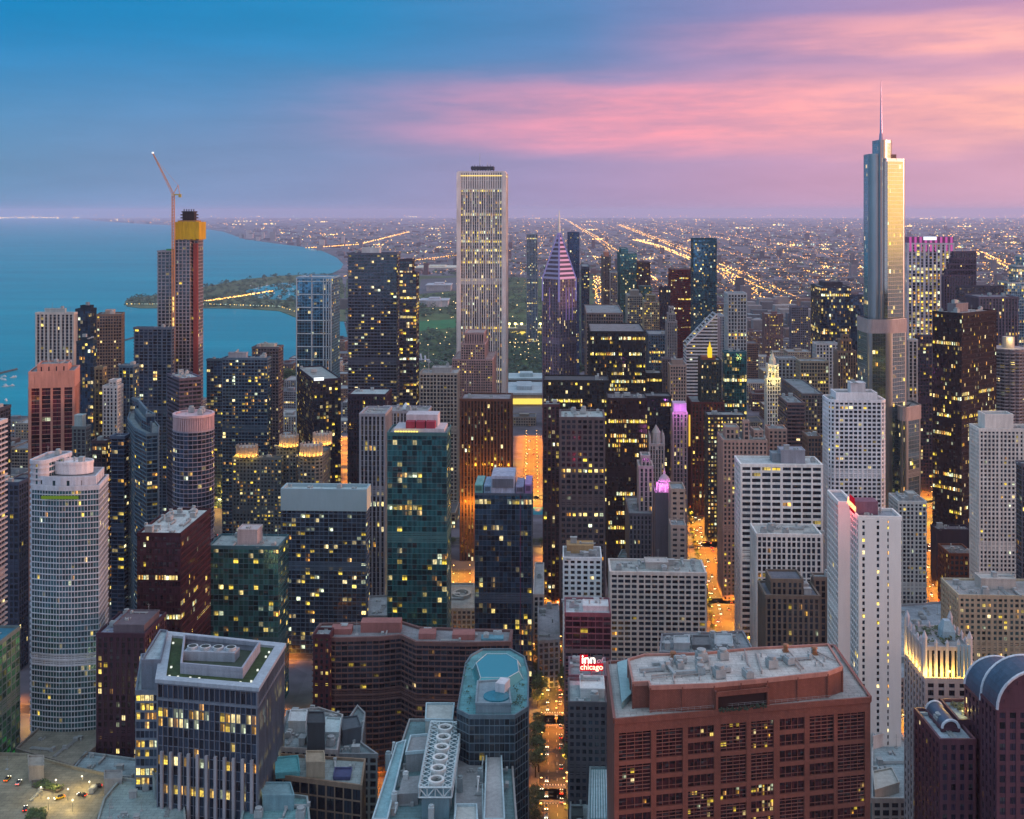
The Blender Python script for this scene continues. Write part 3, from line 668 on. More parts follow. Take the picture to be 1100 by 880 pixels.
T('office_tower', 'dark red grid block behind the slim white ribbed tower', 'tower', 983,985,1001,361,1250,'R',OFF(lit=(0,0,.08)), (.17,.12,.16), dark, nu=2)
T('office_block', 'long brown balconied block stepping down right of the silver tower base', 'office block', 984,988,1003,408,1340,'R',SLAB(), (.25,.2,.2), grey)
T('apartment_tower', 'brown striped block with lit windows right of the white clock tower', 'tower', 836,846,864,434,1000,'R',S(fh=3.3,bw=3.5,pw=.2,po=.1,sh=1.4,so=.5,lit=(0,0,.06)), (.27,.2,.2), dark, nu=4)
T('office_block', 'grey stone block glowing at its foot behind the white rounded tower', 'office block', 840,862,884,424,1150,'R',OFF(lit=(0,0,.15)), (.3,.28,.3), grey)
T('office_block', 'small tan block with slanted side right of the brown striped block', 'office block', 862,868,882,470,940,'R',OFF(lit=(0,0,.05)), (.34,.25,.21), grey)

# --- left, by the lake
T('condo_tower', 'cream white tower of strong piers, leftmost of the lakeside towers', 'tower', 39,79,82,337,1150,'L',S(fh=3.3,bw=4.3,pw=1.5,po=.9,sh=.5,so=.1,lit=(0,0,.05)), (.55,.50,.46), dark, roof=(.3,.3,.3), pent=((.2,.75,.3,.8,4.5,(.4,.45,.45)),))
T('condo_tower', 'near black glass tower between the cream and the tan lakeside towers', 'tower', 81,97,99,333,1220,'L',CUR(lit=(0,0,.05)), (.04,.06,.08), navy, pent=((.2,.9,.3,.8,4),), nu=2)
T('condo_tower', 'tan tower with a fine grid of windows and a corner penthouse by the lake', 'tower', 97,104,130.5,339,1100,12,S(fh=3.0,bw=2.6,pw=.7,po=.3,sh=1.0,so=.25,lit=(0,0,.04)), (.34,.25,.2), dark, roof=(.3,.28,.27), pent=((.3,.65,.3,.8,4,(.42,.33,.28)),))
T('condo_tower', 'dark blue glass tower in front of the near black lakeside tower', 'tower', 82,100,104,368,1020,'L',CUR(fh=3.1,lit=(0,0,.10)), (.05,.08,.10), navy, pent=((.2,.6,.3,.8,4),(.7,.9,.3,.8,3)), nu=2)
T('condo_tower', 'narrow tan ribbed tower with lit windows right of the dark blue glass tower', 'tower', 102,110.5,112,396,960,'L',RES(bw=2.8,pw=1.0), (.42,.33,.23), grey, nu=1)
T('condo_tower', 'blue white tower with a gabled top among the lakeside towers', 'tower', 110.5,126,128,416,930,'L',S(fh=3.0,bw=3.0,pw=1.2,po=.3,sh=.9,so=.2,lit=(0,0,.05)), (.46,.50,.52), navy, tiers=((.4,.9,.1,.9,410),), nu=2)
T('condo_tower', 'dark glass tower with pale vertical strips right of the gabled tower', 'tower', 128,143,145,394,1000,'L',S(fh=3.1,bw=3.4,pw=.5,po=.3,sh=.4,so=.1,lit=(0,0,.12)), (.2,.26,.3), navy, nu=2)
T('condo_tower', 'dark balconied tower with pale floor edges left of the construction tower', 'tower', 144.5,184,187,353,1120,'L',S(fh=3.2,bw=4.4,pw=.8,po=.4,sh=.6,so=.9,lit=(0,0,.04)), (.26,.28,.32), navy, nu=4)
T('condo_tower', 'dark terraced block with a bright corner sign in front of the construction tower', 'tower', 180.5,193,216,408,930,32,S(fh=3.4,bw=3.4,pw=.3,po=.1,sh=1.2,so=.7,lit=(0,0,.03)), (.24,.19,.22), dark, roof=(.45,.5,.52), nu=5)
T('condo_tower', 'small brown flat roofed block with lit windows behind the white curved tower', 'tower', 99,114,121,475,880,'L',RES(lit=(0,0,.2)), (.20,.13,.13), dark)
T('condo_tower', 'dull grey block with stacked terraces left of the octagonal dark tower', 'tower', 120,133,136,470,860,'L',SLAB(), (.2,.22,.27), navy)
T('condo_tower', 'grey green block with a tilted fin roof right of the red lit tower', 'tower', 78,92,97,460,850,'L',RES(bw=3,pw=1.0,lit=(0,0,.08)), (.32,.33,.31), dark, nu=0, pent=((.1,.7,.1,.9,9,(.3,.42,.45)),))
T('condo_tower', 'white balconied tower cut by the left edge of the photo', 'tower', -60,-22,5,462,620,'L',S(fh=3.0,bw=4,pw=.3,po=.1,sh=.9,so=1.2,lit=(0,0,.05)), (.5,.48,.5), dark)
T('condo_tower', 'dark slab with lit windows behind the white balconied tower at the left edge', 'tower', -50,-8,11,443,800,'L',RES(lit=(0,0,.12)), (.10,.10,.12), dark)
T('office_tower', 'dark blue grey low block at the left edge under the lake', 'office block', -20,20,30,520,760,'L',OFF(lit=(0,0,.05)), (.12,.13,.17), dark)
T('condo_tower', 'dark blue tower with terraced pale slabs left of the twin glass towers', 'tower', 222,241,243,387,1180,'L',S(fh=3.1,bw=3.4,pw=.3,po=.1,sh=.5,so=.3,lit=(0,0,.1)), (.2,.27,.31), navy)
T('condo_tower', 'broad blue glass tower of fine floor lines with a boxy roof plant', 'tower', 239,287,291,386,1050,'L',S(fh=3.05,bw=3.0,pw=.35,po=.3,sh=.9,so=.35,lit=(0,0,.09)), (.22,.27,.31), navy, roof=(.3,.32,.34), nu=5, pent=((.1,.5,.3,.8,5,(.33,.34,.38)),))
T('condo_tower', 'brownish tower with a pale roof crown behind the broad blue glass tower', 'tower', 271,299,304,374,1130,'L',S(fh=3.1,bw=3,pw=.6,po=.3,sh=.9,so=.5,lit=(0,0,.05)), (.27,.22,.22), dark, roof=(.35,.4,.38), nu=5, pent=((.2,.8,.3,.8,3,(.4,.42,.38)),))
T('office_tower', 'squared blue glass tower framed by white lines, standing in front of the lake', 'tower', 318,356,365,299,1280,'L',S(fh=3.3,bw=3.3,pw=.2,po=.1,sh=.25,so=.1,lit=(0,0,.03)), (.3,.42,.5), blue, roof=(.4,.45,.48), nu=2)
T('hotel_tower', 'dark tower with a small white sign, in front of the squared blue tower', 'tower', 319,337,366,409,1000,20,S(fh=3.1,bw=2.7,pw=.5,po=.2,sh=.6,so=.1,lit=(0,0,.13)), (.05,.04,.055), dark, roof=(.3,.33,.33), nu=6)
T('apartment_tower', 'huge dark slab tower ribbed by pale floor edges, with a white roof box', 'tower', 374,426,430,273,1200,'L',S(fh=3.3,bw=3.4,pw=.3,po=.2,sh=1.1,so=.7,lit=(0,0,.06)), (.26,.25,.29), dark, roof=(.25,.25,.27), nu=3, pent=((.25,.62,.3,.7,6,(.6,.6,.62)),))
T('apartment_tower', 'dark slab with many lit floors attached to the right of the huge dark slab tower', 'tower', 429,447,450,294,1180,'L',S(fh=3.3,bw=3.2,pw=.3,po=.2,sh=.8,so=.3,lit=(.35,.5,.10)), (.14,.11,.13), dark, nu=1, tiers=((0,.75,.1,.9,280),))
T('office_block', 'dark brown block with a pale flat roof left of the striped office tower', 'office block', 374,414,421,425,980,'L',OFF(bw=2.4,lit=(0,0,.04)), (.07,.045,.06), dark, roof=(.38,.46,.48), nu=2, dep=34)
T('apartment_tower', 'pale pink flats with a stepped crown in front of the tallest central tower', 'tower', 486,529,533,387,1350,'L',S(fh=3.1,bw=2.8,pw=1.0,po=.3,sh=1.0,so=.2,lit=(0,0,.07)), (.47,.36,.36), grey, nu=0, tiers=((.2,.8,.1,.9,371),(.28,.76,.2,.8,360,S(fh=9,bw=3,pw=1.6,po=.4,sh=.6,so=.1,lit=(0,0,0)))), roof=(.4,.3,.3))
T('office_tower', 'cream gridded office tower with a small lit sign on its roof box', 'tower', 451,491,494,402,1180,'L',S(fh=3.8,bw=3.6,pw=.9,po=.5,sh=1.1,so=.3,lit=(.08,.5,.02)), (.50,.44,.40), dark, roof=(.4,.4,.4), nu=3, pent=((.3,.8,.3,.8,5,(.4,.38,.38)),), ant=((.22,.2,26),))
T('office_tower', 'wide striped tower of pale piers and dark glass with a white dome on its roof', 'tower', 408,459,462,443,940,'L',S(fh=3.8,bw=2.9,pw=1.1,po=.7,sh=.3,so=.05,lit=(.1,.5,.02)), (.42,.37,.37), dark, roof=(.3,.3,.3), nu=5, dep=24)
T('office_tower', 'tall striped shaft of pale piers and dark glass left of the green glass tower', 'tower', 387,413,420,446,860,'L',S(fh=3.8,bw=3.1,pw=1.1,po=.8,sh=.3,so=.05,lit=(.12,.6,.02)), (.40,.36,.36), dark, roof=(.32,.32,.32), nu=3)
T('office_tower', 'brown slab tower lit orange from below between the cream and bronze towers', 'tower', 495,548,557,430,1000,'L',S(fh=3.5,bw=2.9,pw=1.2,po=1.0,sh=.2,so=.05,lit=(0,0,.05)), (.17,.095,.08), bronze, roof=(.25,.23,.25), nu=4)
T('apartment_tower', 'narrow dark brown tower with strings of lit windows left of the grey concrete grid tower', 'tower', 583.5,601,602.5,436,880,'L',S(fh=3.1,bw=2.8,pw=1.2,po=.4,sh=.5,so=.1,lit=(0,0,.1)), (.15,.09,.10), bronze, nu=2)
T('office_tower', 'black steel box with rows of yellow lit floors in front of the beige slab', 'tower', 632,634,693,357,1150,'R',S(fh=3.9,bw=1.8,pw=.3,po=.25,sh=.9,so=.1,lit=(.45,.55,.05)), DK, dark, roof=(.2,.19,.2), nu=4)
T('office_block', 'low wide black slab left of the pair of black towers', 'office block', 584,654,657,410,1050,'L',S(fh=3.9,bw=2.2,pw=.3,po=.25,sh=1.0,so=.1,lit=(.3,.4,.05)), DK, dark, roof=(.06,.06,.07), nu=3, dep=34)
T('office_tower', 'taller black tower with brick red glow and yellow floors, left of the pair', 'tower', 650,653,695,429,930,'R',S(fh=3.9,bw=1.7,pw=.3,po=.25,sh=1.0,so=.1,lit=(.55,.5,.04)), (.045,.03,.035), bronze, roof=(.09,.09,.10), nu=5, dep=30)
T('office_tower', 'shorter black tower with a plain dark roof, right of the pair', 'tower', 691,693,721,427,985,'R',S(fh=3.9,bw=1.8,pw=.3,po=.25,sh=1.0,so=.1,lit=(.3,.5,.04)), DK, dark, roof=(.10,.10,.11), nu=1, dep=22)
T('office_tower', 'grey concrete grid tower with a pale roof beside the dark brown narrow tower', 'tower', 602,649,652,450,820,'L',S(fh=3.9,bw=3.9,pw=1.2,po=.8,sh=1.5,so=.4,lit=(.2,.5,.05)), (.23,.19,.20), dark, roof=(.42,.47,.47), nu=7)
T('office_tower', 'tall dark green tower with brick red upper storeys and a gold spire', 'tower', 750,753,775,388,1150,'R',S(fh=3.6,bw=2.6,pw=1.2,po=.3,sh=1.2,so=.1,lit=(0,0,.1)), (.06,.075,.07), navy, nu=0)
T('office_tower', 'teal glass tower with a lit sign band right of the gold spired tower', 'tower', 776,778,802,379,1180,'R',CUR(lit=(.2,.4,.12)), (.08,.2,.24), teal, nu=3)
T('office_tower', 'dark masonry block with a grid of lit windows below the teal sign band tower', 'tower', 757,760,801,447,1060,'R',S(fh=3.6,bw=3.0,pw=1.3,po=.2,sh=1.6,so=.1,lit=(0,0,.45)), (.07,.07,.09), navy, nu=5)
T('office_tower', 'tall pale stone tower lit violet under its flat crown, left of the glowing avenue', 'tower', 721,723,738,444,960,'R',S(fh=3.6,bw=3.0,pw=1.2,po=.5,sh=.7,so=.1,lit=(0,0,.10)), (.40,.33,.35), grey, nu=0, roof=(.3,.3,.3))
T('office_tower', 'narrow dark red tower facing the avenue, behind the violet crowned tower', 'tower', 738,743,748,433,1150,'R',RIB(), (.18,.07,.07), bronze, nu=0)
T('hotel_tower', 'pinkish stone hotel with ornate stepped top left of the white clock tower', 'tower', 771,777,824,474,900,'R',S(fh=3.5,bw=3.2,pw=1.5,po=.3,sh=1.3,so=.1,lit=(0,0,.07)), (.46,.35,.31), grey, nu=3, tiers=((.5,.62,.2,.4,455),(.1,.4,.3,.8,463),(.75,.95,.3,.8,466)), roof=(.3,.3,.28))
T('hotel_tower', 'long pink stone wing with a lit cornice right of the ornate hotel', 'tower', 822,826,845,462,930,'R',S(fh=3.5,bw=3.2,pw=1.5,po=.3,sh=1.3,so=.1,lit=(0,0,.05)), (.46,.33,.29), grey, nu=3)
T('office_tower', 'white gridded office block with long dark windows and a grey roof box', 'tower', 789,796,883,500,800,'R',S(fh=4.1,bw=6.6,pw=1.1,po=.7,sh=1.7,so=.4,lit=(.04,.3,.07)), (.78,.76,.73), dark, roof=(.5,.52,.52), nu=1, pent=((.52,.82,.3,.8,9,(.3,.31,.36)),(.42,.56,.4,.8,6,(.22,.25,.28))), dep=26)
T('office_tower', 'lower white block with narrow upright windows in front of the white gridded office block', 'tower', 803,813,882,575,735,'R',S(fh=3.9,bw=3.2,pw=.9,po=.5,sh=1.0,so=.2,lit=(.1,.4,.05)), (.72,.69,.66), dark, roof=(.42,.42,.40), nu=5, dep=24)
T('office_tower', 'white tower with rounded corners and a punched grid of windows', 'tower', 883,891,952,431,900,'R',S(fh=3.3,bw=3.5,pw=1.0,po=.5,sh=1.3,so=.3,lit=(.05,.5,.05)), (.80,.78,.80), dark, roof=(.3,.3,.3), cham=4, nu=2, tiers=((.14,.86,.15,.85,424,S(fh=9,bw=4,pw=3.9,po=.3,sh=2,so=.1,lit=(0,0,0))),), pent=((.42,.68,.3,.7,13,(.6,.58,.6)),))
T('office_tower', 'black glass tower turned corner on, scattered with yellow lit floors', 'tower', 1002,1033,1070,338,950,38,S(fh=3.8,bw=1.9,pw=.3,po=.25,sh=.9,so=.1,lit=(.38,.5,.06)), (.03,.018,.025), bronze, roof=(.35,.33,.35), nu=5, pent=((.25,.6,.5,.8,7,(.2,.18,.2)),))
T('apartment_tower', 'small striped tower of staggered windows with a blue edged roof below the silver tower', 'tower', 955,965,995,540,830,'R',S(fh=3.0,bw=3.0,pw=1.0,po=.3,sh=1.0,so=.2,lit=(0,0,.1)), (.52,.52,.50), dark, roof=(.3,.3,.33), nu=5, pent=((.5,.8,.4,.8,4),))
T('apartment_tower', 'cream white tower with notched corners and a raised crown at the right edge', 'tower', 1042,1052,1112,462,800,'R',S(fh=3.0,bw=2.8,pw=1.0,po=.5,sh=1.1,so=.3,lit=(0,0,.06)), (.74,.67,.62), dark, roof=(.3,.3,.3), nu=2, tiers=((.12,.62,.1,.8,447,S(fh=20,bw=4,pw=3.9,po=.3,sh=2,so=.1,lit=(0,0,0))),))
T('apartment_tower', 'dark grey tower clipped by the right edge below the cream notched tower', 'tower', 1092,1098,1140,500,700,'R',RES(), (.2,.19,.22), dark)
T('hotel_block', 'cream hotel with a grid of square windows and a low white penthouse, right edge', 'hotel', 1016,1030,1125,641,655,'R',S(fh=3.1,bw=3.1,pw=1.1,po=.4,sh=1.3,so=.2,lit=(0,0,.18)), (.52,.45,.36), G(col=(.05,.09,.09), refl=.3), roof=(.34,.33,.33), nu=4, pent=((.35,.75,.45,.8,6,(.48,.45,.42)),), dep=30)
T('brick_block', 'red brick block glowing orange beside the lit cross street on the right', 'brick building', 1008,1020,1046,596,860,'R',S(fh=4,bw=3.6,pw=1.2,po=.3,sh=1.5,so=.1,lit=(0,0,.1)), (.24,.11,.08), dark, roof=(.14,.13,.14), nu=3)
T('office_block', 'dark windowless block with a curved front behind the red brick block', 'office block', 1000,1006,1044,570,930,'R',S(fh=6,bw=8,pw=7.9,po=.3,sh=1.5,so=.1,lit=(0,0,0)), (.06,.05,.07), dark, roof=(.12,.1,.12), nu=5)
T('deco_block', 'brown stone art deco block with lit top windows in front of the white blocks', 'office block', 815,823,880,641,655,'R',S(fh=3.7,bw=3.0,pw=1.3,po=.6,sh=.9,so=.1,lit=(0,0,.05)), (.30,.255,.22), dark, roof=(.11,.12,.15), nu=6, tiers=((.12,.72,.15,.85,626,S(fh=4,bw=3,pw=1.2,po=.3,sh=1,so=.1,lit=(.6,.5,.1))),))
T('deco_block', 'brown stone wing joining the art deco block, beside the big marble slab', 'office block', 872,875,900,622,672,'R',S(fh=3.7,bw=3.0,pw=1.3,po=.5,sh=.9,so=.1,lit=(0,0,.05)), (.30,.25,.22), dark, roof=(.12,.13,.15), nu=2)
T('hotel_block', 'beige hotel block with deep gridded windows and a pale flat roof, left of the avenue', 'hotel', 656,758,763,617,715,'L',S(fh=3.3,bw=4.3,pw=.9,po=.7,sh=1.2,so=.4,lit=(0,0,.03)), (.60,.55,.51), dark, roof=(.36,.39,.38), nu=6, pent=((.38,.62,.35,.75,4,(.45,.43,.41)),), dep=26)
T('white_block', 'small white block with a vertical column of dark windows above the pink lit block', 'office block', 605,646,648,601,735,'L',S(fh=3.4,bw=3.9,pw=1.6,po=.3,sh=1.5,so=.1,lit=(0,0,.04)), (.75,.79,.82), dark, roof=(.3,.3,.32), nu=2, pent=((.1,.8,.5,.95,5,(.45,.3,.15)),))
T('hotel_block', 'pink lit block with red glowing windows under the roof', 'hotel', 607,656,659,661,640,'L',S(fh=3.5,bw=4,pw=.3,po=.2,sh=.7,so=.2,lit=(0,0,.04)), (.36,.20,.23), plum, roof=(.5,.53,.56), nu=3, pent=((.4,.95,.2,.6,3,(.6,.62,.64)),))
T('office_block', 'slate grey block with punched windows and a white roof box below the rooftop neon sign', 'office block', 611,651,653,757,512,'L',S(fh=3.3,bw=2.7,pw=1.1,po=.3,sh=1.4,so=.2,lit=(0,0,.04)), (.19,.185,.20), dark, roof=(.3,.36,.37), nu=3, pent=((.32,.97,.25,.8,4,(.6,.62,.62)),), dep=26)
T('low_block', 'narrow brown grid block between the slate grey block and the beige hotel', 'office block', 646,655,657,700,640,'L',RES(), (.3,.25,.27), dark)

# --- left middle
T('office_block', 'maroon office box with a pale rooftop full of plant, left of the green glass flats', 'office block', 147.5,194,226,575,640,'L',S(fh=3.7,bw=1.6,pw=.22,po=.15,sh=1.1,so=.1,lit=(.35,.45,.03)), (.085,.028,.035), plum, roof=(.55,.58,.57), nu=7)
T('residential_tower', 'green glass flats with a pink roof box and slatted right side', 'tower', 224,299,310,589,700,'L',S(fh=3.2,bw=3.2,pw=.2,po=.1,sh=.35,so=.15,lit=(0,0,.12)), (.14,.24,.25), G(col=(.03,.13,.13), refl=.4), roof=(.30,.36,.36), nu=4, pent=((.37,.66,.25,.7,9,(.50,.42,.42)),))
T('residential_tower', 'blue glass flats with a plain pale blue band round the top, centre left', 'tower', 303,393,397,529,790,'L',S(fh=3.05,bw=3.2,pw=.3,po=.15,sh=.4,so=.5,lit=(0,0,.12)), (.22,.27,.32), G(col=(.03,.05,.08), refl=.35), roof=(.46,.58,.60), nu=3, body_z1=1)
T('hotel_tower', 'grey punched window hotel wing with flames of light along its top, left end', 'tower', 250,302,304,493,950,'L',S(fh=3.0,bw=3.0,pw=1.0,po=.3,sh=1.2,so=.2,lit=(0,0,.17)), (.30,.31,.30), G(refl=.2), roof=(.2,.22,.23), nu=4)
T('hotel_tower', 'grey hotel block with a lit cornice standing above its two wings', 'tower', 297,318,321,481,960,'L',S(fh=3.0,bw=3.0,pw=1.0,po=.3,sh=1.2,so=.2,lit=(0,0,.08)), (.30,.30,.29), G(refl=.2), roof=(.2,.22,.23), nu=2)
T('hotel_tower', 'grey hotel wing with chamfered corners and a floodlit crown, right end', 'tower', 319,345,356,492,920,'L',S(fh=3.0,bw=3.0,pw=1.0,po=.3,sh=1.2,so=.2,lit=(0,0,.08)), (.34,.32,.30), G(refl=.2), roof=(.2,.22,.23), nu=2, cham=5)
T('apartment_block', 'maroon block dotted with yellow windows left of the finned office block', 'flats', 104,155,178,683,580,'L',S(fh=3.4,bw=3.2,pw=1.1,po=.3,sh=.8,so=.1,lit=(0,0,.28)), (.10,.05,.065), bronze, roof=(.25,.28,.38), nu=3, pent=((.3,.95,.1,.8,4,(.12,.1,.12)),))
T('low_block', 'green lit glass block with a sunken blue roof at the left edge', 'office block', -40,-8,21,697,560,'L',S(fh=3.6,bw=4.5,pw=.4,po=.3,sh=.6,so=.2,lit=(.9,.9,.5)), (.30,.34,.31), G(col=(.03,.12,.06), refl=.2, litc=(.06,.75,.14), s=.13, curtain=.2), roof=(.03,.20,.30), nu=1)
# ================================================================== the buildings one recognises
hr = random.Random(21)
def strt(name, label, cat, org, group=None): return thing(name, label, cat, org, group)
def part(mb, name, mat, root, org, attr=False): return mb.build(name, mat, root, org, attr)
def plight(root, org, p, energy, col, size=.6, name='lamp'):
    l = bpy.data.lights.new(name, 'POINT'); l.energy = energy; l.color = col; l.shadow_soft_size = size
    o = bpy.data.objects.new(name, l); C.objects.link(o); o.parent = root; o.location = (p[0]-org[0], p[1]-org[1], p[2]-org[2]); return o
def cen(P): return (sum(p[0] for p in P)/len(P), sum(p[1] for p in P)/len(P), 0)
def custom(name, label, cat, P, z1, st, wall, gl, roof, seed=1, z0=0, wins=False, parapet=1.2, org=None, root=None, foot=True):
    org = org or cen(P); root = root or thing(name, label, cat, org); B = Bld(org); r = random.Random(seed)
    tier(B, P, z0, z1, st, r, parapet=parapet, wins=wins); 
    if foot: FOOT.append(P)
    return root, org, B, r
def fbox(mb, q, fl, a0, a1, c0, c1, z0, z1): mb.prism(mk(q, fl, a0, a1, c0, c1), z0, z1)
def rounded(P, rad, n=8):
    out = []; m = len(P)
    for i in range(m):
        p0, p1, p2 = Vector(P[i-1]), Vector(P[i]), Vector(P[(i+1) % m])
        a = p1+(p0-p1).normalized()*rad; b = p1+(p2-p1).normalized()*rad
        for k in range(n+1):
            t_ = k/n; out.append(tuple(a*(1-t_)**2+p1*2*t_*(1-t_)+b*t_**2))
    return out
def rect(cx, cy, w_, d_, ang=-GA):
    c_, s_ = math.cos(ang), math.sin(ang); return [(cx+c_*a-s_*b, cy+s_*a+c_*b) for a, b in ((-w_/2,-d_/2),(w_/2,-d_/2),(w_/2,d_/2),(-w_/2,d_/2))]
def text(s_, size, mat, root, loc, rot, name='lettering', ext=.08, font=None, shear=0):
    cu = bpy.data.curves.new(name, 'FONT'); cu.body = s_; cu.size = size; cu.extrude = ext; cu.align_x = 'CENTER'; cu.shear = shear; cu.offset = .012*size
    cu.materials.append(mat); o = bpy.data.objects.new(name, cu); C.objects.link(o)
    dg = bpy.context.evaluated_depsgraph_get(); me = bpy.data.meshes.new_from_object(o.evaluated_get(dg)); me.name = name; bpy.data.objects.remove(o)
    me.materials.clear(); me.materials.append(mat)
    o = bpy.data.objects.new(name, me); C.objects.link(o); o.parent = root; o.location = loc; o.rotation_euler = rot; return o

# ---- the tallest central office tower: white piers, dark slots
q, bb = corner(492, 492.6, 541.5, 1500, 'R', 56); P = mk(q, False, 0, 1, 0, 1); z1 = zat(185, 1500)
WH = (.78,.68,.66)
root, org, B, r = custom('office_tower', 'tallest central tower, a white box of thin piers with roof aerials', 'tower', P, z1-22, S(fh=3.9,bw=3.05,pw=1.15,po=.9,sh=.2,so=.02,lit=(.25,.75,.15)), WH, dark, None, 3, parapet=0)
st2 = S(fh=11,bw=3.05,pw=2.0,po=1.0,sh=.6,so=.05,lit=(0,0,0)); tier(B, P, z1-22, z1, st2, r)
for p_ in P:
    B.wall.prism(ccw([(p_[0]+a, p_[1]+b) for a, b in ((-2.6,-1.6),(2.6,-1.6),(2.6,1.6),(-2.6,1.6))]), 0, z1-.5)
m = MB(); ring(m, offset(P, 1.3), offset(P, .9), z1-5.5, z1-4.0); part(m, 'lit_cornice', glow_mat((1.0,.72,.25), .9), root, org)
m = MB(); cxx, cyy = org[0], org[1]
pr = rect(cxx, cyy, 30, 26); ring(m, pr, offset(pr, -1.0), z1+4, z1+8)
for k in range(9):
    for s_ in (-1, 1): m.box(cxx-14+k*3.5, cyy+s_*12, z1, .6, .6, 9+hr.uniform(-1, 2))
part(m, 'roof_rig', wall_mat((.06,.06,.08)), root, org)
for dx, h_ in ((-4, 26), (6, 14), (9, 12), (-9, 11)):
    m = MB(); m.cyl(cxx+dx, cyy, z1, z1+h_, .6, .2, 6); part(m, 'antenna', wall_mat((.5,.5,.52)), root, org)
finish(B, root, wall_mat(WH), glass_mat((.008,.006,.012), .0, s=1.5, curtain=0), roof_mat((.3,.28,.28)))  # near black panes: shade of the deep slots put into their colour

# ---- the chevron crowned tower with a spire
q, bb = corner(583, 600.5, 618.5, 1500, 43); P = mk(q, False, 0, 1, 0, 1); zs = zat(300, 1500)
col = (.27,.22,.32)
root, org, B, r = custom('office_tower', 'pointed tower with violet and white chevron stripes under a needle spire', 'tower', P, zs, S(fh=3.9,bw=3.0,pw=.9,po=.7,sh=.5,so=.05,lit=(0,0,.07)), col, dark, None, 4, parapet=0)
cx0, cy0 = org[0], org[1]; za = zat(248, 1500); n = 11
mw, mp, mv = MB(), MB(), MB()
for k in range(n):
    a0, a1 = k/n, (k+.45)/n; s0, s1 = 1-a0, 1-a1
    A = [(cx0+(p[0]-cx0)*s0, cy0+(p[1]-cy0)*s0) for p in P]; Bq = [(cx0+(p[0]-cx0)*s1, cy0+(p[1]-cy0)*s1) for p in P]
    z_a, z_b = zs+(za-zs)*a0, zs+(za-zs)*a1; s2 = 1-(k+1)/n; Cq = [(cx0+(p[0]-cx0)*s2, cy0+(p[1]-cy0)*s2) for p in P]
    for e_ in range(4):
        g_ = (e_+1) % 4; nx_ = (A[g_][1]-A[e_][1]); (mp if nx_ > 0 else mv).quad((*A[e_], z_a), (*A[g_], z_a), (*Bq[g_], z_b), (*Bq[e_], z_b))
    mw.prism(Bq, z_b, zs+(za-zs)*(k+1)/n, poly2=Cq, bottom=False, top=(k == n-1))
part(mw, 'spire_roof', wall_mat((.10,.08,.13)), root, org)
part(mp, 'chevron_band', glow_mat((.95,.42,.62), .62), root, org)['kind'] = 'stuff'; part(mv, 'chevron_band', glow_mat((.30,.32,.62), .34), root, org)['kind'] = 'stuff'  # lamplight on the stripes put in as glow, pink right, violet left
for i, p_ in enumerate(P):     # blue white corner ribs running up to the point
    m = MB(); m.bar((p_[0], p_[1], zs-30), (p_[0], p_[1], zs+1), 1.2); m.bar((p_[0], p_[1], zs), (cx0, cy0, za), 1.1); part(m, 'corner_rib', glow_mat((.42,.36,.85), .32), root, org)
for dx in (-.45, .45):
    m = MB()
    for i, p_ in enumerate(P):
        for t_ in (.2, .42, .6, .8):
            a = P[i]; b = P[(i+1) % 4]; m.bar((a[0]+(b[0]-a[0])*t_, a[1]+(b[1]-a[1])*t_, zat(345, 1500)), (a[0]+(b[0]-a[0])*t_, a[1]+(b[1]-a[1])*t_, zat(310, 1500)), .55)
    part(m, 'light_line', glow_mat((.40,.25,.75), .3), root, org); break
m = MB(); m.cyl(cx0, cy0, za-3, za+12, 1.8, 1.2, 8); m.cyl(cx0, cy0, za+12, zat(226, 1500), 1.2, .5, 8); part(m, 'spire', wall_mat((.85,.80,.72)), root, org)
finish(B, root, wall_mat(col), dark, roof_mat((.1,.1,.1)))

# ---- the slanted white tower of horizontal bands
q, bb = corner(737, 737.6, 770.5, 1350, 'R', 34); z_lo, z_hi = zat(371, 1350), zat(337, 1350)
P = mk(q, False, 0, 1, 0, 1); org = cen(P); FOOT.append(P)
root = thing('office_tower', 'white banded tower whose top is cut at a steep slant up to the right', 'tower', org); wl_, gl_ = MB(), MB()
z = 0.0; fh = 3.9
def aa(zz): return 0 if zz <= z_lo else min(.97, (zz-z_lo)/(z_hi-z_lo))
while z < z_hi-2:
    a0 = aa(z+1.9); wl_.prism(offset(mk(q, False, a0, 1, 0, 1), .4), z, z+1.9)
    a1 = aa(z+fh); g_ = mk(q, False, max(0, aa(z+2)), 1, 0, 1)
    for i in range(4):
        a, b = g_[i], g_[(i+1) % 4]; nb = max(1, int(math.hypot(a[0]-b[0], a[1]-b[1])/3))
        for j in range(nb):
            p0 = (a[0]+(b[0]-a[0])*j/nb, a[1]+(b[1]-a[1])*j/nb); p1 = (a[0]+(b[0]-a[0])*(j+1)/nb, a[1]+(b[1]-a[1])*(j+1)/nb)
            gl_.quad((*p0, z+1.9), (*p1, z+1.9), (*p1, z+fh), (*p0, z+fh), (hr.random() < .03)*.7, hr.random())
    z += fh
e0, e1, e2, e3 = q(0,1), q(1,1), q(1,0), q(0,0)
A0, A1 = q(0, 0), q(1, 0); B0, B1 = q(0, 1), q(1, 1)
for (a, b) in ((A0, B0), (A1, B1)): wl_.bar((*a, z_lo), (*b, z_hi), .9)
part(wl_, 'floor_band', wall_mat((.62,.60,.64)), root, org)['kind'] = 'stuff'; part(gl_, 'glazing', dark, root, org, True)['kind'] = 'stuff'
m = MB(); m.box(*q(.4, 1.06), 0, 5, 14, z_hi-6); part(m, 'service_core', wall_mat((.25,.25,.3)), root, org)

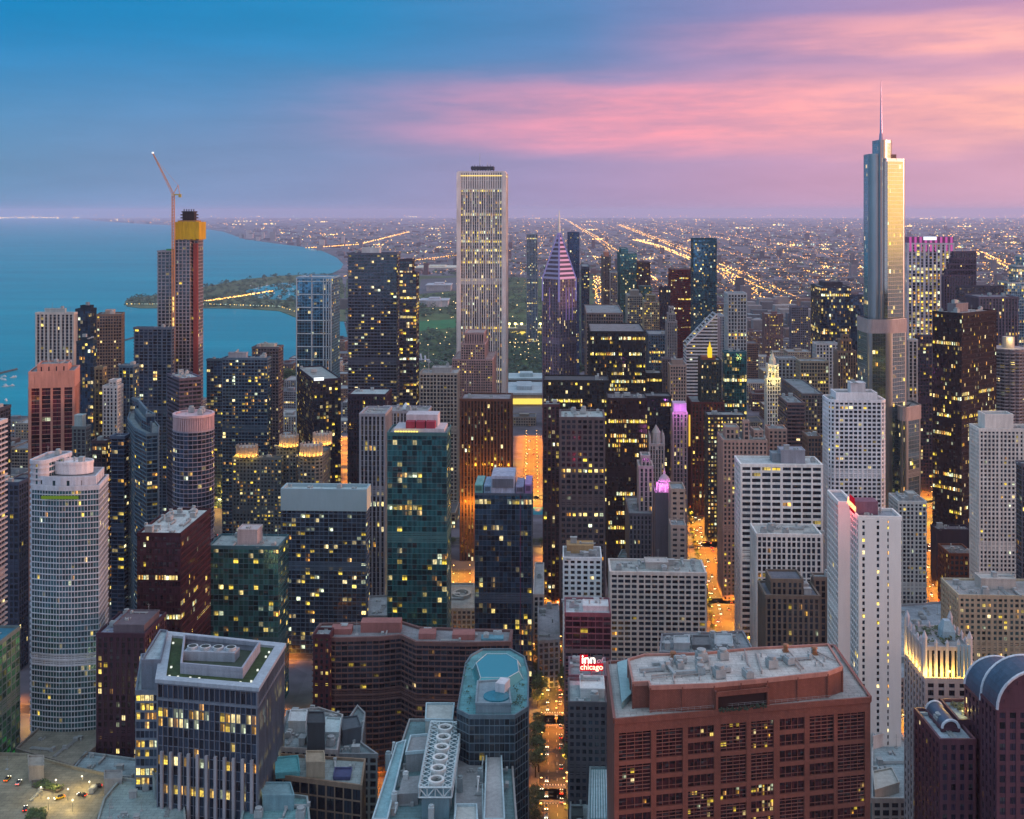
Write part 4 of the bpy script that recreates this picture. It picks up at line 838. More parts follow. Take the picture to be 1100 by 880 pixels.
# ---- the silver tower with rounded shoulders and a long spire, right
D = 1100
def tr(x0, x1, dn, df, rad, sl=0, xm=0): return rounded(ccw([(xat(x0, D+df), D+dn)]+([(xat(xm, D), D+dn), (xat(x1, D+dn+sl), D+dn+sl)] if sl else [(xat(x1, D+dn), D+dn)])+[(xat(x1, D+dn+sl), D+df), (xat(x0, D+df), D+df)]), rad)  # slanted right face shaped to mirror the gold western sky
org = (xat(949, D), D+20, 0)
root = thing('skyscraper', 'tall silver blue glass tower with rounded stepped shoulders and a long spire', 'skyscraper', org)
B = Bld(org); r = random.Random(9); stt = S(fh=3.9,bw=2.6,pw=.07,po=.06,sh=.24,so=.08,lit=(.08,.5,.04))
for x0, x1, dn, df, rad, yt_, sl, xm in ((936,959,5,30,4,152,8,952),(926,950,8,34,7,167,0,0),(944,973,4,32,3.5,172,13,951),(920,975,-2,36,4,345,13,955),(953,990,-8,34,4,438,15,970)):
    PT = tr(x0, x1, dn, df, rad, sl, xm); tier(B, PT, 0, zat(yt_, D), stt, r, parapet=2.0)
    if yt_ == 345:
        FOOT.append(PT)
    if yt_ in (345, 438):
        m = MB(); ring(m, offset(PT, .5), offset(PT, -.4), zat(yt_+13, D), zat(yt_, D)+1.5); part(m, 'terrace_band', wall_mat((.36,.30,.31), .4), root, org)
m = MB(); c_ = (xat(946.5, D+18), D+18); zt = zat(152, D); m.cyl(*c_, zt, zt+9, 2.4, 1.6, 12); m.cyl(*c_, zt+9, zat(84, D), 1.3, .25, 10); part(m, 'spire', wall_mat((.42,.34,.5), .35, metal=.6), root, org)
m = MB(); m.box(xat(962, D), D+18, zat(172, D), 9, 14, 6); part(m, 'penthouse', wall_mat((.35,.16,.12)), root, org)
finish(B, root, wall_mat((.30,.33,.36), .3, .08, 'steel', metal=.8), glass_mat((.31,.44,.48), .9, s=2.0, curtain=0, rough=.13, bump=.0, vary=.04), roof_mat((.3,.3,.3)))

# ---- tower under construction with its crane
D = 1150
org = (xat(200, D), D+15, 0)
root = thing('unfinished_tower', 'concrete tower under construction with yellow screens round its top floors', 'tower', org); B = Bld(org)
rawst = S(fh=3.5,bw=3.6,pw=1.0,po=.2,sh=.8,so=.5,lit=(0,0,.02))
for x0, x1, dn, df, yt_ in ((168,185,4,24,270),(188,204,0,24,257),(203,211,6,24,258)):
    PT = ccw([(xat(x0, D), D+dn), (xat(x1, D), D+dn), (xat(x1, D), D+df), (xat(x0, D), D+df)]); tier(B, PT, 0, zat(yt_, D), rawst, r, parapet=.6)
FOOT.append([(xat(167, D), D), (xat(221, D), D), (xat(221, D), D+32), (xat(167, D), D+32)])
m = MB(); x0, x1 = xat(188.5, D), xat(214, D); za_, zb_ = zat(257.5, D), zat(238.5, D); nP = 8
for k in range(nP):
    a, b = x0+(x1-x0)*k/nP, x0+(x1-x0)*(k+1)/nP; m.box((a+b)/2, D-1.5, za_+(k % 2)*.5, (b-a)*.94, .5, zb_-za_)
for k in range(7):
    for xx in (x0, x1): m.box(xx, D+1+k*3.6, za_, .5, 3.4, zb_-za_)
part(m, 'safety_screen', wall_mat((.62,.38,.015)), root, org)['kind'] = 'stuff'
m = MB(); m.box(xat(200, D), D+12, zat(258, D), 18, 20, zat(237, D)-zat(258, D)); part(m, 'core_wall', wall_mat((.4,.22,.08)), root, org)
m = MB()
for k in range(4): m.box(xat(200, D), D+12, zat(238, D)+k*3, 14-(k == 3)*2, 15, 1.3); 
for k in range(5): m.box(xat(196+k*2.6, D), D+6, zat(238, D), .8, .8, 12.5)
m.box(xat(200, D), D+12, zat(238, D), 11, 12, 10); part(m, 'climbing_formwork', wall_mat((.045,.035,.04)), root, org)
m = MB(); m.box(xat(209, D), D+4.4, 0, 4.6, 2.5, zat(262, D))
for k in range(60): m.box(xat(209, D), D+3.0, k*4.8, 4.2, .5, .4)
part(m, 'hoist_mast', wall_mat((.34,.07,.06)), root, org)
for k in range(14):
    if k % 4 != 3: plight(root, org, (xat(186, D), D+2.5, zat(322+k*5.6, D)), 900, (1,.8,.25), .7, 'work_lamp'); m = MB(); m.box(xat(186, D), D+2.6, zat(322+k*5.6, D), 2.2, .6, 2.6); part(m, 'work_lamp', glow_mat((1,.72,.18), 1.4), root, org)
m = MB(); m.box(xat(180, D), D+8, zat(271, D), 6, 6, 3.0); part(m, 'green_netting', wall_mat((.06,.3,.10)), root, org)
finish(B, root, wall_mat((.33,.29,.32)), dark, roof_mat((.25,.24,.25)))
# crane
cb = (xat(187.3, D), D-4); ztop = zat(209, D); crn = thing('tower_crane', 'luffing tower crane with a raised jib beside the unfinished tower', 'crane', (cb[0], cb[1], 0))
cm = wall_mat((.55,.26,.12), .5)
m = MB()
for sx in (-1.1, 1.1):
    for sy in (-1.1, 1.1): m.bar((cb[0]+sx, cb[1]+sy, 0), (cb[0]+sx, cb[1]+sy, ztop), .28)
z = zat(300, D)
while z < ztop-3:
    for s_ in (-1.1, 1.1):
        m.bar((cb[0]-1.1, cb[1]+s_, z), (cb[0]+1.1, cb[1]+s_, z+3), .16); m.bar((cb[0]+s_, cb[1]-1.1, z+3), (cb[0]+s_, cb[1]+1.1, z), .16)
    z += 3
part(m, 'mast', cm, crn, (cb[0], cb[1], 0))
tip = (xat(165.5, D), cb[1], zat(165, D)); m = MB(); p0 = Vector((cb[0], cb[1], ztop)); p1 = Vector(tip); off = [Vector((.9,0,.6)), Vector((-.9,0,-.6)), Vector((0,1.2,0))]
for o_ in off: m.bar(p0+o_, p1+o_*.4, .25)
for k in range(18):
    a, b = p0+(p1-p0)*(k/18), p0+(p1-p0)*((k+1)/18)
    m.bar(a+off[k % 3]*(1-.6*k/18), b+off[(k+1) % 3]*(1-.6*k/18), .15)
part(m, 'jib', cm, crn, (cb[0], cb[1], 0))
m = MB(); m.box(cb[0]+3.5, cb[1], ztop-.8, 9, 2.6, 1.2); m.box(cb[0]+6.8, cb[1], ztop-3.0, 2.4, 2.8, 2.4); part(m, 'counterweight_deck', wall_mat((.5,.4,.1)), crn, (cb[0], cb[1], 0))
m = MB(); ah = (cb[0]+5.0, cb[1], zat(199, D)); m.bar(p0, ah, .35); m.bar((cb[0]+6.5, cb[1], ztop), ah, .3); m.bar(ah, tuple(p0+(p1-p0)*.85), .12); part(m, 'tie_frame', cm, crn, (cb[0], cb[1], 0))
m = MB(); m.box(cb[0]-.4, cb[1]-1.8, ztop-1.4, 1.8, 1.6, 2.2); part(m, 'cab', wall_mat((.55,.5,.45)), crn, (cb[0], cb[1], 0))
m = MB(); m.box(tip[0], tip[1], tip[2], 1.6, 1.6, 1.2); part(m, 'beacon', glow_mat((1,.9,.85), 1.5), crn, (cb[0], cb[1], 0))

# ---- round tower with a pink ribbed crown
def circ(cx, cy, rad, n=24, a0=0): return [(cx+rad*math.cos(2*math.pi*i/n+a0), cy+rad*math.sin(2*math.pi*i/n+a0)) for i in range(n)]
D = 800; rad = (223.5-180.5)/2/F*D; cc = (xat(202, D), D+rad)
P = circ(*cc, rad, 28)
root, org, B, r = custom('round_tower', 'round glass tower with a pale pink ribbed crown', 'tower', P, zat(464, D), S(fh=3.1,bw=3.0,pw=.15,po=.12,sh=.4,so=.45,lit=(.05,.6,.05)), None, navy, None, 6, parapet=0)
m = MB(); R0 = offset(P, -.8); zc, zd = zat(464, D), zat(449, D); m.prism(R0, zc, zd, bottom=False)
for k in range(56):
    a = 2*math.pi*k/56; m.box(cc[0]+(rad-.2)*math.cos(a), cc[1]+(rad-.2)*math.sin(a), zc, .9, .7, zd-zc+.8, a)
ring(m, offset(P, .5), offset(P, -1.2), zd-.5, zd+1.2)
part(m, 'crown', wall_mat((.60,.42,.45), .5), root, org)
units(root, org, P, zd, 4, hr)
finish(B, root, wall_mat((.30,.27,.33), .5), navy, roof_mat((.3,.3,.32)))

# ---- octagonal dark tower
D = 820; q, bb = corner(133, 150, 176.5, D, 25); P0 = mk(q, False, 0, 1, 0, 1); P = []
for i in range(4):
    a, b = Vector(P0[i]), Vector(P0[(i+1) % 4]); P += [tuple(a+(b-a)*.28), tuple(a+(b-a)*.72)]
root, org, B, r = custom('residential_tower', 'eight sided dark tower with stacked pale blue slabs and a boxy hat', 'tower', P, zat(468, D), S(fh=3.05,bw=3.2,pw=.4,po=.2,sh=.7,so=.5,lit=(0,0,.12)), None, navy, None, 7)
tier(B, offset(P, -5), zat(468, D)-.2, zat(457, D), S(fh=4,bw=4,pw=.4,po=.2,sh=.6,so=.2,lit=(0,0,.03)), r)
tier(B, offset(P, -8), zat(457, D)-.2, zat(449, D), S(fh=4,bw=4,pw=3,po=.2,sh=.6,so=.2,lit=(0,0,0)), r)
finish(B, root, wall_mat((.11,.17,.22)), navy, roof_mat((.22,.28,.30)))

# ---- broad white tower with a curved front, left foreground
D = 600; z1 = zat(524, D)
xs = [34, 50, 66, 82, 95, 106]; P = [(xat(x, D), D-3.2*math.sin(math.pi*min(1, max(0, (x-34)/(106-34))))+0.2) for x in xs] + [(xat(116, D+24), D+24), (xat(36, D+24), D+26)]
P = ccw(P)
root, org, B, r = custom('apartment_tower', 'broad white banded tower with a bowed front and an oval roof deck, left foreground', 'tower', P, z1, S(fh=3.0,bw=1.55,pw=.2,po=.12,sh=.5,so=.38,lit=(0,0,.05)), None, None, None, 8, parapet=1.5)
q2 = rounded(ccw([(xat(30, D), D+1), (xat(47, D), D+1), (xat(60, D), D+24), (xat(34, D), D+24)]), 3.5)
tier(B, q2, 0, zat(497, D), S(fh=3.0,bw=1.8,pw=.2,po=.1,sh=.9,so=.6,lit=(0,0,.06)), r, parapet=1.0)
Pw = offset(P, -2.0); tier(B, Pw, z1-.2, zat(514, D), S(fh=4.5,bw=6,pw=5.9,po=.3,sh=1.2,so=.1,lit=(0,0,0)), r, parapet=1)
ov = [(xat(79, D+12)+10.5*math.cos(t_*math.pi/10), D+12+6.0*math.sin(t_*math.pi/10)) for t_ in range(20)]
m = MB(); zz = zat(513, D); m.prism(ov, zz, zz+5.5, bottom=False); ring(m, offset(ov, .3), offset(ov, -.4), zz+5.2, zz+6.6); part(m, 'roof_house', wall_mat((.66,.62,.64)), root, org)
units(root, org, ov, zz+5.5, 3, hr)
m = MB(); m.quad((xat(48, D), D-4.6, zat(533, D)), (xat(88, D), D-4.9, zat(533, D)), (xat(88, D), D-4.9, zat(530.5, D)), (xat(48, D), D-4.6, zat(530.5, D))); m.box(xat(68, D), D-4.3, zat(534, D), xat(88, D)-xat(48, D), .5, .3); part(m, 'lit_strip', glow_mat((.35,.6,.05), .22), root, org)
units(root, org, q2, zat(497, D), 2, hr)
finish(B, root, wall_mat((.52,.54,.60)), glass_mat((.05,.16,.19), .6, s=1.7, vary=.6), roof_mat((.32,.33,.36)))

# ---- tower with the sunset red put into its wall colour, left
D = 900; q, bb = corner(15.5, 32, 79, D, 14); P = mk(q, False, 0, 1, 0, 1)
root, org, B, r = custom('office_tower', 'brown tower catching the sunset red on its piers and corniced top', 'tower', P, zat(416, D), S(fh=3.4,bw=7.2,pw=1.6,po=1.1,sh=.35,so=.1,lit=(.02,.4,.02)), None, plum, None, 9, parapet=0)
tier(B, offset(P, .6), zat(416, D)-.2, zat(401, D), S(fh=12,bw=9,pw=8.7,po=.35,sh=1.0,so=.2,lit=(0,0,0)), r)
q3 = offset(P, -5); tier(B, q3, zat(401, D)-.2, zat(394, D), S(fh=6,bw=5,pw=4.6,po=.3,sh=.8,so=.2,lit=(0,0,0)), r)
units(root, org, q3, zat(394, D), 7, hr)
finish(B, root, wall_mat((.55,.27,.21), .45), glass_mat((.10,.02,.03), .35), roof_mat((.18,.20,.22)))

# ---- dark green glass tower with white and red roof boxes
D = 700; q, bb = corner(416, 480, 483, D, 'L', 26); fl = True; P = mk(q, fl, 0, 1, 0, 1); z1 = zat(467, D)
root, org, B, r = custom('residential_tower', 'dark green glass tower with a white frame and red boxes on its roof', 'tower', P, z1, S(fh=3.3,bw=3.1,pw=.14,po=.1,sh=.3,so=.12,lit=(.12,.3,.10)), None, None, None, 10, wins=True)
m = MB(); fbox(m, q, fl, .10, .95, .1, .9, z1, z1+3); fbox(m, q, fl, .28, .82, .35, .85, z1, z1+10.5); part(m, 'penthouse', wall_mat((.50,.46,.50)), root, org)
for a0 in (.3, .47, .64):
    m = MB(); fbox(m, q, fl, a0, a0+.15, .12, .33, z1+3, z1+7.2); part(m, 'red_roof_box', wall_mat((.33,.04,.07)), root, org)
m = MB(); 
for k in range(9): fbox(m, q, fl, .12+k*.045, .15+k*.045, .02, .06, z1+.2, z1+1.8)
part(m, 'terrace_light', glow_mat((1.0,.75,.15), 1.3), root, org)['kind'] = 'stuff'
finish(B, root, wall_mat((.05,.14,.15), .4), glass_mat((.02,.12,.135), .65, s=1.25, curtain=.35), roof_mat((.35,.36,.38)))

# ---- dark modern block of stacked glass boxes
D = 720; q, bb = corner(510, 571, 573, D, 'L', 30); P = mk(q, True, 0, 1, 0, 1); z1 = zat(531, D)
root, org, B, r = custom('residential_tower', 'near black glass tower with patchwork panels and stacked glass boxes on top', 'tower', P, z1, S(fh=3.3,bw=2.5,pw=.14,po=.1,sh=.22,so=.1,lit=(.25,.5,.12)), None, None, None, 12, wins=True, parapet=.4)
for a0, a1, h_, c_ in ((0,.14,5.5,(.16,.42,.40)),(.16,.29,5,(.2,.34,.5)),(.29,.70,11,(.36,.4,.52)),(.72,.86,4.5,(.25,.24,.36)),(.88,1,6,(.34,.2,.42))):
    m = MB(); fbox(m, q, True, a0, a1, .02, .85, z1, z1+h_); part(m, 'glass_roof_box', wall_mat(c_, .25, .35, 'panel'), root, org)
    m = MB(); fbox(m, q, True, a0+.02, a1-.02, -.005, .02, z1+h_*.35, z1+h_*.85); part(m, 'dark_panel', wall_mat(tuple(x*.35 for x in c_), .2, .3, 'panel'), root, org)
m = MB(); fbox(m, q, True, .80, .81, -.01, 0, 2, z1); part(m, 'corner_slot', wall_mat((.12,.02,.07)), root, org)
finish(B, root, wall_mat((.06,.09,.13), .4), glass_mat((.03,.07,.12), .65, s=1.15, curtain=.3), roof_mat((.18,.2,.25)))

# ---- marble slab hotel with the red rooftop sign
WM_ = (.82,.78,.74)
D = 560; q, bb = corner(914, 922.5, 968, D, 'R'); P = mk(q, False, 0, 1, 0, 1); z1 = zat(557, D)
org = cen(P); root = thing('hotel_tower', 'tall white marble slab with two thin columns of windows on a blank face', 'hotel', org); B = Bld(org); FOOT.append(P); r = random.Random(3)
def col_face(B, q, fl, spans, z0, z1, fh, blank=True):
    # a blank wall broken by narrow columns of windows: (a0, a1) spans along the front
    xs = [0]+[v for s_ in spans for v in s_]+[1]
    for k in range(0, len(xs), 2):
        a, b = xs[k], xs[k+1]
        if b-a > 1e-3: B.wall.prism(mk(q, fl, a, b, -.02, .02), z0, z1)
    for a, b in spans:
        z = z0; p0 = q(1-a, .0) if fl else q(0, a); p1 = q(1-b, 0) if fl else q(0, b)
        while z < z1-.1:
            hi = min(z+fh, z1); B.glass.quad((*p0, z+1.3), (*p1, z+1.3), (*p1, hi), (*p0, hi), (r.random() < .22)*.8, r.random())
            B.wall.prism(mk(q, fl, a, b, -.012, .01), z, z+1.3); z += fh
col_face(B, q, False, [(.08,.14),(.42,.48),(.67,.705)], 0, z1, 3.1)
Pl = mk(q, False, 0.0, 1, .02, 1); bl = [i for i in range(4)]
lf = S(fh=3.3,bw=3.0,pw=.7,po=.35,sh=.7,so=.3,lit=(0,0,.05))
# the left flank is the only windowed side; find it
idx = max(range(4), key=lambda i: -(Pl[(i+1) % 4][1]-Pl[i][1]) if False else (Pl[i][1]-Pl[(i+1) % 4][1]))
lf['blank'] = tuple(i for i in range(4) if i != idx); tier(B, Pl, 0, z1, lf, r)
units(root, org, P, z1, 5, hr, ang=R(bb))
D2 = 590; qw, _ = corner(896, 901, 916, D2, 'R', 24); Pw = mk(qw, False, 0, 1, 0, 1); zw = zat(541, D2)
idx2 = max(range(4), key=lambda i: Pw[i][1]-Pw[(i+1) % 4][1]); lf2 = dict(lf); lf2['blank'] = tuple(i for i in range(4) if i != idx2); tier(B, Pw, 0, zw, lf2, r); FOOT.append(Pw)
finish(B, root, wall_mat(WM_, .6, .05), dark, roof_mat((.30,.32,.36)))
m = MB(); ph = mk(q, False, .0, .55, .45, 1.0); m.prism(ph, z1, z1+6.5); part(m, 'roof_house', wall_mat((.22,.10,.14)), root, org)
sgn_o = q(.45, .0); sg = thing('rooftop_sign', 'glowing orange script sign on a red wall, on top of the marble slab hotel', 'sign', (sgn_o[0], sgn_o[1], z1))
# red board on the left flank of the roof house, facing left and near
a_ = Vector((*q(.98, -.03), 0)); b_ = Vector((*q(.40, -.03), 0)); dvec = (b_-a_).normalized(); nrm = Vector((dvec.y, -dvec.x, 0)); nrm = nrm if nrm.x < 0 else -nrm
m = MB(); L_ = (b_-a_).length
pts = [a_-nrm*.2, b_-nrm*.2, b_+nrm*.2, a_+nrm*.2]; m.prism(ccw([(p.x, p.y) for p in pts]), z1+.6, z1+8.2); part(m, 'sign_board', glow_mat((.55,.008,.03), .55), sg, (sgn_o[0], sgn_o[1], z1))
mid = (a_+b_)/2+nrm*.35; text('Avenue', 5.6, glow_mat((1.0,.30,.12), 3.2, sampled=False), sg, (mid.x-sgn_o[0], mid.y-sgn_o[1], 2.6), (R(90), 0, math.atan2(dvec.y, dvec.x)+(math.pi if (dvec.x*nrm.y-dvec.y*nrm.x) > 0 else 0)), shear=.25)
plight(sg, (sgn_o[0], sgn_o[1], z1), (mid.x+nrm.x*5, mid.y, z1+4), 5500, (1,.12,.12), 2, 'sign_glow')

# ---- violet domed stone hotel and the gothic tower
STN2 = (.48,.43,.43)
D = 930; root, P, z1, org = T('gothic_tower', 'gothic stone tower with a crown of pinnacles and open buttresses', 'tower', 697, 698, 713, 478, D, 'R', S(fh=3.7,bw=2.2,pw=1.0,po=.8,sh=.5,so=.1,lit=(0,0,.04)), STN2, grey, nu=0, dep=15)
m = MB()
for i, p_ in enumerate(P):
    c = Vector(p_)+(Vector(P[(i+1) % 4])-Vector(p_))*.5
    for t_ in (Vector(p_), c):
        m.cyl(t_.x, t_.y, z1-4, z1+6, .9, .8, 6); m.cyl(t_.x, t_.y, z1+6, z1+10, .9, .05, 6)
m.cyl(org[0], org[1], z1, z1+9, 4.2, 3.6, 8); m.cyl(org[0], org[1], z1+9, z1+15, 3.8, .3, 8)
part(m, 'pinnacle_crown', wall_mat(STN2), root, org)
T('gothic_tower', 'lower stone shoulder with tall window slots against the black towers, left of the dome', 'tower', 684,687,701,502,860,'R',S(fh=3.7,bw=3.0,pw=1.5,po=.7,sh=.5,so=.1,lit=(0,0,.08)), STN2, grey, nu=1, tiers=((.2,.8,.2,.8,492),), dep=20)
T('office_block', 'grey stone block with rows of lit windows at the foot of the gothic shoulder', 'office block', 672,676,700,553,850,'R',S(fh=3.7,bw=3.0,pw=1.5,po=.3,sh=1.0,so=.1,lit=(0,0,.15)), (.3,.3,.33), grey, nu=4)
root, P, z1, org = T('domed_hotel', 'stone hotel with a blank grey gable and a dome lit bright violet', 'hotel', 702, 704, 722, 531, 815, 'R', S(fh=3.6,bw=40,pw=0,po=.1,sh=0,so=.05,lit=(0,0,0),blank=(0,1,2,3)), (.25,.22,.25), grey, nu=1, dep=22)
m = MB(); dc = (org[0]+1, org[1]-3); m.cyl(*dc, z1, z1+7, 5.4, 5.4, 12)
for k in range(4): m.cyl(*dc, z1+7+k*1.6, z1+8.6+k*1.6, 4.4*math.cos(k*.38), 4.4*math.cos((k+1)*.38), 14)
m.cyl(*dc, z1+13, z1+17, .9, .2, 8); part(m, 'dome', wall_mat((.5,.36,.45)), root, org)
m = MB()
for k in range(8):
    a = k*math.pi/4; m.box(dc[0]+5.3*math.cos(a), dc[1]+5.3*math.sin(a), z1+1, .8, .8, 5.0, a); 
part(m, 'lit_column', glow_mat((1.0,.35,.95), 1.1), root, org)['kind'] = 'stuff'
for k in range(6):
    a = k*math.pi/3; plight(root, org, (dc[0]+7.5*math.cos(a), dc[1]+7.5*math.sin(a), z1+6), 1500, (1.0,.22,.85), .8, 'violet_floodlight')
T('hotel_block', 'cream stone wing with single windows right of the grey gable, facing the avenue', 'hotel', 719,721,736,527,790,'R',S(fh=3.5,bw=4.0,pw=2.2,po=.2,sh=1.9,so=.1,lit=(0,0,.04)), (.42,.34,.30), dark, nu=1, dep=20)
T('hotel_block', 'lower cream stone annex with single windows below the hotel wing', 'hotel', 719,721,737,566,765,'R',S(fh=3.5,bw=4.0,pw=2.2,po=.2,sh=1.9,so=.1,lit=(0,0,.04)), (.40,.33,.30), dark, nu=1, dep=16)
# violet crown of the avenue tower
for o_ in list(bpy.data.objects):
    if o_.get('label', '').startswith('tall pale stone tower lit violet'):
        zz = zat(444, 960); c0 = o_.location; m = MB(); m.box(c0.x, c0.y, zz-1, 11, 14, 9, -GA); part(m, 'violet_crown', wall_mat((.5,.35,.5)), o_, c0)
        for k in range(6): plight(o_, c0, (c0.x-8+k*3.2, c0.y-16, zz+2), 1000, (.85,.25,1.0), .8, 'violet_floodlight')
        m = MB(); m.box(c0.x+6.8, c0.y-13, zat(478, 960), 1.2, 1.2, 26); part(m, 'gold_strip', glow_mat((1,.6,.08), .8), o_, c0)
    if o_.get('label', '').startswith('tall dark green tower with brick'):
        zz = zat(388, 1150); c0 = o_.location; m = MB(); m.box(c0.x-2, c0.y, zz-14, 17, 17, 14.2, -GA); m.box(c0.x-2, c0.y, zz, 14, 14, 4, -GA); part(m, 'brick_top', wall_mat((.20,.07,.05)), o_, c0)
        m = MB(); m.box(c0.x-1, c0.y-6, zz+3, 4.2, 4.2, 10, -GA); m.cyl(c0.x-1, c0.y-6, zz+13, zz+19, 1.4, .2, 6); part(m, 'gold_spire', glow_mat((1.0,.66,.03), .85), o_, c0)  # bright gold of the spire put in as glow, no lamp inside

# ---- white clock tower
D = 1100; q, bb = corner(822, 824, 838, D, 'R', 14); P = mk(q, False, 0, 1, 0, 1); z1 = zat(407, D)
root, org, B, r = custom('clock_tower', 'slim white clock tower floodlit yellow, with a domed lantern on top', 'clock tower', P, z1, S(fh=3.7,bw=2.4,pw=.9,po=.3,sh=1.0,so=.1,lit=(0,0,.05)), None, grey, None, 13)
tier(B, offset(P, -1.4), z1-.2, zat(393, D), S(fh=6,bw=3,pw=1.2,po=.3,sh=.8,so=.1,lit=(0,0,.6)), r)
m = MB(); m.cyl(org[0], org[1], zat(393, D), zat(386, D), 3.6, 3.2, 8); m.cyl(org[0], org[1], zat(386, D), zat(381, D), 2.8, 1.0, 8); m.cyl(org[0], org[1], zat(381, D), zat(377, D), .5, .1, 6); part(m, 'lantern', wall_mat((.6,.56,.45)), root, org)
m = MB(); fq = q(0, .5); m.cyl(0, 0, 0, .3, 2.4, 2.4, 20); ck = part(m, 'clock_face', glow_mat((1.0,.8,.4), .9), root, (0,0,0)); ck.location = (fq[0]-org[0], fq[1]-org[1]-.6, zat(411, D)); ck.rotation_euler = (R(90), 0, 0)
for k in range(4):
    for yy in (404, 395): plight(root, org, (org[0]-9+k*6, org[1]-12, zat(yy+4, D)), 1500, (1,.72,.2), .6, 'floodlight')
for yy in (425, 440, 455): plight(root, org, (xat(838.5, D)+3, D-3, zat(yy, D)), 900, (1,.72,.15), .6, 'floodlight')
finish(B, root, wall_mat((.55,.54,.54)), grey, roof_mat((.4,.4,.4)))

# ---- corncob round tower, right edge
D = 1000; rad = 16.5; cc = (xat(1092, D), D+rad); pet = []
for k in range(16):
    for j in range(5):
        a = 2*math.pi*(k+j/5)/16; pet.append((cc[0]+(rad-1.8+1.8*abs(math.sin(math.pi*j/5))**.7)*math.cos(a), cc[1]+(rad-1.8+1.8*abs(math.sin(math.pi*j/5))**.7)*math.sin(a)))
P = circ(*cc, rad-3.2, 20); root, org, B, r = custom('round_tower', 'round concrete tower of petal shaped balconies with a lit roof core', 'tower', P, zat(378, D), S(fh=3.0,bw=3.4,pw=.5,po=.1,sh=.3,so=.1,lit=(0,0,.05)), None, dark, None, 14)
m = MB(); z = 40
while z < zat(378, D)+1: m.prism(pet, z, z+.95); z += 3.0
part(m, 'balcony', wall_mat((.33,.29,.31)), root, org)['kind'] = 'stuff'
m = MB(); m.cyl(*cc, zat(378, D), zat(364, D), 5.0, 5.0, 16); part(m, 'roof_core', wall_mat((.5,.42,.36)), root, org)
plight(root, org, (cc[0]-1, cc[1]-8, zat(366, D)), 2500, (1,.75,.3), .6, 'floodlight')
finish(B, root, wall_mat((.3,.27,.29)), dark, roof_mat((.2,.2,.22)))

# ---- red granite building, foreground
z1 = 122.0; RG = (.27,.098,.072)
P = ccw([gp(660,774.5,z1), gp(935,751,z1), gp(896,695,z1), gp(652,713,z1)])
org = cen(P); root = thing('office_building', 'red granite building with louvred window bays and a wide grey roof, foreground', 'building', org); FOOT.append(P)
RGM = wall_mat(RG, .45, .18, 'granite', 2.0); B = Bld(org)
fi = min(range(4), key=lambda i: P[i][1]+P[(i+1) % 4][1]); a = Vector(P[fi]); b = Vector(P[(fi+1) % 4]); L = (b-a).length; d = (b-a)/L; o_ = Vector((d.y, -d.x))
cols = [(105,225),(245,345),(365,465),(490,590),(608,697),(720,818),(838,935),(950,1060)]; cols = [((c0-88)/(1082-88)*L, (c1-88)/(1082-88)*L) for c0, c1 in cols]
def W3(s_, z_, off): p_ = a+d*s_+o_*off; return (p_.x, p_.y, z_)
gm_r = glass_mat((.05,.012,.014), .25, s=1.0, curtain=.25); ztop = z1-4.6; fh = 5.9; nrow = 19; sill = 1.5
gr = random.Random(2)
edge = MB(); pv_ = 0.0
for k, (c0, c1) in enumerate(cols+[(L, L)]):           # granite piers between the bays
    edge.quad(W3(pv_,0,0), W3(c0,0,0), W3(c0,ztop,0), W3(pv_,ztop,0))
    for e_ in (pv_, c0): edge.quad(W3(e_,0,0), W3(e_,0,-1.1), W3(e_,ztop,-1.1), W3(e_,ztop,0)) if e_ == c0 else edge.quad(W3(e_,0,-1.1), W3(e_,0,0), W3(e_,ztop,0), W3(e_,ztop,-1.1))
    for g_ in (.25, -.25):
        if 0 < c0 < L: pass
    pv_ = c1
edge.quad(W3(0,ztop,0), W3(L,ztop,0), W3(L,z1,0), W3(0,z1,0))
edge.prism(ccw([tuple((a+o_*.5)), tuple((b+o_*.5)), tuple(b-o_*.3), tuple(a-o_*.3)]), z1-1.2, z1+.9)
for i in range(4):                                      # the other three sides, plain granite with the same piers
    if i == fi: continue
    p0, p1 = Vector(P[i]), Vector(P[(i+1) % 4]); edge.quad((*p0,0), (*p1,0), (*p1,z1), (*p0,z1)); dd_ = (p1-p0).normalized(); oo = Vector((dd_.y, -dd_.x))
    edge.prism(ccw([tuple(p0+oo*.5), tuple(p1+oo*.5), tuple(p1-oo*.5), tuple(p0-oo*.5)]), z1-1.0, z1+1.0)
part(edge, 'wall', RGM, root, org)
lit_at = {(2,0):.5,(3,0):.35,(4,0):.35,(3,2):.25,(4,2):.9,(4,3):.9,(2,4):.8,(2,5):.4,(4,4):.6,(1,1):.15,(0,2):.12,(7,2):.3,(7,3):.2,(3,3):.25,(0,1):.15}
pat = {0:[2,2,1,1,2,1,2,1,2,1,2,2], 1:[2,1,1,1,2,1,1,2,1,1,2,1], 2:[1,1,1,1,2,1,1,1,2,1,1,2], 3:[2,2,1,2,1,1,2,2,1,1,2,1], 4:[2,2,1,1,2,1,1,2,1,1,1,2], 5:[1,1,1,1,1,2,1,1,1,1,1,2], 6:[2,1,1,1,1,1,2,1,1,1,2,1], 7:[2,2,2,1,1,2,1,1,2,1,1,2]}
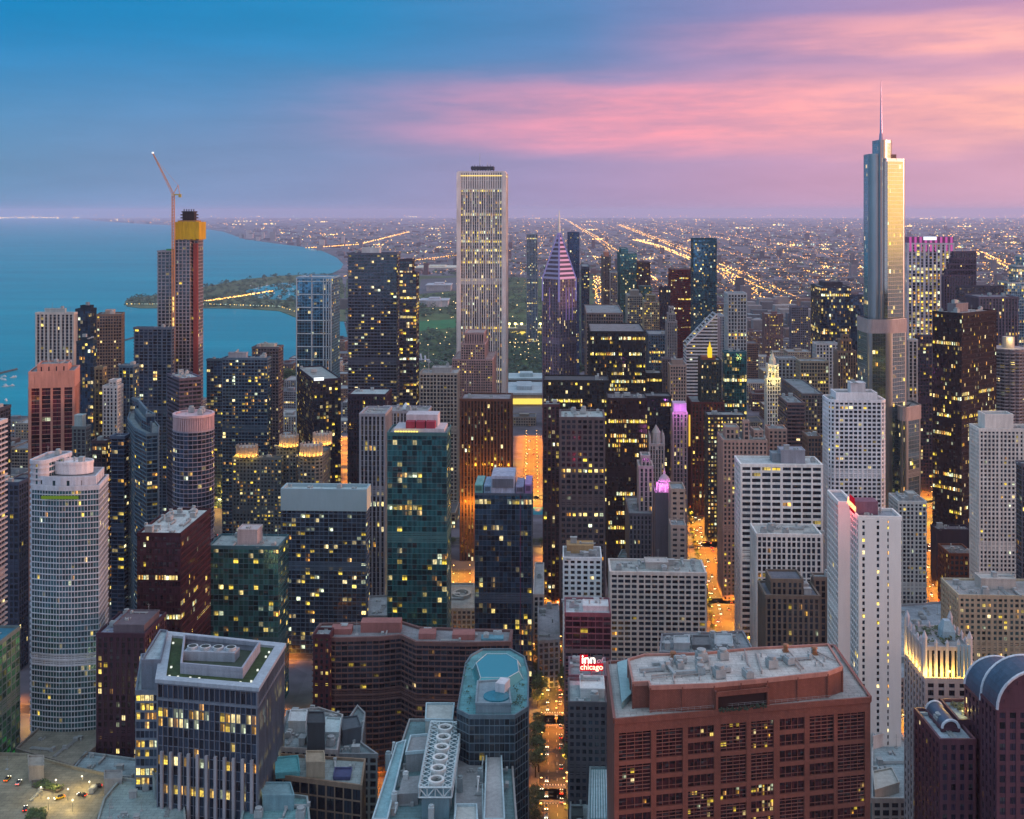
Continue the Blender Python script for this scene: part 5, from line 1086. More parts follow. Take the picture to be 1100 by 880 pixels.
for k, (c0, c1) in enumerate(cols):
    z = ztop; ro = 0
    for h_ in pat[k]:
        if z < 20: break
        hh = fh*h_; zb = z-hh; ng = 8
        g = MB(); lv = lit_at.get((k, ro), 0.0)
        for j in range(ng):
            x0, x1 = c0+(c1-c0)*j/ng, c0+(c1-c0)*(j+1)/ng
            for s_ in range(h_*3):
                za, zc = zb+sill+(hh-sill)*s_/(h_*3), zb+sill+(hh-sill)*(s_+1)/(h_*3)
                g.quad(W3(x0,za,-1.0), W3(x1,za,-1.0), W3(x1,zc,-1.0), W3(x0,zc,-1.0), (gr.random() < lv*.3)*(.2+.8*gr.random()), gr.random())
        fr_ = MB(); A_ = W3(c0,0,0)
        fr_.quad(W3(c0,zb,-.12), W3(c1,zb,-.12), W3(c1,zb+sill,-.12), W3(c0,zb+sill,-.12)); fr_.quad(W3(c0,zb+sill,-.12), W3(c1,zb+sill,-.12), W3(c1,zb+sill,-1.0), W3(c0,zb+sill,-1.0))
        fr_.quad(W3(c0,z,-1.0), W3(c1,z,-1.0), W3(c1,z,-.1), W3(c0,z,-.1))
        lou = hh > fh*1.2
        for j in range(1, 4): x_ = c0+(c1-c0)*j/4; fr_.bar(W3(x_,zb+sill,-.7), W3(x_,z,-.7), .13)
        if lou:
            zz = zb+sill+1.2
            while zz < z-.5: fr_.bar(W3(c0,zz,-.55), W3(c1,zz,-.55), .17); zz += 1.35
        else:
            for f_ in (.33,): zz = zb+sill+(hh-sill)*f_; fr_.bar(W3(c0,zz,-.6), W3(c1,zz,-.6), .12)
        wo_ = part(g, 'window', gm_r, root, org, True); fo = part(fr_, 'frame', wall_mat(tuple(c*.85 for c in RG), .5, .15), wo_, org); fo.location = (0,0,0)
        z = zb; ro += 1
B.roof.face([(x, y, z1) for x, y in P]); part(B.roof, 'roof', roof_mat((.38,.38,.37)), root, org)
P_red = P; z2r = z1+9.0; z2 = z1+9.0; pts = [(675,710),(692,705),(753,703.6),(809,698),(889.5,694),(904.5,718),(889,724),(824,731),(767,736.5),(698.6,739),(697,734),(680,735)]
PH = PP(z2, pts); m = MB(); m.prism(PH, z1+.05, z2, bottom=False)
for i in range(len(PH)):
    p0, p1 = Vector(PH[i]), Vector(PH[(i+1) % len(PH)]); nn = max(1, int((p1-p0).length/9))
    dd_ = (p1-p0).normalized(); oo = Vector((dd_.y, -dd_.x))
    for j in range(nn+1): c_ = p0+(p1-p0)*j/nn; m.box(c_.x+oo.x*.1, c_.y+oo.y*.1, z1+.05, .55, .55, z2-z1, math.atan2(dd_.y, dd_.x))
part(m, 'roof_house', RGM, root, org)
m = MB(); ring(m, offset(PH, .35), offset(PH, -.35), z2-.7, z2+.9); part(m, 'coping', wall_mat((.42,.20,.16), .5), root, org)
m = MB(); m.face([(x, y, z2+.02) for x, y in offset(PH, -.3)]); part(m, 'upper_roof', roof_mat((.52,.50,.48)), root, org)
sl = PP(z1+6.8, [(768,742.5),(824,737.5),(824,731),(767,736.5)])
m = MB(); fa, fb = Vector(gp(767,736.5,z2)), Vector(gp(824,731,z2)); dd_ = (fb-fa).normalized(); oo = Vector((dd_.y,-dd_.x))
m.prism(ccw([tuple(fa+oo*1.6), tuple(fb+oo*1.6), tuple(fb+oo*2.2), tuple(fa+oo*2.2)]), z1+5.6, z1+7.3); m.prism(ccw([tuple(fa+oo*2.1), tuple(fa+dd_*.8+oo*2.1), tuple(fa+dd_*.8), tuple(fa)]), z1, z1+7.3); m.prism(ccw([tuple(fb+oo*2.1), tuple(fb-dd_*.8+oo*2.1), tuple(fb-dd_*.8), tuple(fb)]), z1, z1+7.3)
part(m, 'plant_screen', RGM, root, org)
m = MB(); m.prism(ccw([tuple(fa+oo*.9+dd_*1), tuple(fb+oo*.9-dd_), tuple(fb+oo*.7-dd_), tuple(fa+oo*.7+dd_)]), z1+.4, z1+5.4); part(m, 'recess_shade_panel', wall_mat((.03,.012,.012)), root, org)  # dark panel: the shade of the recess put into colour
units(root, org, PH, z2, 26, gr, ang=R(10), kinds=(0,3,3,2,1)); 
for (px_, py_) in ((723,708),(844,700),(875,703)):
    x_, y_ = gp(px_, py_, z2); m = MB(); m.cyl(x_, y_, z2, z2+2.4, .9, .9, 10); m.cyl(x_, y_, z2+2.4, z2+3.0, 1.3, 1.0, 10); m.box(x_, y_, z2, 2.4, 2.4, .5); part(m, 'brass_vent', wall_mat((.30,.13,.06), .4), root, org)
m = MB()
for (p_, q_) in (((845,704),(860,722)),((848,702),(863,720)),((800,700),(803,716)),((873,700),(898,712))):
    a3, b3 = gp(*p_, z2), gp(*q_, z2); m.bar((*a3, z2+.7), (*b3, z2+.7), .28, 6)
part(m, 'roof_pipe', wall_mat((.36,.30,.28), .5), root, org)
m = MB()
sk0 = [gp(663,718,z1), gp(676,714,z1), gp(678,752,z1), gp(668,762,z1)]; m.prism(ccw(sk0), z1+.1, z1+2.5)
part(m, 'skylight', wall_mat((.25,.42,.44), .3), root, org)
x_, y_ = gp(700, 757, z1); m = MB(); m.box(x_, y_, z1, 7, 4, 3.2, R(9)); m.box(x_, y_, z1+3.2, 7.4, 4.4, .25, R(9)); part(m, 'plant_box', wall_mat((.25,.21,.22)), root, org)
m = MB(); x0_, y0_ = gp(785, 748, z1), None
for k in range(8): c_ = fa+(fb-fa)*((k+.8)/9)+oo*3.0; clump(m, c_.x, c_.y, 1.0, 2.0, 22, gr)
for q_ in range(len(m.v)): v_ = m.v[q_]; m.v[q_] = (v_[0], v_[1], v_[2]+z1)
part(m, 'shrub', leaf_mat((.02,.035,.02)), root, org)['kind'] = 'stuff'

# ---- floodlit gothic crown tower, lower right
D = 470; q, bb = corner(972, 994, 1062, D, 'R'); P = mk(q, False, 0, 1, 0, 1); z1 = zat(731, D); ST3 = (.42,.37,.37)
root, org, B, r = custom('hotel_tower', 'grey stone tower whose pinnacled crown is floodlit gold from below', 'tower', P, z1, S(fh=3.3,bw=4.3,pw=1.9,po=.35,sh=1.1,so=.15,lit=(0,0,.03)), None, dark, None, 15, wins=True)
CRP = mk(q, False, .02, .74, .1, .95); zc = z1+12.5; tier(B, CRP, z1-.1, zc, S(fh=12.5,bw=2.3,pw=1.15,po=.5,sh=.8,so=.2,lit=(0,0,0)), r, parapet=.6)
m = MB()
for i in range(4):
    p0, p1 = Vector(CRP[i]), Vector(CRP[(i+1) % 4]); nn = max(2, round((p1-p0).length/4.6))
    for j in range(nn):
        c_ = p0+(p1-p0)*j/nn; big = (j == 0); rr_ = 1.25 if big else .8; h_ = 7 if big else hr.uniform(2.5, 4.5)
        m.cyl(c_.x, c_.y, z1, zc+h_*.6, rr_, rr_*.9, 8); m.cyl(c_.x, c_.y, zc+h_*.6, zc+h_, rr_, .15, 8)
part(m, 'pinnacle', wall_mat((.46,.44,.47)), root, org)['kind'] = 'stuff'
m = MB(); fbox(m, q, False, .42, .62, .4, .62, zc, zc+3.5); A_ = mk(q, False, .42, .62, .4, .62); m.prism(A_, zc+3.5, zc+7.5, poly2=[((x+org[0]*0+cen(A_)[0])/2, (y+cen(A_)[1])/2) for x, y in A_]); part(m, 'lantern_house', wall_mat((.30,.42,.48), .4), root, org)
m = MB()
for k in range(40):
    qq = q(hr.uniform(.2,.85), hr.uniform(.06,.7)); clump(m, qq[0], qq[1], 1.3, 2.0, 6, hr)
m.v = [(v_[0], v_[1], v_[2]+zc) for v_ in m.v]; part(m, 'roof_garden', leaf_mat((.05,.07,.03)), root, org)['kind'] = 'stuff'
for k in range(4):
    m = MB(); bx = q(-.01, .52+k*.055); m.box(bx[0], bx[1]-.3, z1+2, 1.0, .5, 13, -GA); part(m, 'tall_glass', wall_mat((.28,.40,.46), .2), root, org)
co = [q(f_, g_) for f_, g_ in ((0,.02),(0,.12),(0,.22),(0,.32),(0,.45),(0,.6),(0,.72),(.12,0),(.25,0),(.4,0),(.55,0),(.7,0),(.85,0),(.97,0))]
for k, c_ in enumerate(co):
    onl = k >= 7; pxy = (c_[0]-(.4 if onl else 0), c_[1]+(0 if onl else .4))
    plight(root, org, (pxy[0]-(.0), pxy[1]+.2, z1+1.9), 2000, (1.0,.55,.08), .35, 'floodlight')
finish(B, root, wall_mat(ST3), dark, roof_mat((.25,.26,.27)))

# ---- dark rose granite building with barrel vaulted roofs, lower right corner
org = (xat(1075, 430), 440, 0); RS = (.10,.042,.06); root = thing('office_building', 'dark rose granite building with barrel vaulted roofs edged in white, lower right corner', 'building', org); B = Bld(org); r = random.Random(31)
rs = S(fh=3.7,bw=3.6,pw=1.5,po=.35,sh=1.4,so=.15,lit=(0,0,.03))
def vaulted(x0p, x1p, D0, dep_, yspring, name='vault', rim=(.62,.62,.68), wins=True):
    x0, x1 = xat(x0p, D0), xat(x1p, D0); zsp = zat(yspring, D0); PB = ccw([(x0,D0),(x1,D0),(x1,D0+dep_),(x0,D0+dep_)]); FOOT.append(PB)
    tier(B, PB, 0, zsp, rs, r, parapet=.2, wins=wins); cx_, rad = (x0+x1)/2, (x1-x0)/2; n = 18
    m = MB(); f_ = MB(); rm = MB(); rz = rad*.95
    arc = [(cx_-rad*math.cos(math.pi*k/n), zsp+rz*math.sin(math.pi*k/n)) for k in range(n+1)]
    for k in range(n):
        (xa, za), (xb, zb) = arc[k], arc[k+1]; m.quad((xb,D0+.4,zb), (xa,D0+.4,za), (xa,D0+dep_,za), (xb,D0+dep_,zb))
    f_.face([(x_, D0+.02, z_) for x_, z_ in reversed(arc)]); f_.face([(x_, D0+dep_-.02, z_) for x_, z_ in arc])
    for k in range(n):
        for yy in (D0-.2, D0+dep_+.2): 
            (xa, za), (xb, zb) = arc[k], arc[k+1]; s0 = 1.05
            rm.bar((xa, yy, za), (xb, yy, zb), .55, 5)
    for k in range(1, n, 2):        # windows following the arch
        xa, za = cx_-(rad*.82)*math.cos(math.pi*(k+.5)/n), zsp+(rz*.82)*math.sin(math.pi*(k+.5)/n); f_.box(xa, D0-.1, za-.6, 1.1, .3, 1.2)
    part(m, name, wall_mat((.06,.09,.14), .35, .3, 'zinc'), root, org); part(f_, 'gable', wall_mat(RS, .5), root, org); part(rm, 'vault_rim', wall_mat(rim, .4), root, org)
vaulted(1071, 1160, 400, 13, 762)
vaulted(1053, 1118, 424, 14, 752)
vaulted(1012, 1030, 428, 16, 782, wins=True)
for (x0p, x1p, d0, d1, yt_) in ((1010,1047,420,446,797),(1030,1056,432,450,776)):
    PB = ccw([(xat(x0p,d0),d0),(xat(x1p,d0),d0),(xat(x1p,d0),d1),(xat(x0p,d0),d1)]); tier(B, PB, 0, zat(yt_, d0), rs, r); FOOT.append(PB)
    units(root, org, PB, zat(yt_, d0), 3, hr)
m = MB()
for k in range(30): x_, y_ = xat(hr.uniform(1034,1052),436), hr.uniform(434,447); clump(m, x_, y_, 1.2, 2.0, 6, hr)
m.v = [(v_[0], v_[1], v_[2]+zat(776, 432)) for v_ in m.v]; part(m, 'roof_garden', leaf_mat((.06,.07,.03)), root, org)['kind'] = 'stuff'
for k in range(4): plight(root, org, (xat(1036+k*5, 436), 437+k*2, zat(776, 432)+2.5), 260, (1,.75,.2), .3, 'garden_lamp')
finish(B, root, wall_mat(RS, .5), glass_mat((.03,.02,.04), .3, s=1.0), roof_mat((.33,.40,.46)))

# ---- finned grey glass office block, lower left
z1 = 99.0; P = PP(z1, [(170,732),(276,741),(304,695),(178,682)]); FN = (.17,.20,.25)
litz = lambda z: .62 if (80 < z < 84.3 or 76 < z < 80 or 62 < z < 66 or 50 < z < 54) else .02
root, org, B, r = custom('office_building', 'grey finned glass office block with rows of bright yellow floors and a sunken roof garden', 'office block', P, z1-7, S(fh=4.1,bw=2.4,pw=.22,po=.7,sh=.3,so=.15,lit=(0,0,.02),lz=litz), None, None, None, 16, parapet=0, wins=True)
tier(B, P, z1-7, z1, S(fh=7,bw=2.4,pw=.22,po=.7,sh=.4,so=.15,lit=(0,0,0)), r, parapet=.6)
inn = offset(P, -3.2); m = MB(); ring(m, offset(P, 1.3), inn, z1-.2, z1+1.4); part(m, 'roof_frame', wall_mat((.36,.42,.48), .5), root, org)
m = MB(); m.face([(x, y, z1+.25) for x, y in inn]); part(m, 'roof_garden', wall_mat((.045,.075,.03), .95, .4, 'sedum'), root, org)
IH = offset(P, -9.0); m = MB(); m.prism(IH, z1+.25, z1+3.2, bottom=False, top=False); ring(m, IH, offset(IH, -.9), z1+3.0, z1+5.0); part(m, 'screen_wall', wall_mat((.30,.33,.40)), root, org)
m = MB(); m.face([(x, y, z1+.6) for x, y in offset(IH, -.5)]); part(m, 'well_floor', wall_mat((.05,.07,.05)), root, org)
ic = cen(IH); m = MB(); m.box(ic[0]-3, ic[1]+3, z1+.6, 24, 7, 4.2, R(-5)); part(m, 'plant_deck', wall_mat((.34,.38,.44)), root, org)
for k in range(4):
    f_ = MB(); cx_, cy_ = ic[0]-12+k*6, ic[1]+3.7-k*.5; f_.cyl(cx_, cy_, z1+4.8, z1+6.2, 2.3, 2.5, 16); fo = part(f_, 'cooling_fan', wall_mat((.5,.55,.58), .5), root, org)
    f_ = MB(); f_.cyl(cx_, cy_, z1+6.15, z1+6.25, 1.9, 1.9, 14); g2 = part(f_, 'fan_grille', wall_mat((.04,.05,.05)), fo, org)
for k in range(14):
    e_ = inn; i = k % 4; p0, p1 = Vector(e_[i]), Vector(e_[(i+1) % 4]); c_ = p0+(p1-p0)*hr.random()
    m = MB(); c2 = c_+(Vector(ic[:2])-c_).normalized()*1.6; m.box(c2.x, c2.y, z1+.3, .8, .8, .7); part(m, 'garden_light', glow_mat((.9,.95,.85), .8), root, org)
for k in range(1, 12):                 # heavy columns of the lower half
    fi = min(range(4), key=lambda i: P[i][1]+P[(i+1) % 4][1]); p0, p1 = Vector(P[fi]), Vector(P[(fi+1) % 4]); c_ = p0+(p1-p0)*(k-.5)/11; m = MB(); m.box(c_.x, c_.y-1.1, 0, 1.3, 1.2, 69, math.atan2((p1-p0).y, (p1-p0).x)); part(m, 'column', wall_mat((.36,.35,.38)), root, org)
PW = ccw([gp(146,744,88), gp(170,744,88), gp(178,702,88), gp(152,705,88)]); 
tier(B, PW, 0, 88, S(fh=4.1,bw=2.2,pw=.2,po=.2,sh=1.0,so=.3,lit=(0,0,.03),lz=lambda z: .85 if (72 < z < 84 or 45 < z < 53 or 60 < z < 64) else .03), r); FOOT.append(PW)
tier(B, PP(99, [(152,716),(172,716),(180,684),(172,683)]), 86, 101, S(fh=15,bw=30,pw=0,po=.1,sh=0,so=.1,lit=(0,0,0),blank=(0,1,2,3)), r)
finish(B, root, wall_mat(FN, .5), glass_mat((.03,.05,.08), .4, s=1.4, curtain=.15, litc=(1.0,.68,.08)), roof_mat((.34,.42,.46)))

# ---- octagonal teal glass building, bottom centre
z1 = 84.7; pts = [(506,705),(518,698.6),(548.5,698.6),(563.5,707),(568,724.5),(567,761),(553,770),(504,770),(491,763.5),(500,714)]
P = PP(z1, pts); root, org, B, r = custom('office_building', 'eight cornered teal glass building with a glass roof and a white stair box', 'office block', P, z1, S(fh=3.9,bw=2.2,pw=.16,po=.12,sh=.4,so=.15,lit=(.05,.4,.02)), None, None, None, 17, parapet=.9, wins=True)
up = PP(z1+3.5, [(507,712),(520,701),(547,701),(560,709),(562,722),(548,730),(512,730)]); m = MB(); m.prism(up, z1, z1+3.5, poly2=offset(up, -2.0), bottom=False); part(m, 'glass_roof', glass_mat((.06,.30,.33), .5, curtain=0), root, org, True)
m = MB()
for i in range(len(up)): u2 = offset(up, -2.0); m.bar((*up[i], z1+.1), (*u2[i], z1+3.6), .22); m.bar((*u2[i], z1+3.6), (*u2[(i+1) % len(up)], z1+3.6), .2)
part(m, 'roof_ribs', wall_mat((.4,.55,.6), .4), root, org)
cq = PP(z1+4, [(513,733),(546,731),(549,757),(511,757)]); m = MB(); m.prism(cq, z1, z1+4, bottom=False); ring(m, offset(cq, .3), offset(cq, -.5), z1+3.8, z1+4.8); part(m, 'roof_house', wall_mat((.20,.27,.31)), root, org)
m = MB(); x_, y_ = gp(540, 742, z1+4); m.box(x_, y_, z1+4, 4.5, 7, 4.5, R(-20)); part(m, 'stair_box', wall_mat((.58,.58,.62)), root, org)
m = MB(); m.cyl(xat(533, 500), 511, z1+3.6, z1+4.6, 6.0, 5.8, 24); part(m, 'round_skylight', wall_mat((.03,.18,.24), .15), root, org)
m = MB()
for k in range(26):
    px_, py_ = hr.choice(((499+hr.uniform(0,9), hr.uniform(715,765)), (hr.uniform(552,564), hr.uniform(735,762)))); x_, y_ = gp(px_, py_, z1); clump(m, x_, y_, 1.0, 1.6, 5, hr)
m.v = [(v_[0], v_[1], v_[2]+z1) for v_ in m.v]; part(m, 'roof_planting', leaf_mat((.03,.09,.06)), root, org)['kind'] = 'stuff'
finish(B, root, wall_mat((.12,.17,.20), .5), glass_mat((.02,.035,.05), .3, s=1.0), roof_mat((.10,.30,.33)))

# ---- roofs with the row of six cooling fans, bottom centre
z1 = 62.0; P = PP(z1, [(398,900),(440,775),(500,775),(548,790),(556,900)]); CB = (.24,.33,.36)
root, org, B, r = custom('office_building', 'pale blue roofscape of long parapets around six round cooling fans', 'building', P, z1, S(fh=3.9,bw=3.2,pw=1.0,po=.3,sh=1.2,so=.1,lit=(0,0,.03)), None, None, None, 18, wins=False)
def raised(name, pts, z0, z1_, mat, rim=None, fl_=None):
    Q = PP(z1_, pts); m = MB(); m.prism(Q, z0, z1_, bottom=False); part(m, name, mat, root, org)
    if rim: m = MB(); ring(m, offset(Q, .25), offset(Q, -.4), z1_-.3, z1_+1.0); part(m, 'parapet', rim, root, org)
    return Q
zi = wall_mat((.20,.36,.40), .6, .25); pale = wall_mat((.42,.44,.42), .7); greyc = wall_mat((.26,.27,.28))
RIMM = wall_mat((.40,.52,.56), .6)
raised('long_roof', [(400,882),(426,800),(436,797),(416,882)], z1, z1+4, zi, RIMM)
raised('roof_house', [(441,792),(462,790),(459,808),(436,810)], z1, z1+8, greyc, RIMM)
raised('roof_house', [(458,757),(488,757),(486,775),(457,774)], z1, z1+10, pale, RIMM)
raised('long_roof', [(520,882),(523,796),(538,798),(542,882)], z1, z1+5, wall_mat((.36,.36,.36)), RIMM)
raised('roof_house', [(432,835),(452,833),(449,852),(428,853)], z1, z1+5, greyc)
raised('roof_house', [(490,866),(512,866),(513,884),(488,884)], z1, z1+4, pale, RIMM)
raised('plant_room', [(492,790),(518,790),(519,884),(488,884)], z1, z1+1.5, greyc, RIMM)
zf = z1+13.0
FP = PP(zf, [(463,775),(496,776),(485,846),(450,846)]); m = MB(); m.prism(offset(FP, -1), z1, zf-4, bottom=False); part(m, 'fan_house', wall_mat((.16,.26,.30)), root, org)
m = MB(); i0 = [Vector(p) for p in FP]
for i in range(4):
    a3, b3 = i0[i], i0[(i+1) % 4]; m.bar((*a3, zf), (*b3, zf), .45); m.bar((*a3, zf-4), (*b3, zf-4), .4); nn = max(3, round((b3-a3).length/3.2))
    for j in range(nn):
        c0, c1 = a3+(b3-a3)*j/nn, a3+(b3-a3)*(j+1)/nn; m.bar((*c0, zf-4 if j % 2 else zf), (*c1, zf if j % 2 else zf-4), .28); m.bar((*c0, zf-4), (*c0, zf), .25)
# flat lattice on both sides of the fans
srt = [Vector(gp(463,775,zf)), Vector(gp(496,776,zf)), Vector(gp(485,846,zf)), Vector(gp(450,846,zf))]
for s_ in (0, 1):
    for j in range(16):
        t0, t1 = j/16, (j+1)/16; L0, L1_ = srt[0].lerp(srt[3], t0), srt[0].lerp(srt[3], t1); R0_, R1_ = srt[1].lerp(srt[2], t0), srt[1].lerp(srt[2], t1)
        e0, e1 = (L0, L1_) if s_ == 0 else (R0_, R1_); f0, f1 = (L0.lerp(R0_, .28), L1_.lerp(R1_, .28)) if s_ == 0 else (R0_.lerp(L0, .28), R1_.lerp(L1_, .28))
        m.bar((*e0, zf), (*f1, zf), .2); m.bar((*f0, zf), (*e1, zf), .2); m.bar((*f0, zf), (*f1, zf), .25)
part(m, 'truss_frame', wall_mat((.52,.60,.62), .5), root, org)
for k in range(6):
    t_ = (k+.75)/6.3; c_ = srt[0].lerp(srt[3], t_).lerp(srt[1].lerp(srt[2], t_), .5); f_ = MB(); N_ = 20
    outer, inner_ = circ(c_.x, c_.y, 3.3, N_), circ(c_.x, c_.y, 2.3, N_); ring(f_, outer, inner_, zf-1.0, zf+1.0); fo = part(f_, 'cooling_fan', wall_mat((.70,.70,.68), .5), root, org)
    f_ = MB()
    for b_ in range(5):
        a = b_*2*math.pi/5+k; f_.quad((c_.x, c_.y, zf+.3), (c_.x+2.2*math.cos(a), c_.y+2.2*math.sin(a), zf+.1), (c_.x+2.2*math.cos(a+.6), c_.y+2.2*math.sin(a+.6), zf+.6), (c_.x+.3, c_.y, zf+.5))
    part(f_, 'fan_blade', wall_mat((.10,.12,.12)), fo, org)
units(root, org, PP(z1, [(500,800),(545,800),(550,880),(495,880)]), z1+1.6, 9, hr); units(root, org, PP(z1, [(420,800),(445,800),(440,880),(405,880)]), z1, 8, hr)
finish(B, root, wall_mat((.30,.30,.30)), dark, roof_mat((.13,.24,.26)))

# ---- long brown balconied flats with a folded front
z1 = 75.0; P = PP(z1, [(337,684),(360,687),(407,686),(431,683.5),(447,691),(500,692),(547,691),(549,679),(500,678),(450,676),(431,670),(345,672)])
root, org, B, r = custom('apartment_block', 'long brown block of folded balcony rows behind the teal octagon', 'flats', P, z1, S(fh=3.0,bw=3.3,pw=.35,po=.15,sh=.6,so=.95,lit=(0,0,.08)), None, None, None, 19)
for x0, x1, yy, h_ in ((388,431,678,5.5),(450,468,685,3),(486,510,686,3),(356,378,680,3)):
    a3 = gp(x0, yy, z1); b3 = gp(x1, yy, z1); m = MB(); m.box((a3[0]+b3[0])/2, a3[1]+1.5, z1, b3[0]-a3[0], 8, h_); part(m, 'roof_house', wall_mat((.30,.13,.12)), root, org)
m = MB(); m.box(*[sum(v)/2 for v in zip(gp(515,686,z1), gp(543,686,z1))], z1+.1, 12, 6, 1.0); part(m, 'roof_pool', wall_mat((.12,.3,.38), .2), root, org)
units(root, org, P, z1, 12, hr)
finish(B, root, wall_mat((.15,.085,.08)), glass_mat((.03,.035,.05), .25, s=1.1), roof_mat((.22,.23,.25)))
# the darker pier at its left end
T('apartment_block', 'dark maroon end pier of flats with single lit windows beside the long balconied block', 'flats', 337,354,357,684,612,'L',S(fh=3.0,bw=3.2,pw=1.5,po=.3,sh=1.2,so=.1,lit=(0,0,.15)), (.14,.055,.06), dark, nu=2, dep=10)

# ---- roofs at the bottom edge
def roofs(name, label, cat, z, pts, col, roofc, extra=(), nu=6, st=None, un=True):
    P = PP(z, pts); root, org, B, r = custom(name, label, cat, P, z, st or S(fh=3.8,bw=3.6,pw=1.2,po=.3,sh=1.2,so=.1,lit=(0,0,.06)), None, None, None, hash(label) & 255 if False else len(label))
    av = []
    for (pp, h_, c_) in extra:
        Q = PP(z+h_, pp); m = MB(); m.prism(Q, z, z+h_, bottom=False); ring(m, offset(Q, .2), offset(Q, -.3), z+h_-.2, z+h_+.8); part(m, 'roof_house', wall_mat(c_), root, org); av.append(Q)
    units(root, org, P, z, int(nu*1.8), hr, av, ang=hr.uniform(-.2, .2)); finish(B, root, wall_mat(col), dark, roof_mat(roofc)); return root, org, P
roofs('parking_roof', 'wide beige flat roof below the broad white tower', 'flat roof', 34, [(17,806),(50,776),(104,783),(102,804),(78,824)], (.25,.23,.20), (.27,.26,.21), (), 3)
rt, og, Pz = roofs('terrace_roof', 'sand coloured roof terrace with hedges and lamps, lower left corner', 'roof terrace', 38, [(-30,810),(28,812),(80,826),(118,834),(112,860),(95,900),(-40,900)], (.27,.25,.19), (.30,.27,.19),
    ((((30,813),(47,813),(47,824),(31,824)), 7, (.34,.31,.27)), (((112,829),(131,829),(131,838),(112,838)), 8, (.30,.30,.30))), 3)
for k, (px_, py_) in enumerate(((52,870),(60,850),(96,852),(88,846),(44,858),(73,860),(118,852),(78,872))):
    x_, y_ = gp(px_, py_, 38); m = MB(); m.cyl(x_, y_, 38, 43, .12, .1, 6); lp = thing('terrace_lamp', 'thin lamp post on the sand coloured roof terrace', 'lamp', (x_, y_, 38), 'lamps on the roof terrace'); m.build('pole', wall_mat((.2,.2,.2)), lp, (x_, y_, 38))
    m = MB(); m.cyl(x_, y_, 43, 43.5, .45, .3, 8); m.build('lamp_head', glow_mat((1,.9,.6), 2.0), lp, (x_, y_, 38)); plight(lp, (x_, y_, 38), (x_, y_, 42.6), 1500, (1,.70,.25), .3, 'bulb')
for pts in ([(34,838),(46,840),(68,848),(62,852),(34,846)], [(30,872),(48,872),(50,882),(28,882)]):
    q_ = PP(38, pts); cx_, cy_, _z = cen(q_); hd = thing('hedge', 'long dark hedge planted across the roof terrace' if pts[0][0] == 34 else 'dark hedge at the bottom edge of the roof terrace', 'hedge', (cx_, cy_, 38)); m = MB()
    for k in range(60):
        t_ = hr.random(); s_ = hr.random(); p_ = Vector(q_[0]).lerp(Vector(q_[1]), t_).lerp(Vector(q_[3]).lerp(Vector(q_[2]), t_), s_); clump(m, p_.x, p_.y, 1.1, 2.4, 6, hr)
    m.v = [(v_[0], v_[1], v_[2]+38) for v_ in m.v]; m.build('foliage', leaf_mat((.05,.08,.02)), hd, (cx_, cy_, 38)); m = MB(); m.prism(q_, 38.0, 38.8); m.build('planter', wall_mat((.12,.10,.08)), hd, (cx_, cy_, 38))
roofs('terrace_roof', 'pale blue flat roof with a round skylight right of the sand coloured terrace', 'roof terrace', 34, [(80,826),(92,810),(150,818),(190,838),(130,850),(118,834)], (.25,.30,.32), (.26,.36,.40), (), 5)
roofs('terrace_roof', 'pale teal stone roof with gabled plant at the bottom edge left of centre', 'roof terrace', 44, [(112,860),(130,838),(196,846),(200,900),(100,900)], (.30,.34,.33), (.30,.40,.40), ((((163,826),(183,824),(186,838),(166,840)), 8, (.28,.34,.36)),), 6)
roofs('plant_roof', 'small teal roof with a jagged glass plant room, bottom edge', 'flat roof', 46, [(262,870),(285,852),(330,858),(334,900),(255,900)], (.26,.33,.34), (.16,.34,.36), ((((280,842),(312,842),(316,856),(282,856)), 6, (.20,.35,.40)),), 4)
roofs('office_building', 'stepped white and brown roofs beside the finned block, upper part', 'office block', 52, [(300,805),(308,766),(342,762),(368,770),(362,808)], (.34,.33,.33), (.24,.30,.32), ((((331,766),(348,766),(349,778),(330,778)), 13, (.05,.06,.07)), (((312,764),(330,764),(328,776),(310,776)), 5, (.55,.60,.62)), (((350,772),(366,773),(364,788),(350,788)), 3, (.4,.5,.52))), 8)
roofs('office_building', 'brown framed block with a teal roof and beige stair box, below the stepped roofs', 'office block', 50, [(295,834),(298,812),(392,818),(388,846)], (.24,.17,.12), (.28,.34,.34), ((((329,808),(348,808),(349,820),(329,820)), 7, (.36,.30,.22)), (((296,815),(320,813),(322,830),(296,832)), 2, (.12,.42,.46)), (((360,826),(378,826),(376,836),(358,836)), 1, (.06,.07,.16))), 5, S(fh=6.5,bw=4.2,pw=.5,po=.4,sh=.7,so=.2,lit=(0,0,.06)))
roofs('office_building', 'low plant covered roof between the stepped roofs and the long balconied flats', 'office block', 46, [(362,812),(366,786),(384,760),(392,768),(388,800),(405,812)], (.25,.28,.30), (.16,.22,.24), ((((368,772),(384,770),(388,782),(368,786)), 7, (.08,.10,.12)),), 8)
roofs('podium_roof', 'blue grey flat roof with vents behind the marble slab hotel', 'flat roof', 22, [(940,692),(962,652),(1012,648),(1016,690),(1000,720),(940,740)], (.3,.31,.33), (.30,.36,.42), (), 8)
roofs('office_building', 'grey roof crowded with air handling boxes behind the red granite building', 'flat roof', 74, [(709,702),(711,683),(798,680),(812,706)], (.22,.23,.25), (.20,.23,.25), ((((724,684),(740,684),(741,692),(724,692)), 3, (.4,.44,.46)), (((768,682),(786,682),(787,693),(768,693)), 3, (.4,.44,.46)), (((744,684),(762,684),(763,694),(744,694)), 2, (.14,.15,.16))), 14)
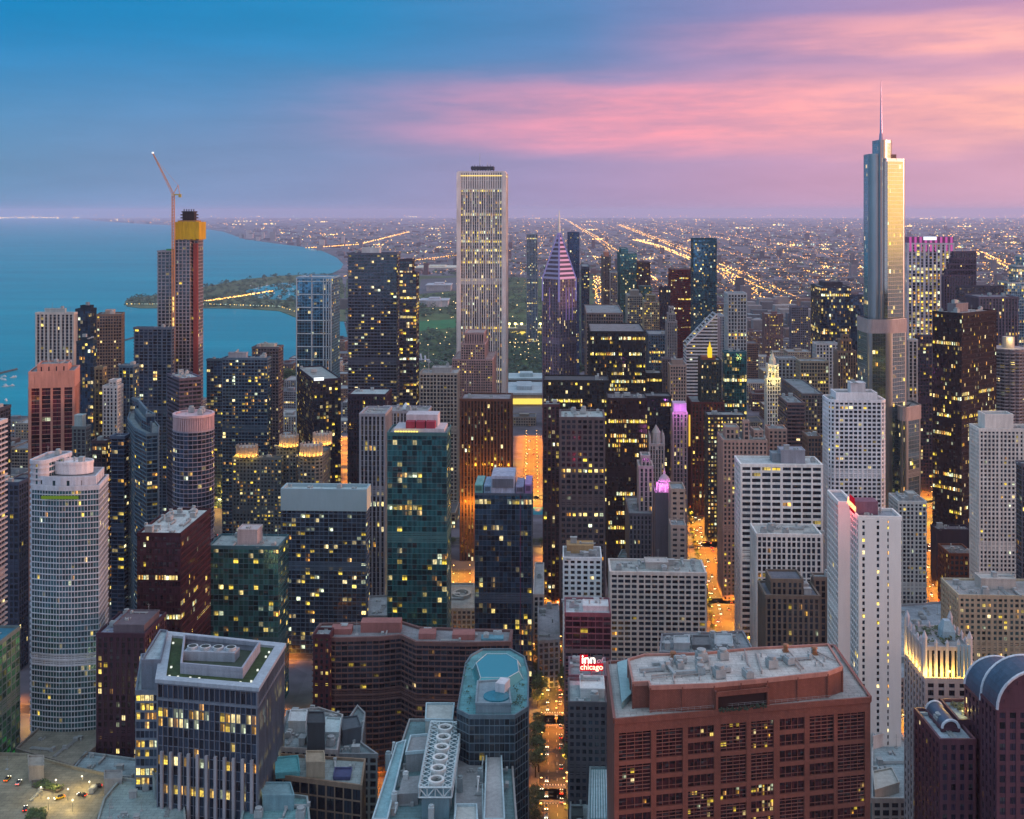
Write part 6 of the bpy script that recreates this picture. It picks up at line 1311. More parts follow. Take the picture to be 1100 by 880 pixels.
roofs('office_building', 'pale blue stepped roofs at the foot of the marble slab hotel', 'flat roof', 44, [(937,860),(937,765),(954,772),(974,800),(976,860)], (.38,.41,.42), (.32,.42,.46), ((((938,768),(950,772),(952,788),(938,792)), 6, (.40,.46,.50)), (((938,830),(958,826),(966,842),(940,850)), 4, (.42,.44,.42))), 5)
roofs('office_building', 'dark green roofed block with a lit corner at the foot of the pale stepped roofs', 'flat roof', 30, [(934,900),(936,866),(962,862),(966,900)], (.07,.12,.12), (.10,.16,.17), (), 3)
roofs('office_building', 'small white roofed block below the slate grey block, bottom edge', 'flat roof', 40, [(612,900),(613,856),(634,856),(634,900)], (.3,.33,.34), (.42,.52,.54), ((((614,868),(626,868),(626,878),(614,878)), 3, (.06,.08,.08)),), 3)
rt, og, Pz = roofs('skylit_block', 'narrow teal block with a slatted pale blue roof by the red granite building', 'flat roof', 56, [(632,884),(634,826),(653,826),(655,884)], (.24,.32,.34), (.20,.42,.46), (), 0)
a3, b3 = Vector(gp(635,830,56)), Vector(gp(652,830,56)); c3, d3 = Vector(gp(634,882,56)), Vector(gp(654,882,56)); m = MB()
for k in range(7):
    t_ = (k+.5)/7; p0, p1 = a3.lerp(b3, t_), c3.lerp(d3, t_); m.bar((*p0, 57.1), (*p1, 57.1), .35)
m.build('roof_slat', wall_mat((.45,.62,.66), .5), rt, og)['kind'] = 'stuff'
roofs('low_block', 'plain grey windowless block at the foot of the tall striped shaft', 'office block', 40, [(396,663),(397,642),(417,641),(417,663)], (.21,.21,.22), (.25,.28,.3), (), 2, S(fh=9,bw=40,pw=0,sh=0,lit=(0,0,0),blank=(0,1,2,3)))
roofs('low_block', 'grey block with yellow light along its roof, below the near black glass tower', 'office block', 24, [(511,682),(513,660),(550,658),(551,680)], (.30,.28,.28), (.24,.25,.28), (), 3)
x_, y_ = gp(531, 674, 24); ls = bpy.data.objects[-1]
rt, og, Pz = roofs('low_block', 'round ended grey block with an oval roof opening between two glass towers', 'office block', 18, [(481,655),(483,628),(509,628),(511,655)], (.34,.33,.30), (.30,.30,.28), (), 2)
m = MB(); x_, y_ = gp(496, 640, 18); 
for k in range(2): ring(m, [(x_+7*math.cos(t_*.314), y_+9*math.sin(t_*.314)) for t_ in range(20)], [(x_+5*math.cos(t_*.314), y_+7*math.sin(t_*.314)) for t_ in range(20)], 18, 20.5); break
m.build('oval_rim', wall_mat((.36,.35,.32)), rt, og)
roofs('low_block', 'grey office slab with a green lit passage right of the near black glass tower', 'office block', 30, [(578,690),(578,652),(600,650),(601,688)], (.26,.26,.28), (.3,.3,.33), (), 3)
roofs('low_block', 'pale narrow slab with a lit edge right of the near black glass tower', 'office block', 38, [(573,640),(575,606),(584,606),(584,640)], (.45,.42,.42), (.4,.4,.42), (), 1)
roofs('low_block', 'teal flat roofed block behind the slate grey hotel complex and gothic block', 'flat roof', 40, [(664,600),(668,592),(712,590),(716,602)], (.28,.33,.35), (.26,.36,.38), ((((690,592),(702,592),(703,598),(690,598)), 4, (.4,.44,.46)),), 5)

# ---- rooftop sign of the inn
D = 540; sx = xat(635.5, D); sz = zat(721, D); sg = thing('rooftop_sign', 'red neon inn sign standing on a roof beside the orange lit street', 'sign', (sx, D, sz))
wS = xat(648, D)-xat(623, D); hS = zat(704, D)-zat(721, D)
m = MB(); m.box(sx, D+.4, sz, wS, .5, hS*.46); m.box(sx-wS*.33, D+.4, sz+hS*.46, wS*.34, .5, hS*.54); m.build('sign_board', glow_mat((.62,.008,.02), .75), sg, (sx, D, sz))
m = MB(); m.box(sx+wS*.25, D+.42, sz+hS*.47, wS*.4, .4, hS*.5); m.build('dark_board', wall_mat((.05,.09,.09)), sg, (sx, D, sz))
text('inn', 5.6, glow_mat((1,.86,.72), 2.4), sg, (-wS*.13, -.05, hS*.50), (R(90),0,0)); text('of', 3.6, wall_mat((.6,.65,.65)), sg, (wS*.33, -.05, hS*.52), (R(90),0,0), shear=.3)
text('chicago', 3.6, glow_mat((1,.36,.26), 3.0), sg, (0, -.05, hS*.10), (R(90),0,0))
m = MB()
for dx in (-wS*.45, 0, wS*.45): m.bar((sx+dx, D+1, sz-8), (sx+dx, D+1, sz+1), .2); m.bar((sx+dx, D+5, sz-8), (sx+dx, D+1, sz+1), .15)
m.build('frame', wall_mat((.12,.1,.1)), sg, (sx, D, sz)); plight(sg, (sx, D, sz), (sx, D-6, sz-1), 2600, (1,.10,.22), 1.5, 'sign_glow')
T('inn_building', 'stone block under the neon inn sign, mostly behind the slate grey block', 'office block', 612,651,653,728,545,'L',RES(), (.32,.24,.27), dark, nu=3, dep=22)
# pink light on the block behind
plight(sg, (sx, D, sz), (xat(628, 610), 615, zat(668, 615)), 4000, (1,.05,.10), 1.5, 'red_lamp')

# ---- floodlit crowns of the grey hotel
for (x0, x1, yy, D, w2) in ((252,274,492,948,5),(299,318,481,956,4),(321,344,491,916,6),(335,354,479,935,5)):
    hl = [o_ for o_ in bpy.data.objects if o_.get('label', '').startswith('grey ') and 'hotel' in o_.get('label', '')]
    par = min(hl, key=lambda o_: abs(CX+F*o_.location.x/o_.location.y-(x0+x1)/2)); og = par.location
    m = MB(); zz = zat(yy, D); xm = xat((x0+x1)/2, D); wd = xat(x1, D)-xat(x0, D); RR_ = [(xm+wd/2*math.cos(t_*math.pi/8), D+8+7*math.sin(t_*math.pi/8)) for t_ in range(16)]
    m.prism(RR_, zz, zz+8, bottom=False)
    for t_ in range(16): m.cyl(*RR_[t_], zz, zz+9.5, .9, .7, 6)
    m.build('crown', wall_mat((.42,.34,.30)), par, og)
    for t_ in range(8, 16):
        c_ = RR_[t_]; plight(par, og, (xm+(c_[0]-xm)*1.14, D+8+(c_[1]-D-8)*1.3, zz+1.2), 520, (1,.52,.06), .4, 'floodlight')
# ---- amber floodlights at the foot of the brown slab
for o_ in list(bpy.data.objects):
    if o_.get('label', '').startswith('brown slab tower lit orange'):
        for k in range(9): plight(o_, o_.location, (xat(498+k*5.6, 995), 993, zat(545, 990)), 9000, (1,.42,.03), 1.0, 'floodlight')
        for k in range(6): plight(o_, o_.location, (xat(500+k*9, 995), 990, zat(505, 990)), 2600, (1,.42,.03), 1.0, 'floodlight')
# white domes on the striped tower
dm = [o_ for o_ in bpy.data.objects if o_.get('label', '').startswith('wide striped tower')][0]; m = MB(); zz = zat(443, 940)
for k in range(5): m.cyl(xat(436, 950), 950, zz+1+k*1.1, zz+2.1+k*1.1, 3.0*math.cos(k*.3), 3.0*math.cos((k+1)*.3), 14)
m.build('dome', wall_mat((.7,.72,.74), .4), dm, dm.location)
# white crossing lines on the squared blue tower
sb = [o_ for o_ in bpy.data.objects if o_.get('label', '').startswith('squared blue glass')][0]; q, bb = corner(318,356,365,1280,'L'); m = MB(); zt = zat(299, 1280)
for a_ in (.02, .45, .78, .86, .93, .99): fbox(m, q, True, a_-.012, a_+.012, -.02, 0, 0, zt)
for k in range(14): z_ = zt-3-k*14.6; fbox(m, q, True, 0, 1, -.02, 0, z_-1, z_)
m.build('white_frame', wall_mat((.52,.60,.66)), sb, sb.location)
# pale band round the centre left flats
pb = [o_ for o_ in bpy.data.objects if o_.get('label', '').startswith('blue glass flats')][0]; q, bb = corner(303,393,397,790,'L'); Pq = mk(q, True, 0, 1, 0, 1); m = MB(); zt = zat(529, 790)
ring(m, offset(Pq, .8), offset(Pq, -.6), zt-13, zt+2.2); m.build('top_band', wall_mat((.30,.42,.47), .5, .06), pb, pb.location)
# sign band on the dark tower near the lake and on the round one
for lab, px_, py_, D, s_ in (('dark tower with a small white sign', 343, 407.5, 992, 3.0),):
    o_ = [x for x in bpy.data.objects if x.get('label', '').startswith(lab)][0]; m = MB(); 
m.box(xat(px_, D), D-2, zat(py_+1, D), 8.5, .5, 2.6, R(20)); m.build('lit_sign', glow_mat((.9,.95,1), 1.2), o_, o_.location)

# magenta crown of the white ribbed tower, and its small sign
mg = [o_ for o_ in bpy.data.objects if o_.get('label', '').startswith('white ribbed tower with a magenta')][0]; m = MB(); zt = zat(262, 1500); x0_, x1_ = xat(975, 1500), xat(1024, 1500)
for k in range(9): m.box(x0_+(x1_-x0_)*(k+.5)/9, 1499-k*.2, zt-10, 2.6, 1.0, 19)
m.build('lit_fin', glow_mat((.75,.14,.50), .55), mg, mg.location)['kind'] = 'stuff'; m = MB(); m.prism(ccw([(x0_,1501),(x1_,1499),(x1_+1,1530),(x0_+1,1532)]), zt, zt+9); m.build('crown', wall_mat((.24,.12,.22)), mg, mg.location)
m = MB(); m.box(xat(998, 1500), 1496.5, zt+5, 17, .6, 4.4); m.build('sign', glow_mat((.75,.85,1.0), 1.1), mg, mg.location)

def rail(name_root, P, z, org, step=2.4):
    m = MB(); n_ = len(P)
    for i in range(n_):
        a, b = Vector(P[i]), Vector(P[(i+1) % n_]); k = max(1, int((b-a).length/step)); 
        for j in range(k): c_ = a+(b-a)*j/k; m.bar((*c_, z), (*c_, z+1.2), .05)
        for h_ in (.6, 1.2): m.bar((*a, z+h_), (*b, z+h_), .045)
    m.build('railing', wall_mat((.3,.31,.32), .5), name_root, org)['kind'] = 'stuff'
def find(lab): return [o_ for o_ in bpy.data.objects if o_.get('label', '').startswith(lab)][0]
rg = find('red granite building'); go = tuple(rg.location); rail(rg, offset(P_red, -1.2), 122.9, go)
for (a_, b_, r_) in (((700,728),(780,720),.35),((700,731),(780,723),.2),((720,712),(724,735),.3),((812,704),(818,724),.4),((760,706),(765,730),.25),((868,702),(884,716),.3)):
    a3, b3 = gp(*a_, z2r), gp(*b_, z2r); m = MB(); m.bar((*a3, z2r+.8), (*b3, z2r+.8), r_, 6); k = 5
    for j in range(k+1): t_ = j/k; m.box(a3[0]+(b3[0]-a3[0])*t_, a3[1]+(b3[1]-a3[1])*t_, z2r, .3, .5, .8)
    m.build('roof_pipe', wall_mat((.33,.31,.30), .5), rg, go)
fo_ = find('pale blue roofscape'); fg = tuple(fo_.location)
for k in range(16):
    px_, py_ = hr.uniform(405, 552), hr.uniform(798, 875); a3 = gp(px_, py_, 67); m = MB(); L_ = hr.uniform(4, 12)
    if hr.random() < .6: m.bar((a3[0], a3[1], 67.2), (a3[0]+hr.uniform(-.5,.5), a3[1]+L_, 67.2), .3, 6); m.box(a3[0], a3[1]+L_, 66, 1.2, 1.2, 2.2)
    else: m.box(a3[0], a3[1], 62, 2.2, 3.0, 7.2); m.cyl(a3[0], a3[1], 69.2, 69.9, .9, .9, 10)
    m.build('duct', wall_mat(hr.choice(((.40,.46,.48),(.22,.28,.30),(.5,.52,.52))), .5), fo_, fg)
# ================================================================== streets, lamps, cars, trees
er = random.Random(77)
def dline(px, y0, y1):        # ground line between two photo rows at given columns
    return gp(px[0], y0), gp(px[1], y1)
asph = wall_mat((.055,.05,.05), .7, .35, 'asphalt', .4); conc = wall_mat((.15,.14,.13), .85, .25, 'paving', .6); paint = wall_mat((.7,.7,.66), .7, .2, 'road_paint', 1.0)
STREET_LINES = []
LAMPS = []
def street(pts, w_, name='road', walk=4.5, lamps=30, power=1.0, col=(1,.29,.015), cross=False, zoff=0.0):
    W = [Vector(p) for p in pts]; road, wk, mk_ = MB(), MB(), MB()
    for a, b in zip(W[:-1], W[1:]):
        L = (b-a).length; d = (b-a)/L; n = Vector((d.y, -d.x)); z = .06+zoff
        Q = [a+n*w_/2, b+n*w_/2, b-n*w_/2, a-n*w_/2]; road.face([(p.x, p.y, z) for p in (Q if (Q[1]-Q[0]).cross(Q[2]-Q[1]) > 0 else Q[::-1])])
        for s_ in (-1, 1):
            e0, e1 = a+n*s_*w_/2, b+n*s_*w_/2; f0, f1 = e0+n*s_*walk, e1+n*s_*walk
            wk.prism(ccw([tuple(e0), tuple(e1), tuple(f1), tuple(f0)]), 0, .14+zoff)
        k = 0.0
        while k < L:
            for o_ in ((-w_/6, w_/6) if w_ > 11 else (0,)):
                c0, c1 = a+d*k+n*o_, a+d*min(L, k+3)+n*o_; h_ = n*.08; mk_.face([(p.x, p.y, z+.006) for p in (c0+h_, c1+h_, c1-h_, c0-h_)][::(1 if True else -1)])
            k += 9
        if lamps:
            k = lamps*.5
            while k < L:
                for s_ in (-1, 1):
                    p = a+d*k+n*s_*(w_/2+.8); LAMPS.append((p.x, p.y, zoff, -n*s_, power, col))
                k += lamps
        STREET_LINES.append((tuple(a), tuple(b), w_/2+walk+22))
    tag(road.build(name, asph), kind='structure'); tag(wk.build('pavement', conc), kind='structure'); tag(mk_.build('road_markings', paint), kind='structure')
def vp(px_, y_):              # point on the ground seen at a pixel
    return gp(px_, y_)
s1 = [(12.0, 400.0), (20.0, 560.0), (27.5, 786.0), (40.0, 1060.0)]
street(s1, 14.5, 'road', 4.5, 26, 1.15)
mich = [vp(792,716), vp(778,655), vp(765,604), vp(757,575), vp(753,545), vp(750,510), vp(747,480), vp(744,452)]
street(mich, 24, 'avenue', 5, 20, 2.8)
street([vp(571,545), vp(571,500), vp(571,468)], 16, 'road', 4, 20, 2.2)
street([vp(1013,660), vp(1002,620), vp(996,580), vp(994,540), vp(992,500)], 16, 'road', 4, 24, 2.2)
street([vp(372,560), vp(371,500), vp(372,470)], 14, 'road', 3, 30, 1.3)
street([vp(496,700), vp(496,612)], 16, 'road', 3, 22, 1.6)
for D_, x0, x1, w_, pw_ in ((601,-260,330,12,.8), (689,-330,380,12,1.0), (781,-240,380,11,.8), (905,-300,420,12,.9), (1060,-330,440,20,2.2), (1225,-300,480,12,1.2)):
    a = fromgrid(togrid(x0, D_)[0], D_); b = fromgrid(togrid(x1, D_)[0], D_)
    a = (x0, D_+ (0-x0)*math.tan(GA)*1.0); b = (x1, D_-x1*math.tan(GA)); street([a, b], w_, 'road', 3, 34 if w_ < 20 else 24, pw_)
# river between the towers
flat('river', .05, [gp(380,553), gp(620,553), gp(620,541), gp(380,541)], bpy.data.materials['lake_water'])
# zebra crossings on the near street
zc_ = MB()
for D_ in (592, 609, 681, 697, 774, 789):
    t_ = (D_-560)/(786-560); cx_ = 20+7.5*t_
    for k in range(9): zc_.quad((cx_-6.2+k*1.5, D_-1.5, .075), (cx_-5.6+k*1.5, D_-1.5, .075), (cx_-5.6+k*1.5, D_+1.5, .075), (cx_-6.2+k*1.5, D_+1.5, .075))
tag(zc_.build('crossing_markings', paint), kind='structure')
# lamps
polem = MB(); polem.cyl(0,0,0,9.2,.16,.10,6); polem.bar((0,0,9.0),(0,1.9,9.5),.08); polem.cyl(0,0,0,.7,.28,.24,8)
headm = MB(); headm.box(0,2.1,9.35,.5,1.1,.22)
glom = MB(); glom.box(0,2.1,9.2,.75,.9,.14)
pm, hm_, gm_ = wall_mat((.10,.10,.10), .5), wall_mat((.2,.2,.2), .5), glow_mat((1,.52,.12), 12.0)
pme = polem.build('pole', pm); hme = headm.build('lamp_head', hm_); gme = glom.build('lamp_glass', gm_)
for o_ in (pme, hme, gme): C.objects.unlink(o_)
LD = {}
def visible(x, y): 
    px, py = CX+F*x/y, HOR+F*H/y; return -30 < px < 1130 and py < 960
seen_l = [l for l in LAMPS if visible(l[0], l[1])]
BIG = [(P, max(p[0] for p in P), min(p[0] for p in P), max(p[1] for p in P), min(p[1] for p in P)) for P in FOOT]
out_ = []
for l in seen_l:
    if any(c <= l[0] <= b and e <= l[1] <= d_ and inside((l[0], l[1]), P) for P, b, c, d_, e in BIG): continue
    out_.append(l)
print('lamps', len(out_))
where = lambda px, py: ('on the near straight street' if px < 640 and py > 690 else 'on the busy avenue' if 735 < px < 800 and py > 450 else 'on the orange road by the river' if 540 < px < 600 and py < 560 else 'in the canyon at the right' if 980 < px < 1030 else 'on a cross street between the towers')
for x, y, z, n_, pw_, col in out_[:300]:
    px, py = CX+F*x/y, HOR+F*H/y; wh = where(px, py)
    L = thing('street_lamp', 'curved arm street lamp with an orange head ' + wh, 'street lamp', (x, y, z), 'street lamps'); L.rotation_euler = (0,0,math.atan2(n_.y, n_.x)-math.pi/2)
    for o_ in (pme, hme, gme): c_ = o_.copy(); C.objects.link(c_); c_.parent = L
    if er.random() < .3: col = (1,.48,.05)
    k = (round(pw_, 2), col)
    if k not in LD:
        l = bpy.data.lights.new('bulb', 'SPOT'); l.spot_size = R(146); l.spot_blend = .6; l.energy = 40000*pw_; l.color = col; l.shadow_soft_size = .4; LD[k] = l
    o_ = bpy.data.objects.new('bulb', LD[k]); C.objects.link(o_); o_.parent = L; o_.location = (0, 2.1, 8.9)
# cars
def car_proto(col, label, sx=1.0, cat='car'):
    root = thing('car', label, cat, (0,0,0), 'cars on the lit streets')
    b = MB(); pr = [(-2.2,.35),(-2.25,.75),(-2.1,.95),(-1.2,1.0),(.9,1.0),(2.0,.85),(2.25,.6),(2.2,.35)]; n = len(pr)
    for s_ in (0,): 
        l_ = [(-.9, p[0], p[1]) for p in pr]; r_ = [(.9, p[0], p[1]) for p in pr]; b.face(l_); b.face(r_[::-1])
        for i in range(n): j = (i+1) % n; b.quad(l_[j], l_[i], r_[i], r_[j])
    b.build('body', wall_mat(col, .25, .05, 'car_paint'), root)
    c = MB(); lo, hi = [(-.82,-1.7),(.82,-1.7),(.82,.9),(-.82,.9)], [(-.66,-1.3),(.66,-1.3),(.66,.25),(-.66,.25)]; c.prism(ccw(lo), 1.0, 1.48, poly2=ccw(hi)); c.build('cabin', glass_mat((.02,.02,.025), .3), root, attr=True)
    for x_ in (-.88, .88):
        for y_ in (-1.35, 1.35):
            w_ = MB(); w_.bar((x_-.1, y_, .33), (x_+.1, y_, .33), .33, 10); w_.build('wheel', wall_mat((.02,.02,.02), .9), root)
    for x_ in (-.6, .6):
        h_ = MB(); h_.box(x_, 2.22, .6, .38, .12, .2); h_.build('headlight', glow_mat((1,.93,.7), 9.0), root)
        t_ = MB(); t_.box(x_, -2.25, .68, .42, .12, .18); t_.build('taillight', glow_mat((1,.03,.01), 5.0), root)
    return root
protos = [car_proto(c, l) for c, l in (((.45,.45,.46),'silver car with its headlights on'), ((.03,.03,.035),'black car with its headlights on'), ((.55,.54,.5),'white car with its headlights on'), ((.25,.02,.02),'dark red car with its headlights on'), ((.5,.33,.02),'yellow taxi with its headlights on'))]
used_ = [False]*5; ncar = 0
def put_car(x, y, ang, wh):
    global ncar
    k = er.choice((0,0,1,1,2,3,4)); o_ = protos[k] if not used_[k] else copy_tree(protos[k]); used_[k] = True
    base = ('silver car','black car','white car','dark red car','yellow taxi')[k]; o_['label'] = base+' with its lights on, '+wh; o_.location = (x, y, .07); o_.rotation_euler = (0,0,ang); ncar += 1
def cars_on(pts, n, w_, wh, gap=7):
    W = [Vector(p) for p in pts]; tot = [(b-a).length for a, b in zip(W[:-1], W[1:])]; used = []
    for _ in range(n*6):
        if len(used) >= n: break
        i = er.choices(range(len(tot)), tot)[0]; a, b = W[i], W[i+1]; d = (b-a).normalized(); nn = Vector((d.y, -d.x)); t_ = er.random(); s_ = er.choice((-1,1)); lane = er.choice((.18,.36))*w_
        p = a+(b-a)*t_+nn*s_*lane
        if any((p-u).length < gap for u in used): continue
        used.append(p); dirv = d*s_ ; put_car(p.x, p.y, math.atan2(dirv.y, dirv.x)-math.pi/2, wh)
cars_on([(18.5,540),(27.5,786)], 30, 14.5, 'on the near straight street'); cars_on(mich[:-2], 64, 19, 'on the busy avenue')
cars_on([vp(571,545), vp(571,470)], 14, 16, 'on the orange road by the river'); cars_on([vp(1010,650), vp(994,530)], 18, 16, 'in the lit canyon at the right')
cars_on([(-300,1073),(400,1042)], 24, 20, 'on the wide cross street by the river')
for (px_, py_, a_) in ((88,855,1.2),(27,870,.3),(64,858,2.2),(8,838,0),(104,846,1.9),(20,842,.1)):
    x_, y_ = gp(px_, py_, 38.2); put_car(x_, y_, a_, 'parked on the sand coloured roof terrace'); 
    for o_ in reversed(bpy.data.objects[:]):
        if o_.get('label','').endswith('roof terrace') and o_.get('category') == 'car' and abs(o_.location.x-x_) < .01: o_.location.z = 38.25; break
cars_on([vp(496,690), vp(496,640)], 6, 14, 'in the lit court behind the brown flats')
# street trees
bark = wall_mat((.06,.045,.03), .9); leafm = leaf_mat((.06,.09,.03))
TP = []
for k in range(4):
    root = thing('street_tree', 'round crowned street tree', 'tree', (0,0,0), 'trees along the streets'); m = MB(); m.cyl(0,0,0,3.6,.28,.18,7)
    for j in range(5): a = j*1.26+k; m.bar((0,0,3.2), (1.7*math.cos(a), 1.7*math.sin(a), 5.6), .09, 5)
    m.build('trunk', bark, root); m = MB()
    for _ in range(520):
        a, ph, q_ = er.uniform(0,6.28), math.acos(er.uniform(-.75,1)), er.random()**.4; lob = 1+.28*math.sin(3*a+k*2)*math.sin(2*ph+k)
        x_, y_, z_ = 3.3*q_*lob*math.sin(ph)*math.cos(a), 3.3*q_*lob*math.sin(ph)*math.sin(a), 6.2+2.7*q_*lob*math.cos(ph); s_ = er.uniform(.16,.38); d_ = [er.uniform(-1,1)*s_ for _ in range(9)]
        m.quad((x_-s_,y_+d_[0],z_+d_[1]), (x_+d_[2],y_-s_,z_+d_[3]), (x_+s_,y_+d_[4],z_-d_[5]), (x_+d_[6],y_+s_,z_+d_[7]))
    m.build('crown', leafm, root); TP.append(root)
usedt = [False]*4
def put_tree(x, y, wh, sc_=1.0, gp_='trees along the streets'):
    k = er.randrange(4); o_ = TP[k] if not usedt[k] else copy_tree(TP[k]); usedt[k] = True
    o_['label'] = ('full', 'lobed', 'round crowned', 'broad')[k]+' green street tree '+wh; o_['group'] = gp_; o_.location = (x, y, .1); o_.rotation_euler = (0,0,er.uniform(0,6.28)); s_ = sc_*er.uniform(.8,1.25); o_.scale = (s_, s_, s_*er.uniform(.9,1.1))
for D_ in range(565, 780, 10):
    if min(abs(D_-600), abs(D_-689)) < 14: continue
    cx_ = 20+7.5*(D_-560)/226
    for s_ in (-1, 1):
        if er.random() < .75: put_tree(cx_+s_*er.uniform(7.6, 9.2), D_+er.uniform(-3,3), 'beside the near straight street', 1.35)
for k in range(5): pass
for i in range(len(mich)-3):
    a, b = Vector(mich[i]), Vector(mich[i+1]); n = int((b-a).length/13); d = (b-a).normalized(); nn = Vector((d.y,-d.x))
    for j in range(n):
        for s_ in (-1,1): p = a+(b-a)*(j+.5)/n+nn*s_*12.0; put_tree(p.x, p.y, 'beside the busy avenue', .75)
for x_ in range(-90, 60, 9):
    y_ = 1043-x_*math.tan(GA); put_tree(x_, y_, 'in front of the wide cross street by the river', 1.0)
for x_, y_ in ((-300+k*9, 735-(k % 3)*8) for k in range(9)): put_tree(x_, y_, 'in the dark garden at the left edge', 1.1)
for k in range(14): p = gp(er.uniform(308,322), er.uniform(412,424)); put_tree(p[0], p[1], 'on the lake shore behind the blue towers', 3.0)
for k in range(5): p = gp(392+er.uniform(-70,-60), 500+k*6)
for t_, u_ in zip(TP, usedt):
    if not u_: bpy.data.objects.remove(t_)
# bright lamps of the lit court and amber glow on podium roofs
def flood(x, y, z, e, col, label):
    f_ = thing('floodlight_mast', label, 'floodlight', (x, y, z), 'floodlight masts'); m = MB(); m.cyl(0,0,0,11,.16,.12,6); m.box(0,0,10.6,2.4,.5,.5); m.build('pole', pm, f_)
    for s_ in (-.8, .8): h_ = MB(); h_.box(s_,-.35,10.5,.9,.4,.8); h_.build('lamp_head', glow_mat((1,.85,.45), 8.0), f_)
    plight(f_, (x, y, z), (x, y-1.2, z+10.5), e, col, .5, 'bulb')
for k, (px_, py_) in enumerate(((489,650),(496,650),(489,655),(496,655))): x_, y_ = gp(px_, py_); flood(x_, y_, 0, 30000, (1,.66,.12), 'twin headed floodlight in the lit court behind the brown flats')
for px_, py_, e_ in ((38,779,16000),(52,776,16000),(128,538,30000),(122,545,25000),(236,548,26000),(245,542,22000),(228,552,20000)): x_, y_ = gp(px_, py_); flood(x_, y_, 0, e_, (1,.52,.08), 'twin headed floodlight on the lit ground between the lakeside towers')
# boats at the left edge
for k in range(9):
    px_, py_ = er.uniform(0, 17), er.uniform(404, 442); x_, y_ = gp(px_, py_, .5)
    if not inside((x_, y_), WATER): continue
    b = thing('motor_boat', 'small white motor boat moored on the lake at the left edge', 'boat', (x_, y_, .5), 'boats at the left edge'); b.rotation_euler = (0,0,er.uniform(0,3)); m = MB()
    lo, hi = [(-1,-5),(1,-5),(1.2,1),(0,5.4),(-1.2,1)], [(-1.5,-5.2),(1.5,-5.2),(1.8,1),(0,6.4),(-1.8,1)]; m.prism(ccw(lo), -.2, 1.3, poly2=ccw(hi)); m.build('hull', wall_mat((.75,.75,.75), .4), b)
    m = MB(); m.box(0,-1,1.3,2.2,4.5,1.3); m.box(0,-1.2,2.6,1.6,2.6,.9); m.build('cabin', wall_mat((.7,.72,.72), .4), b)
for k in range(46):
    px_, py_ = er.uniform(268, 352), er.uniform(306, 321); x_, y_ = gp(px_, py_, 2.1)
    b = thing('sail_boat', 'white sail boat with a bare mast moored in the far harbour', 'boat', (x_, y_, 2.1), 'boats in the far harbour'); m = MB(); m.prism(ccw([(-2,-8),(2,-8),(2.4,2),(0,9),(-2.4,2)]), 0, 2.4); m.build('hull', wall_mat((.75,.75,.75), .4), b); m = MB(); m.cyl(0,0,2,15,.35,.2,5); m.build('mast', wall_mat((.6,.6,.6), .4), b)
# lakefront institutions beyond the park
def hall(name, label, cat, x0, x1, yb, hpx, dep_, col, roofc, columns=True, lit=False):
    a3, b3 = gp(x0, yb), gp(x1, yb); D_ = a3[1]; hh = hpx*D_/F; w_ = b3[0]-a3[0]; cx_ = (a3[0]+b3[0])/2; rt = thing(name, label, cat, (cx_, D_+dep_/2, 0)); o3 = (cx_, D_+dep_/2, 0)
    m = MB(); m.box(cx_, D_+dep_/2, 0, w_, dep_, hh); m.build('wall', wall_mat(col), rt, o3); m = MB(); m.box(cx_, D_+dep_/2, hh, w_+6, dep_+6, 3); m.box(cx_, D_+dep_/2, hh+3, w_*.4, dep_*.5, 6); m.build('roof', wall_mat(roofc), rt, o3)
    if columns:
        for k in range(10): m = MB(); m.cyl(cx_-w_*.25+k*w_*.5/9, D_-4, 0, hh, 2.2, 2.0, 8); m.build('column', wall_mat(col), rt, o3)
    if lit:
        m = MB(); m.box(cx_, D_-1.2, hh*.15, w_*.92, 1, hh*.5); m.build('lit_front', glow_mat((1,.72,.12), .9), rt, o3)  # glowing sheet stands for lamplight on the front wall
    FOOT.append([(a3[0],D_),(b3[0],D_),(b3[0],D_+dep_),(a3[0],D_+dep_)])
hall('museum', 'white columned museum in the park left of the tallest central tower', 'museum', 451, 481, 330, 6.5, 90, (.50,.50,.54), (.42,.44,.5))
hall('exhibition_hall', 'very long low hall with a lit pale roof beyond the park', 'hall', 446, 491, 291, 3.0, 250, (.42,.4,.42), (.62,.60,.50), False)
hall('stadium', 'bowl shaped pale stadium wing beyond the museum', 'stadium', 458, 484, 313, 6, 120, (.34,.35,.38), (.44,.45,.5), False)
hall('band_stand', 'long stage wall lit bright yellow in the dark park', 'band stand', 544, 583, 360, 6, 20, (.3,.28,.2), (.3,.3,.25), False, True)
hall('museum', 'pale roofed museum wing with yellow lit front at the near edge of the park', 'museum', 543, 584, 436, 12, 110, (.36,.30,.24), (.40,.46,.5), False, True)
hall('museum', 'lower pale roofed museum wing behind the yellow lit one', 'museum', 548, 583, 416, 8, 60, (.3,.28,.26), (.42,.5,.52), False)
for k in range(6):
    px_ = 547+k*6.6; x_, y_ = gp(px_, 356); y_ -= 30; m_ = thing('stadium_floodlight', 'tall floodlight over the yellow stage wall in the park', 'floodlight', (x_, y_, 0), 'park floodlights'); m = MB(); m.cyl(0,0,0,20,.5,.4,6); m.build('pole', pm, m_); m = MB(); m.box(0,0,20,6,3,4.5); m.build('lamp_head', glow_mat((1,.82,.3), 4.0), m_)
    plight(m_, (x_, y_, 0), (x_, y_-4, 18), 60000, (1,.75,.2), 1, 'bulb')
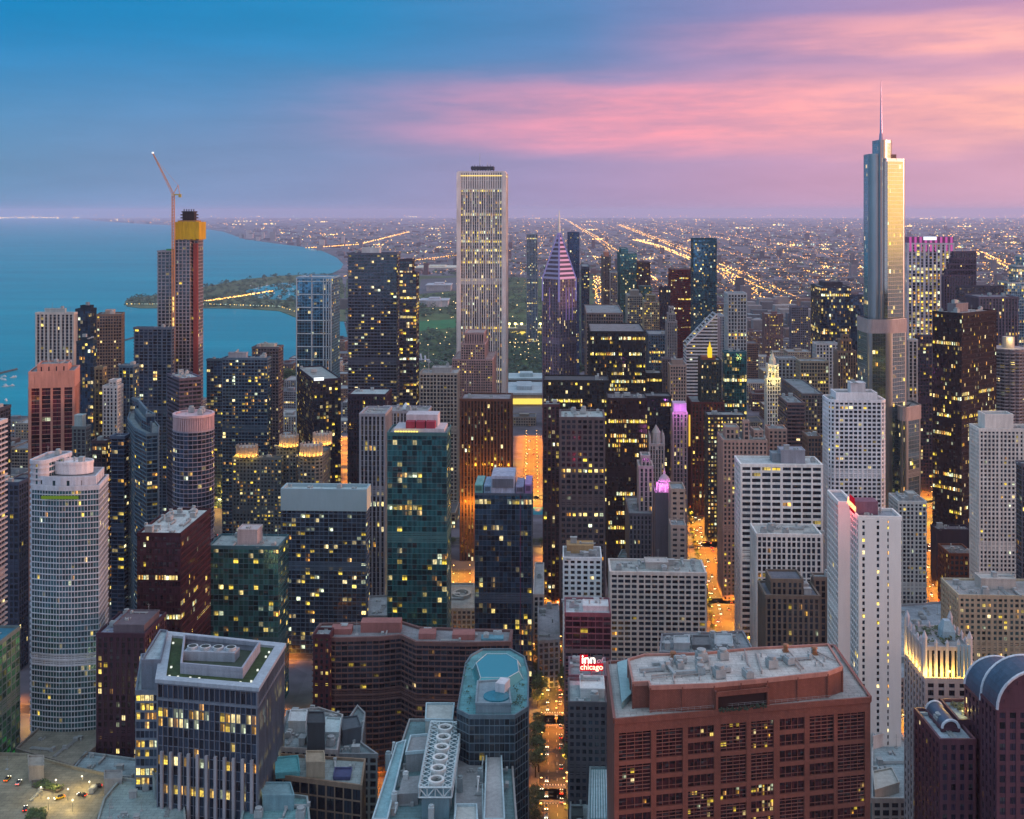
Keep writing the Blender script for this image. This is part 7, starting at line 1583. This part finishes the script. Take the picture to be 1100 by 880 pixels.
# white shell roof of the park pavilion
x_, y_ = gp(462, 392); pv = thing('park_pavilion', 'pale shell roofed pavilion with a pointed canopy in the park', 'pavilion', (x_, y_, 0)); m = MB()
for k in range(10): a, b = k/10, (k+1)/10; m.quad((-45+a*100,-12*(1-a),14-8*a), (-45+b*100,-12*(1-b),14-8*b), (-45+b*100,12*(1-b)+.5,14-8*b), (-45+a*100,12*(1-a)+.5,14-8*a)); m.quad((-45+a*100,-12*(1-a),0), (-45+b*100,-12*(1-b),0), (-45+b*100,-12*(1-b),14-8*b), (-45+a*100,-12*(1-a),14-8*a))
for k in range(5): m.bar((-40+k*8,-10,10), (-46+k*9,-2,26-abs(k-2)*4), 2.0, 5)
m.build('shell', wall_mat((.55,.52,.58), .4), pv)
# far shore towers
for k in range(26):
    px_, py_ = er.choice(((er.uniform(226, 300), er.uniform(255,259)), (er.uniform(250, 272), 256), (er.uniform(300, 372), er.uniform(263,272)))); x_, y_ = gp(px_, py_)
    if blocked(x_, y_): continue
    hh = er.uniform(30, 95); t2 = thing('shore_tower', 'pale apartment slab on the far curving lake shore', 'tower', (x_, y_, 0), 'towers on the far shore'); m = MB(); ww = er.uniform(22, 60); m.box(0,0,0,ww,28,hh); m.build('wall', wall_mat(er.choice(((.5,.45,.46),(.35,.33,.35),(.28,.26,.28)))), t2); m = MB(); m.box(0,0,hh,ww*.5,14,4); m.build('penthouse', wall_mat((.3,.3,.3)), t2)
for i_, (_, x, y, ww, dd, hh) in enumerate(FAR_IND):
    t2 = thing('distant_building', 'small block on the far plain just beyond the last towers', 'building', (x, y, 0), 'small blocks of the far plain'); m = MB(); m.box(0,0,0,ww,dd,hh,-GA); m.build('wall', wall_mat(((.24,.20,.18),(.14,.14,.15),(.36,.32,.30),(.2,.12,.1))[i_ % 4], .9, .3, 'far_walls', .3), t2); m = MB(); m.box(0,0,hh,ww*.96,dd*.96,.6,-GA); m.build('roof', roof_mat(((.2,.22,.25),(.3,.32,.34))[i_ % 2]), t2)
print('cars', ncar)
# ================================================================== fillers: the lower blocks between the towers
fr = random.Random(5)
FC = [((sum(p[0] for p in P)/len(P), sum(p[1] for p in P)/len(P)), max(math.hypot(p[0]-P[0][0], p[1]-P[0][1]) for p in P)*.62) for P in FOOT]
STREETS = [s_ for s_ in globals().get('STREET_LINES', [])]
def near_line(x, y):
    for (x0, y0), (x1, y1), w_ in STREETS:
        dx, dy = x1-x0, y1-y0; t_ = max(0, min(1, ((x-x0)*dx+(y-y0)*dy)/(dx*dx+dy*dy)))
        if math.hypot(x-x0-dx*t_, y-y0-dy*t_) < w_: return True
    return False
FCOL = [((.22,.13,.10),'brick'), ((.36,.31,.26),'cream stone'), ((.26,.26,.28),'grey concrete'), ((.12,.11,.13),'dark'), ((.42,.40,.40),'pale stone'), ((.18,.10,.10),'maroon')]
FST = [S(fh=3.6,bw=3.6,pw=1.6,po=.2,sh=1.7,so=.1,lit=(0,0,.10)), S(fh=3.6,bw=3.2,pw=.4,po=.15,sh=1.3,so=.1,lit=(.2,.5,.05)), S(fh=3.4,bw=3.0,pw=1.2,po=.3,sh=.5,so=.1,lit=(0,0,.14))]
fillg = glass_mat((.03,.035,.045), .25)
ICE = [None]
def filler(x, y, ww, dd, hh, ci, si, label, group, un=True):
    col, nm = FCOL[ci]; cx_, cy_ = x, y; ca, sa = math.cos(-GA), math.sin(-GA)
    P = [(cx_+ca*a-sa*b, cy_+sa*a+ca*b) for a, b in ((-ww/2,-dd/2),(ww/2,-dd/2),(ww/2,dd/2),(-ww/2,dd/2))]
    org = (x, y, 0); root = thing('city_block' if hh < 55 else 'mid_rise_tower', label, 'building' if hh < 55 else 'tower', org, group)
    B = Bld(org); tier(B, P, 0, hh, FST[si], fr, parapet=1.0)
    if un and y < 1500: units(root, org, P, hh, fr.randint(2, 5), fr, ang=-GA)
    if fr.random() < .6:
        m = MB(); m.box(x+fr.uniform(-.2,.2)*ww, y+fr.uniform(-.1,.2)*dd, hh, ww*.3, dd*.3, fr.uniform(3,5), -GA); m.build('penthouse', wall_mat(tuple(c*.8 for c in col)), root, org)
    finish(B, root, wall_mat(col), fillg, roof_mat(fr.choice(((.16,.17,.19),(.28,.31,.33),(.10,.10,.11),(.34,.34,.33)))))
massl = [MB() for _ in range(4)]
cells = []
for i in range(-30, 62):
    for j in range(5, 60):
        a, b = i*62+fr.uniform(-4,4), j*66+fr.uniform(-4,4)
        x, y = fromgrid(a, b)
        if y > 3650 or y < 330: continue
        px, py = CX+F*x/y, HOR+F*H/y
        if y < 700 and px < 1150: continue
        if px < -60 or px > 1330+max(0, 900-y)*.8 or blocked(x, y): continue
        if any(math.hypot(x-c[0], y-c[1]) < r_+27 for c, r_ in FC) or near_line(x, y): continue
        cells.append((y, x))
cells.sort()
near = [c for c in cells]
fr.shuffle(near); keep = [c for c in near if c[0] < 1500 or fr.random() < .75]
keep.sort(); 
cnt = 0
for (y, x) in keep:
    hh = fr.choice((12,16,20,26,34)) if y > 1400 else fr.choice((14,18,24,30))
    if y > 1400 and 640 < CX+F*x/y < 1100 and fr.random() < .16: hh = fr.uniform(55, 100)
    ww, dd = fr.uniform(30,46), fr.uniform(30,48); ci, si = fr.randrange(6), fr.randrange(3)
    off = CX+F*x/y > 1150 or CX+F*x/y < -30
    if cnt >= 285 or (off and y > 2200):
        massl[ci % 4].box(x, y, 0, ww, dd, min(hh, 40), -GA); continue
    cnt += not off
    if off: hh = fr.choice((20, 40, 60, 90)) if y < 1600 else hh
    kind = 'tower' if hh >= 55 else ('low building' if hh < 22 else 'mid rise building')
    filler(x, y, ww, dd, hh, ci, si, '%s %s among the lit streets %s' % (FCOL[ci][1], kind, 'at the right, past the last towers' if off else 'between the nearer towers' if y < 1500 else 'beyond the river towers'), 'lesser buildings between the towers')
print('fillers', cnt, 'of', len(keep))

for m_, c in zip(massl, ((.26,.24,.24), (.12,.12,.13), (.34,.31,.30), (.20,.13,.11))):
    if m_.f: tag(m_.build('distant_city', wall_mat(c, .9, .25, 'far_blocks', .05)), 'low blocks filling the plain just beyond the last towers', 'distant city', 'low blocks of the far plain', 'stuff')
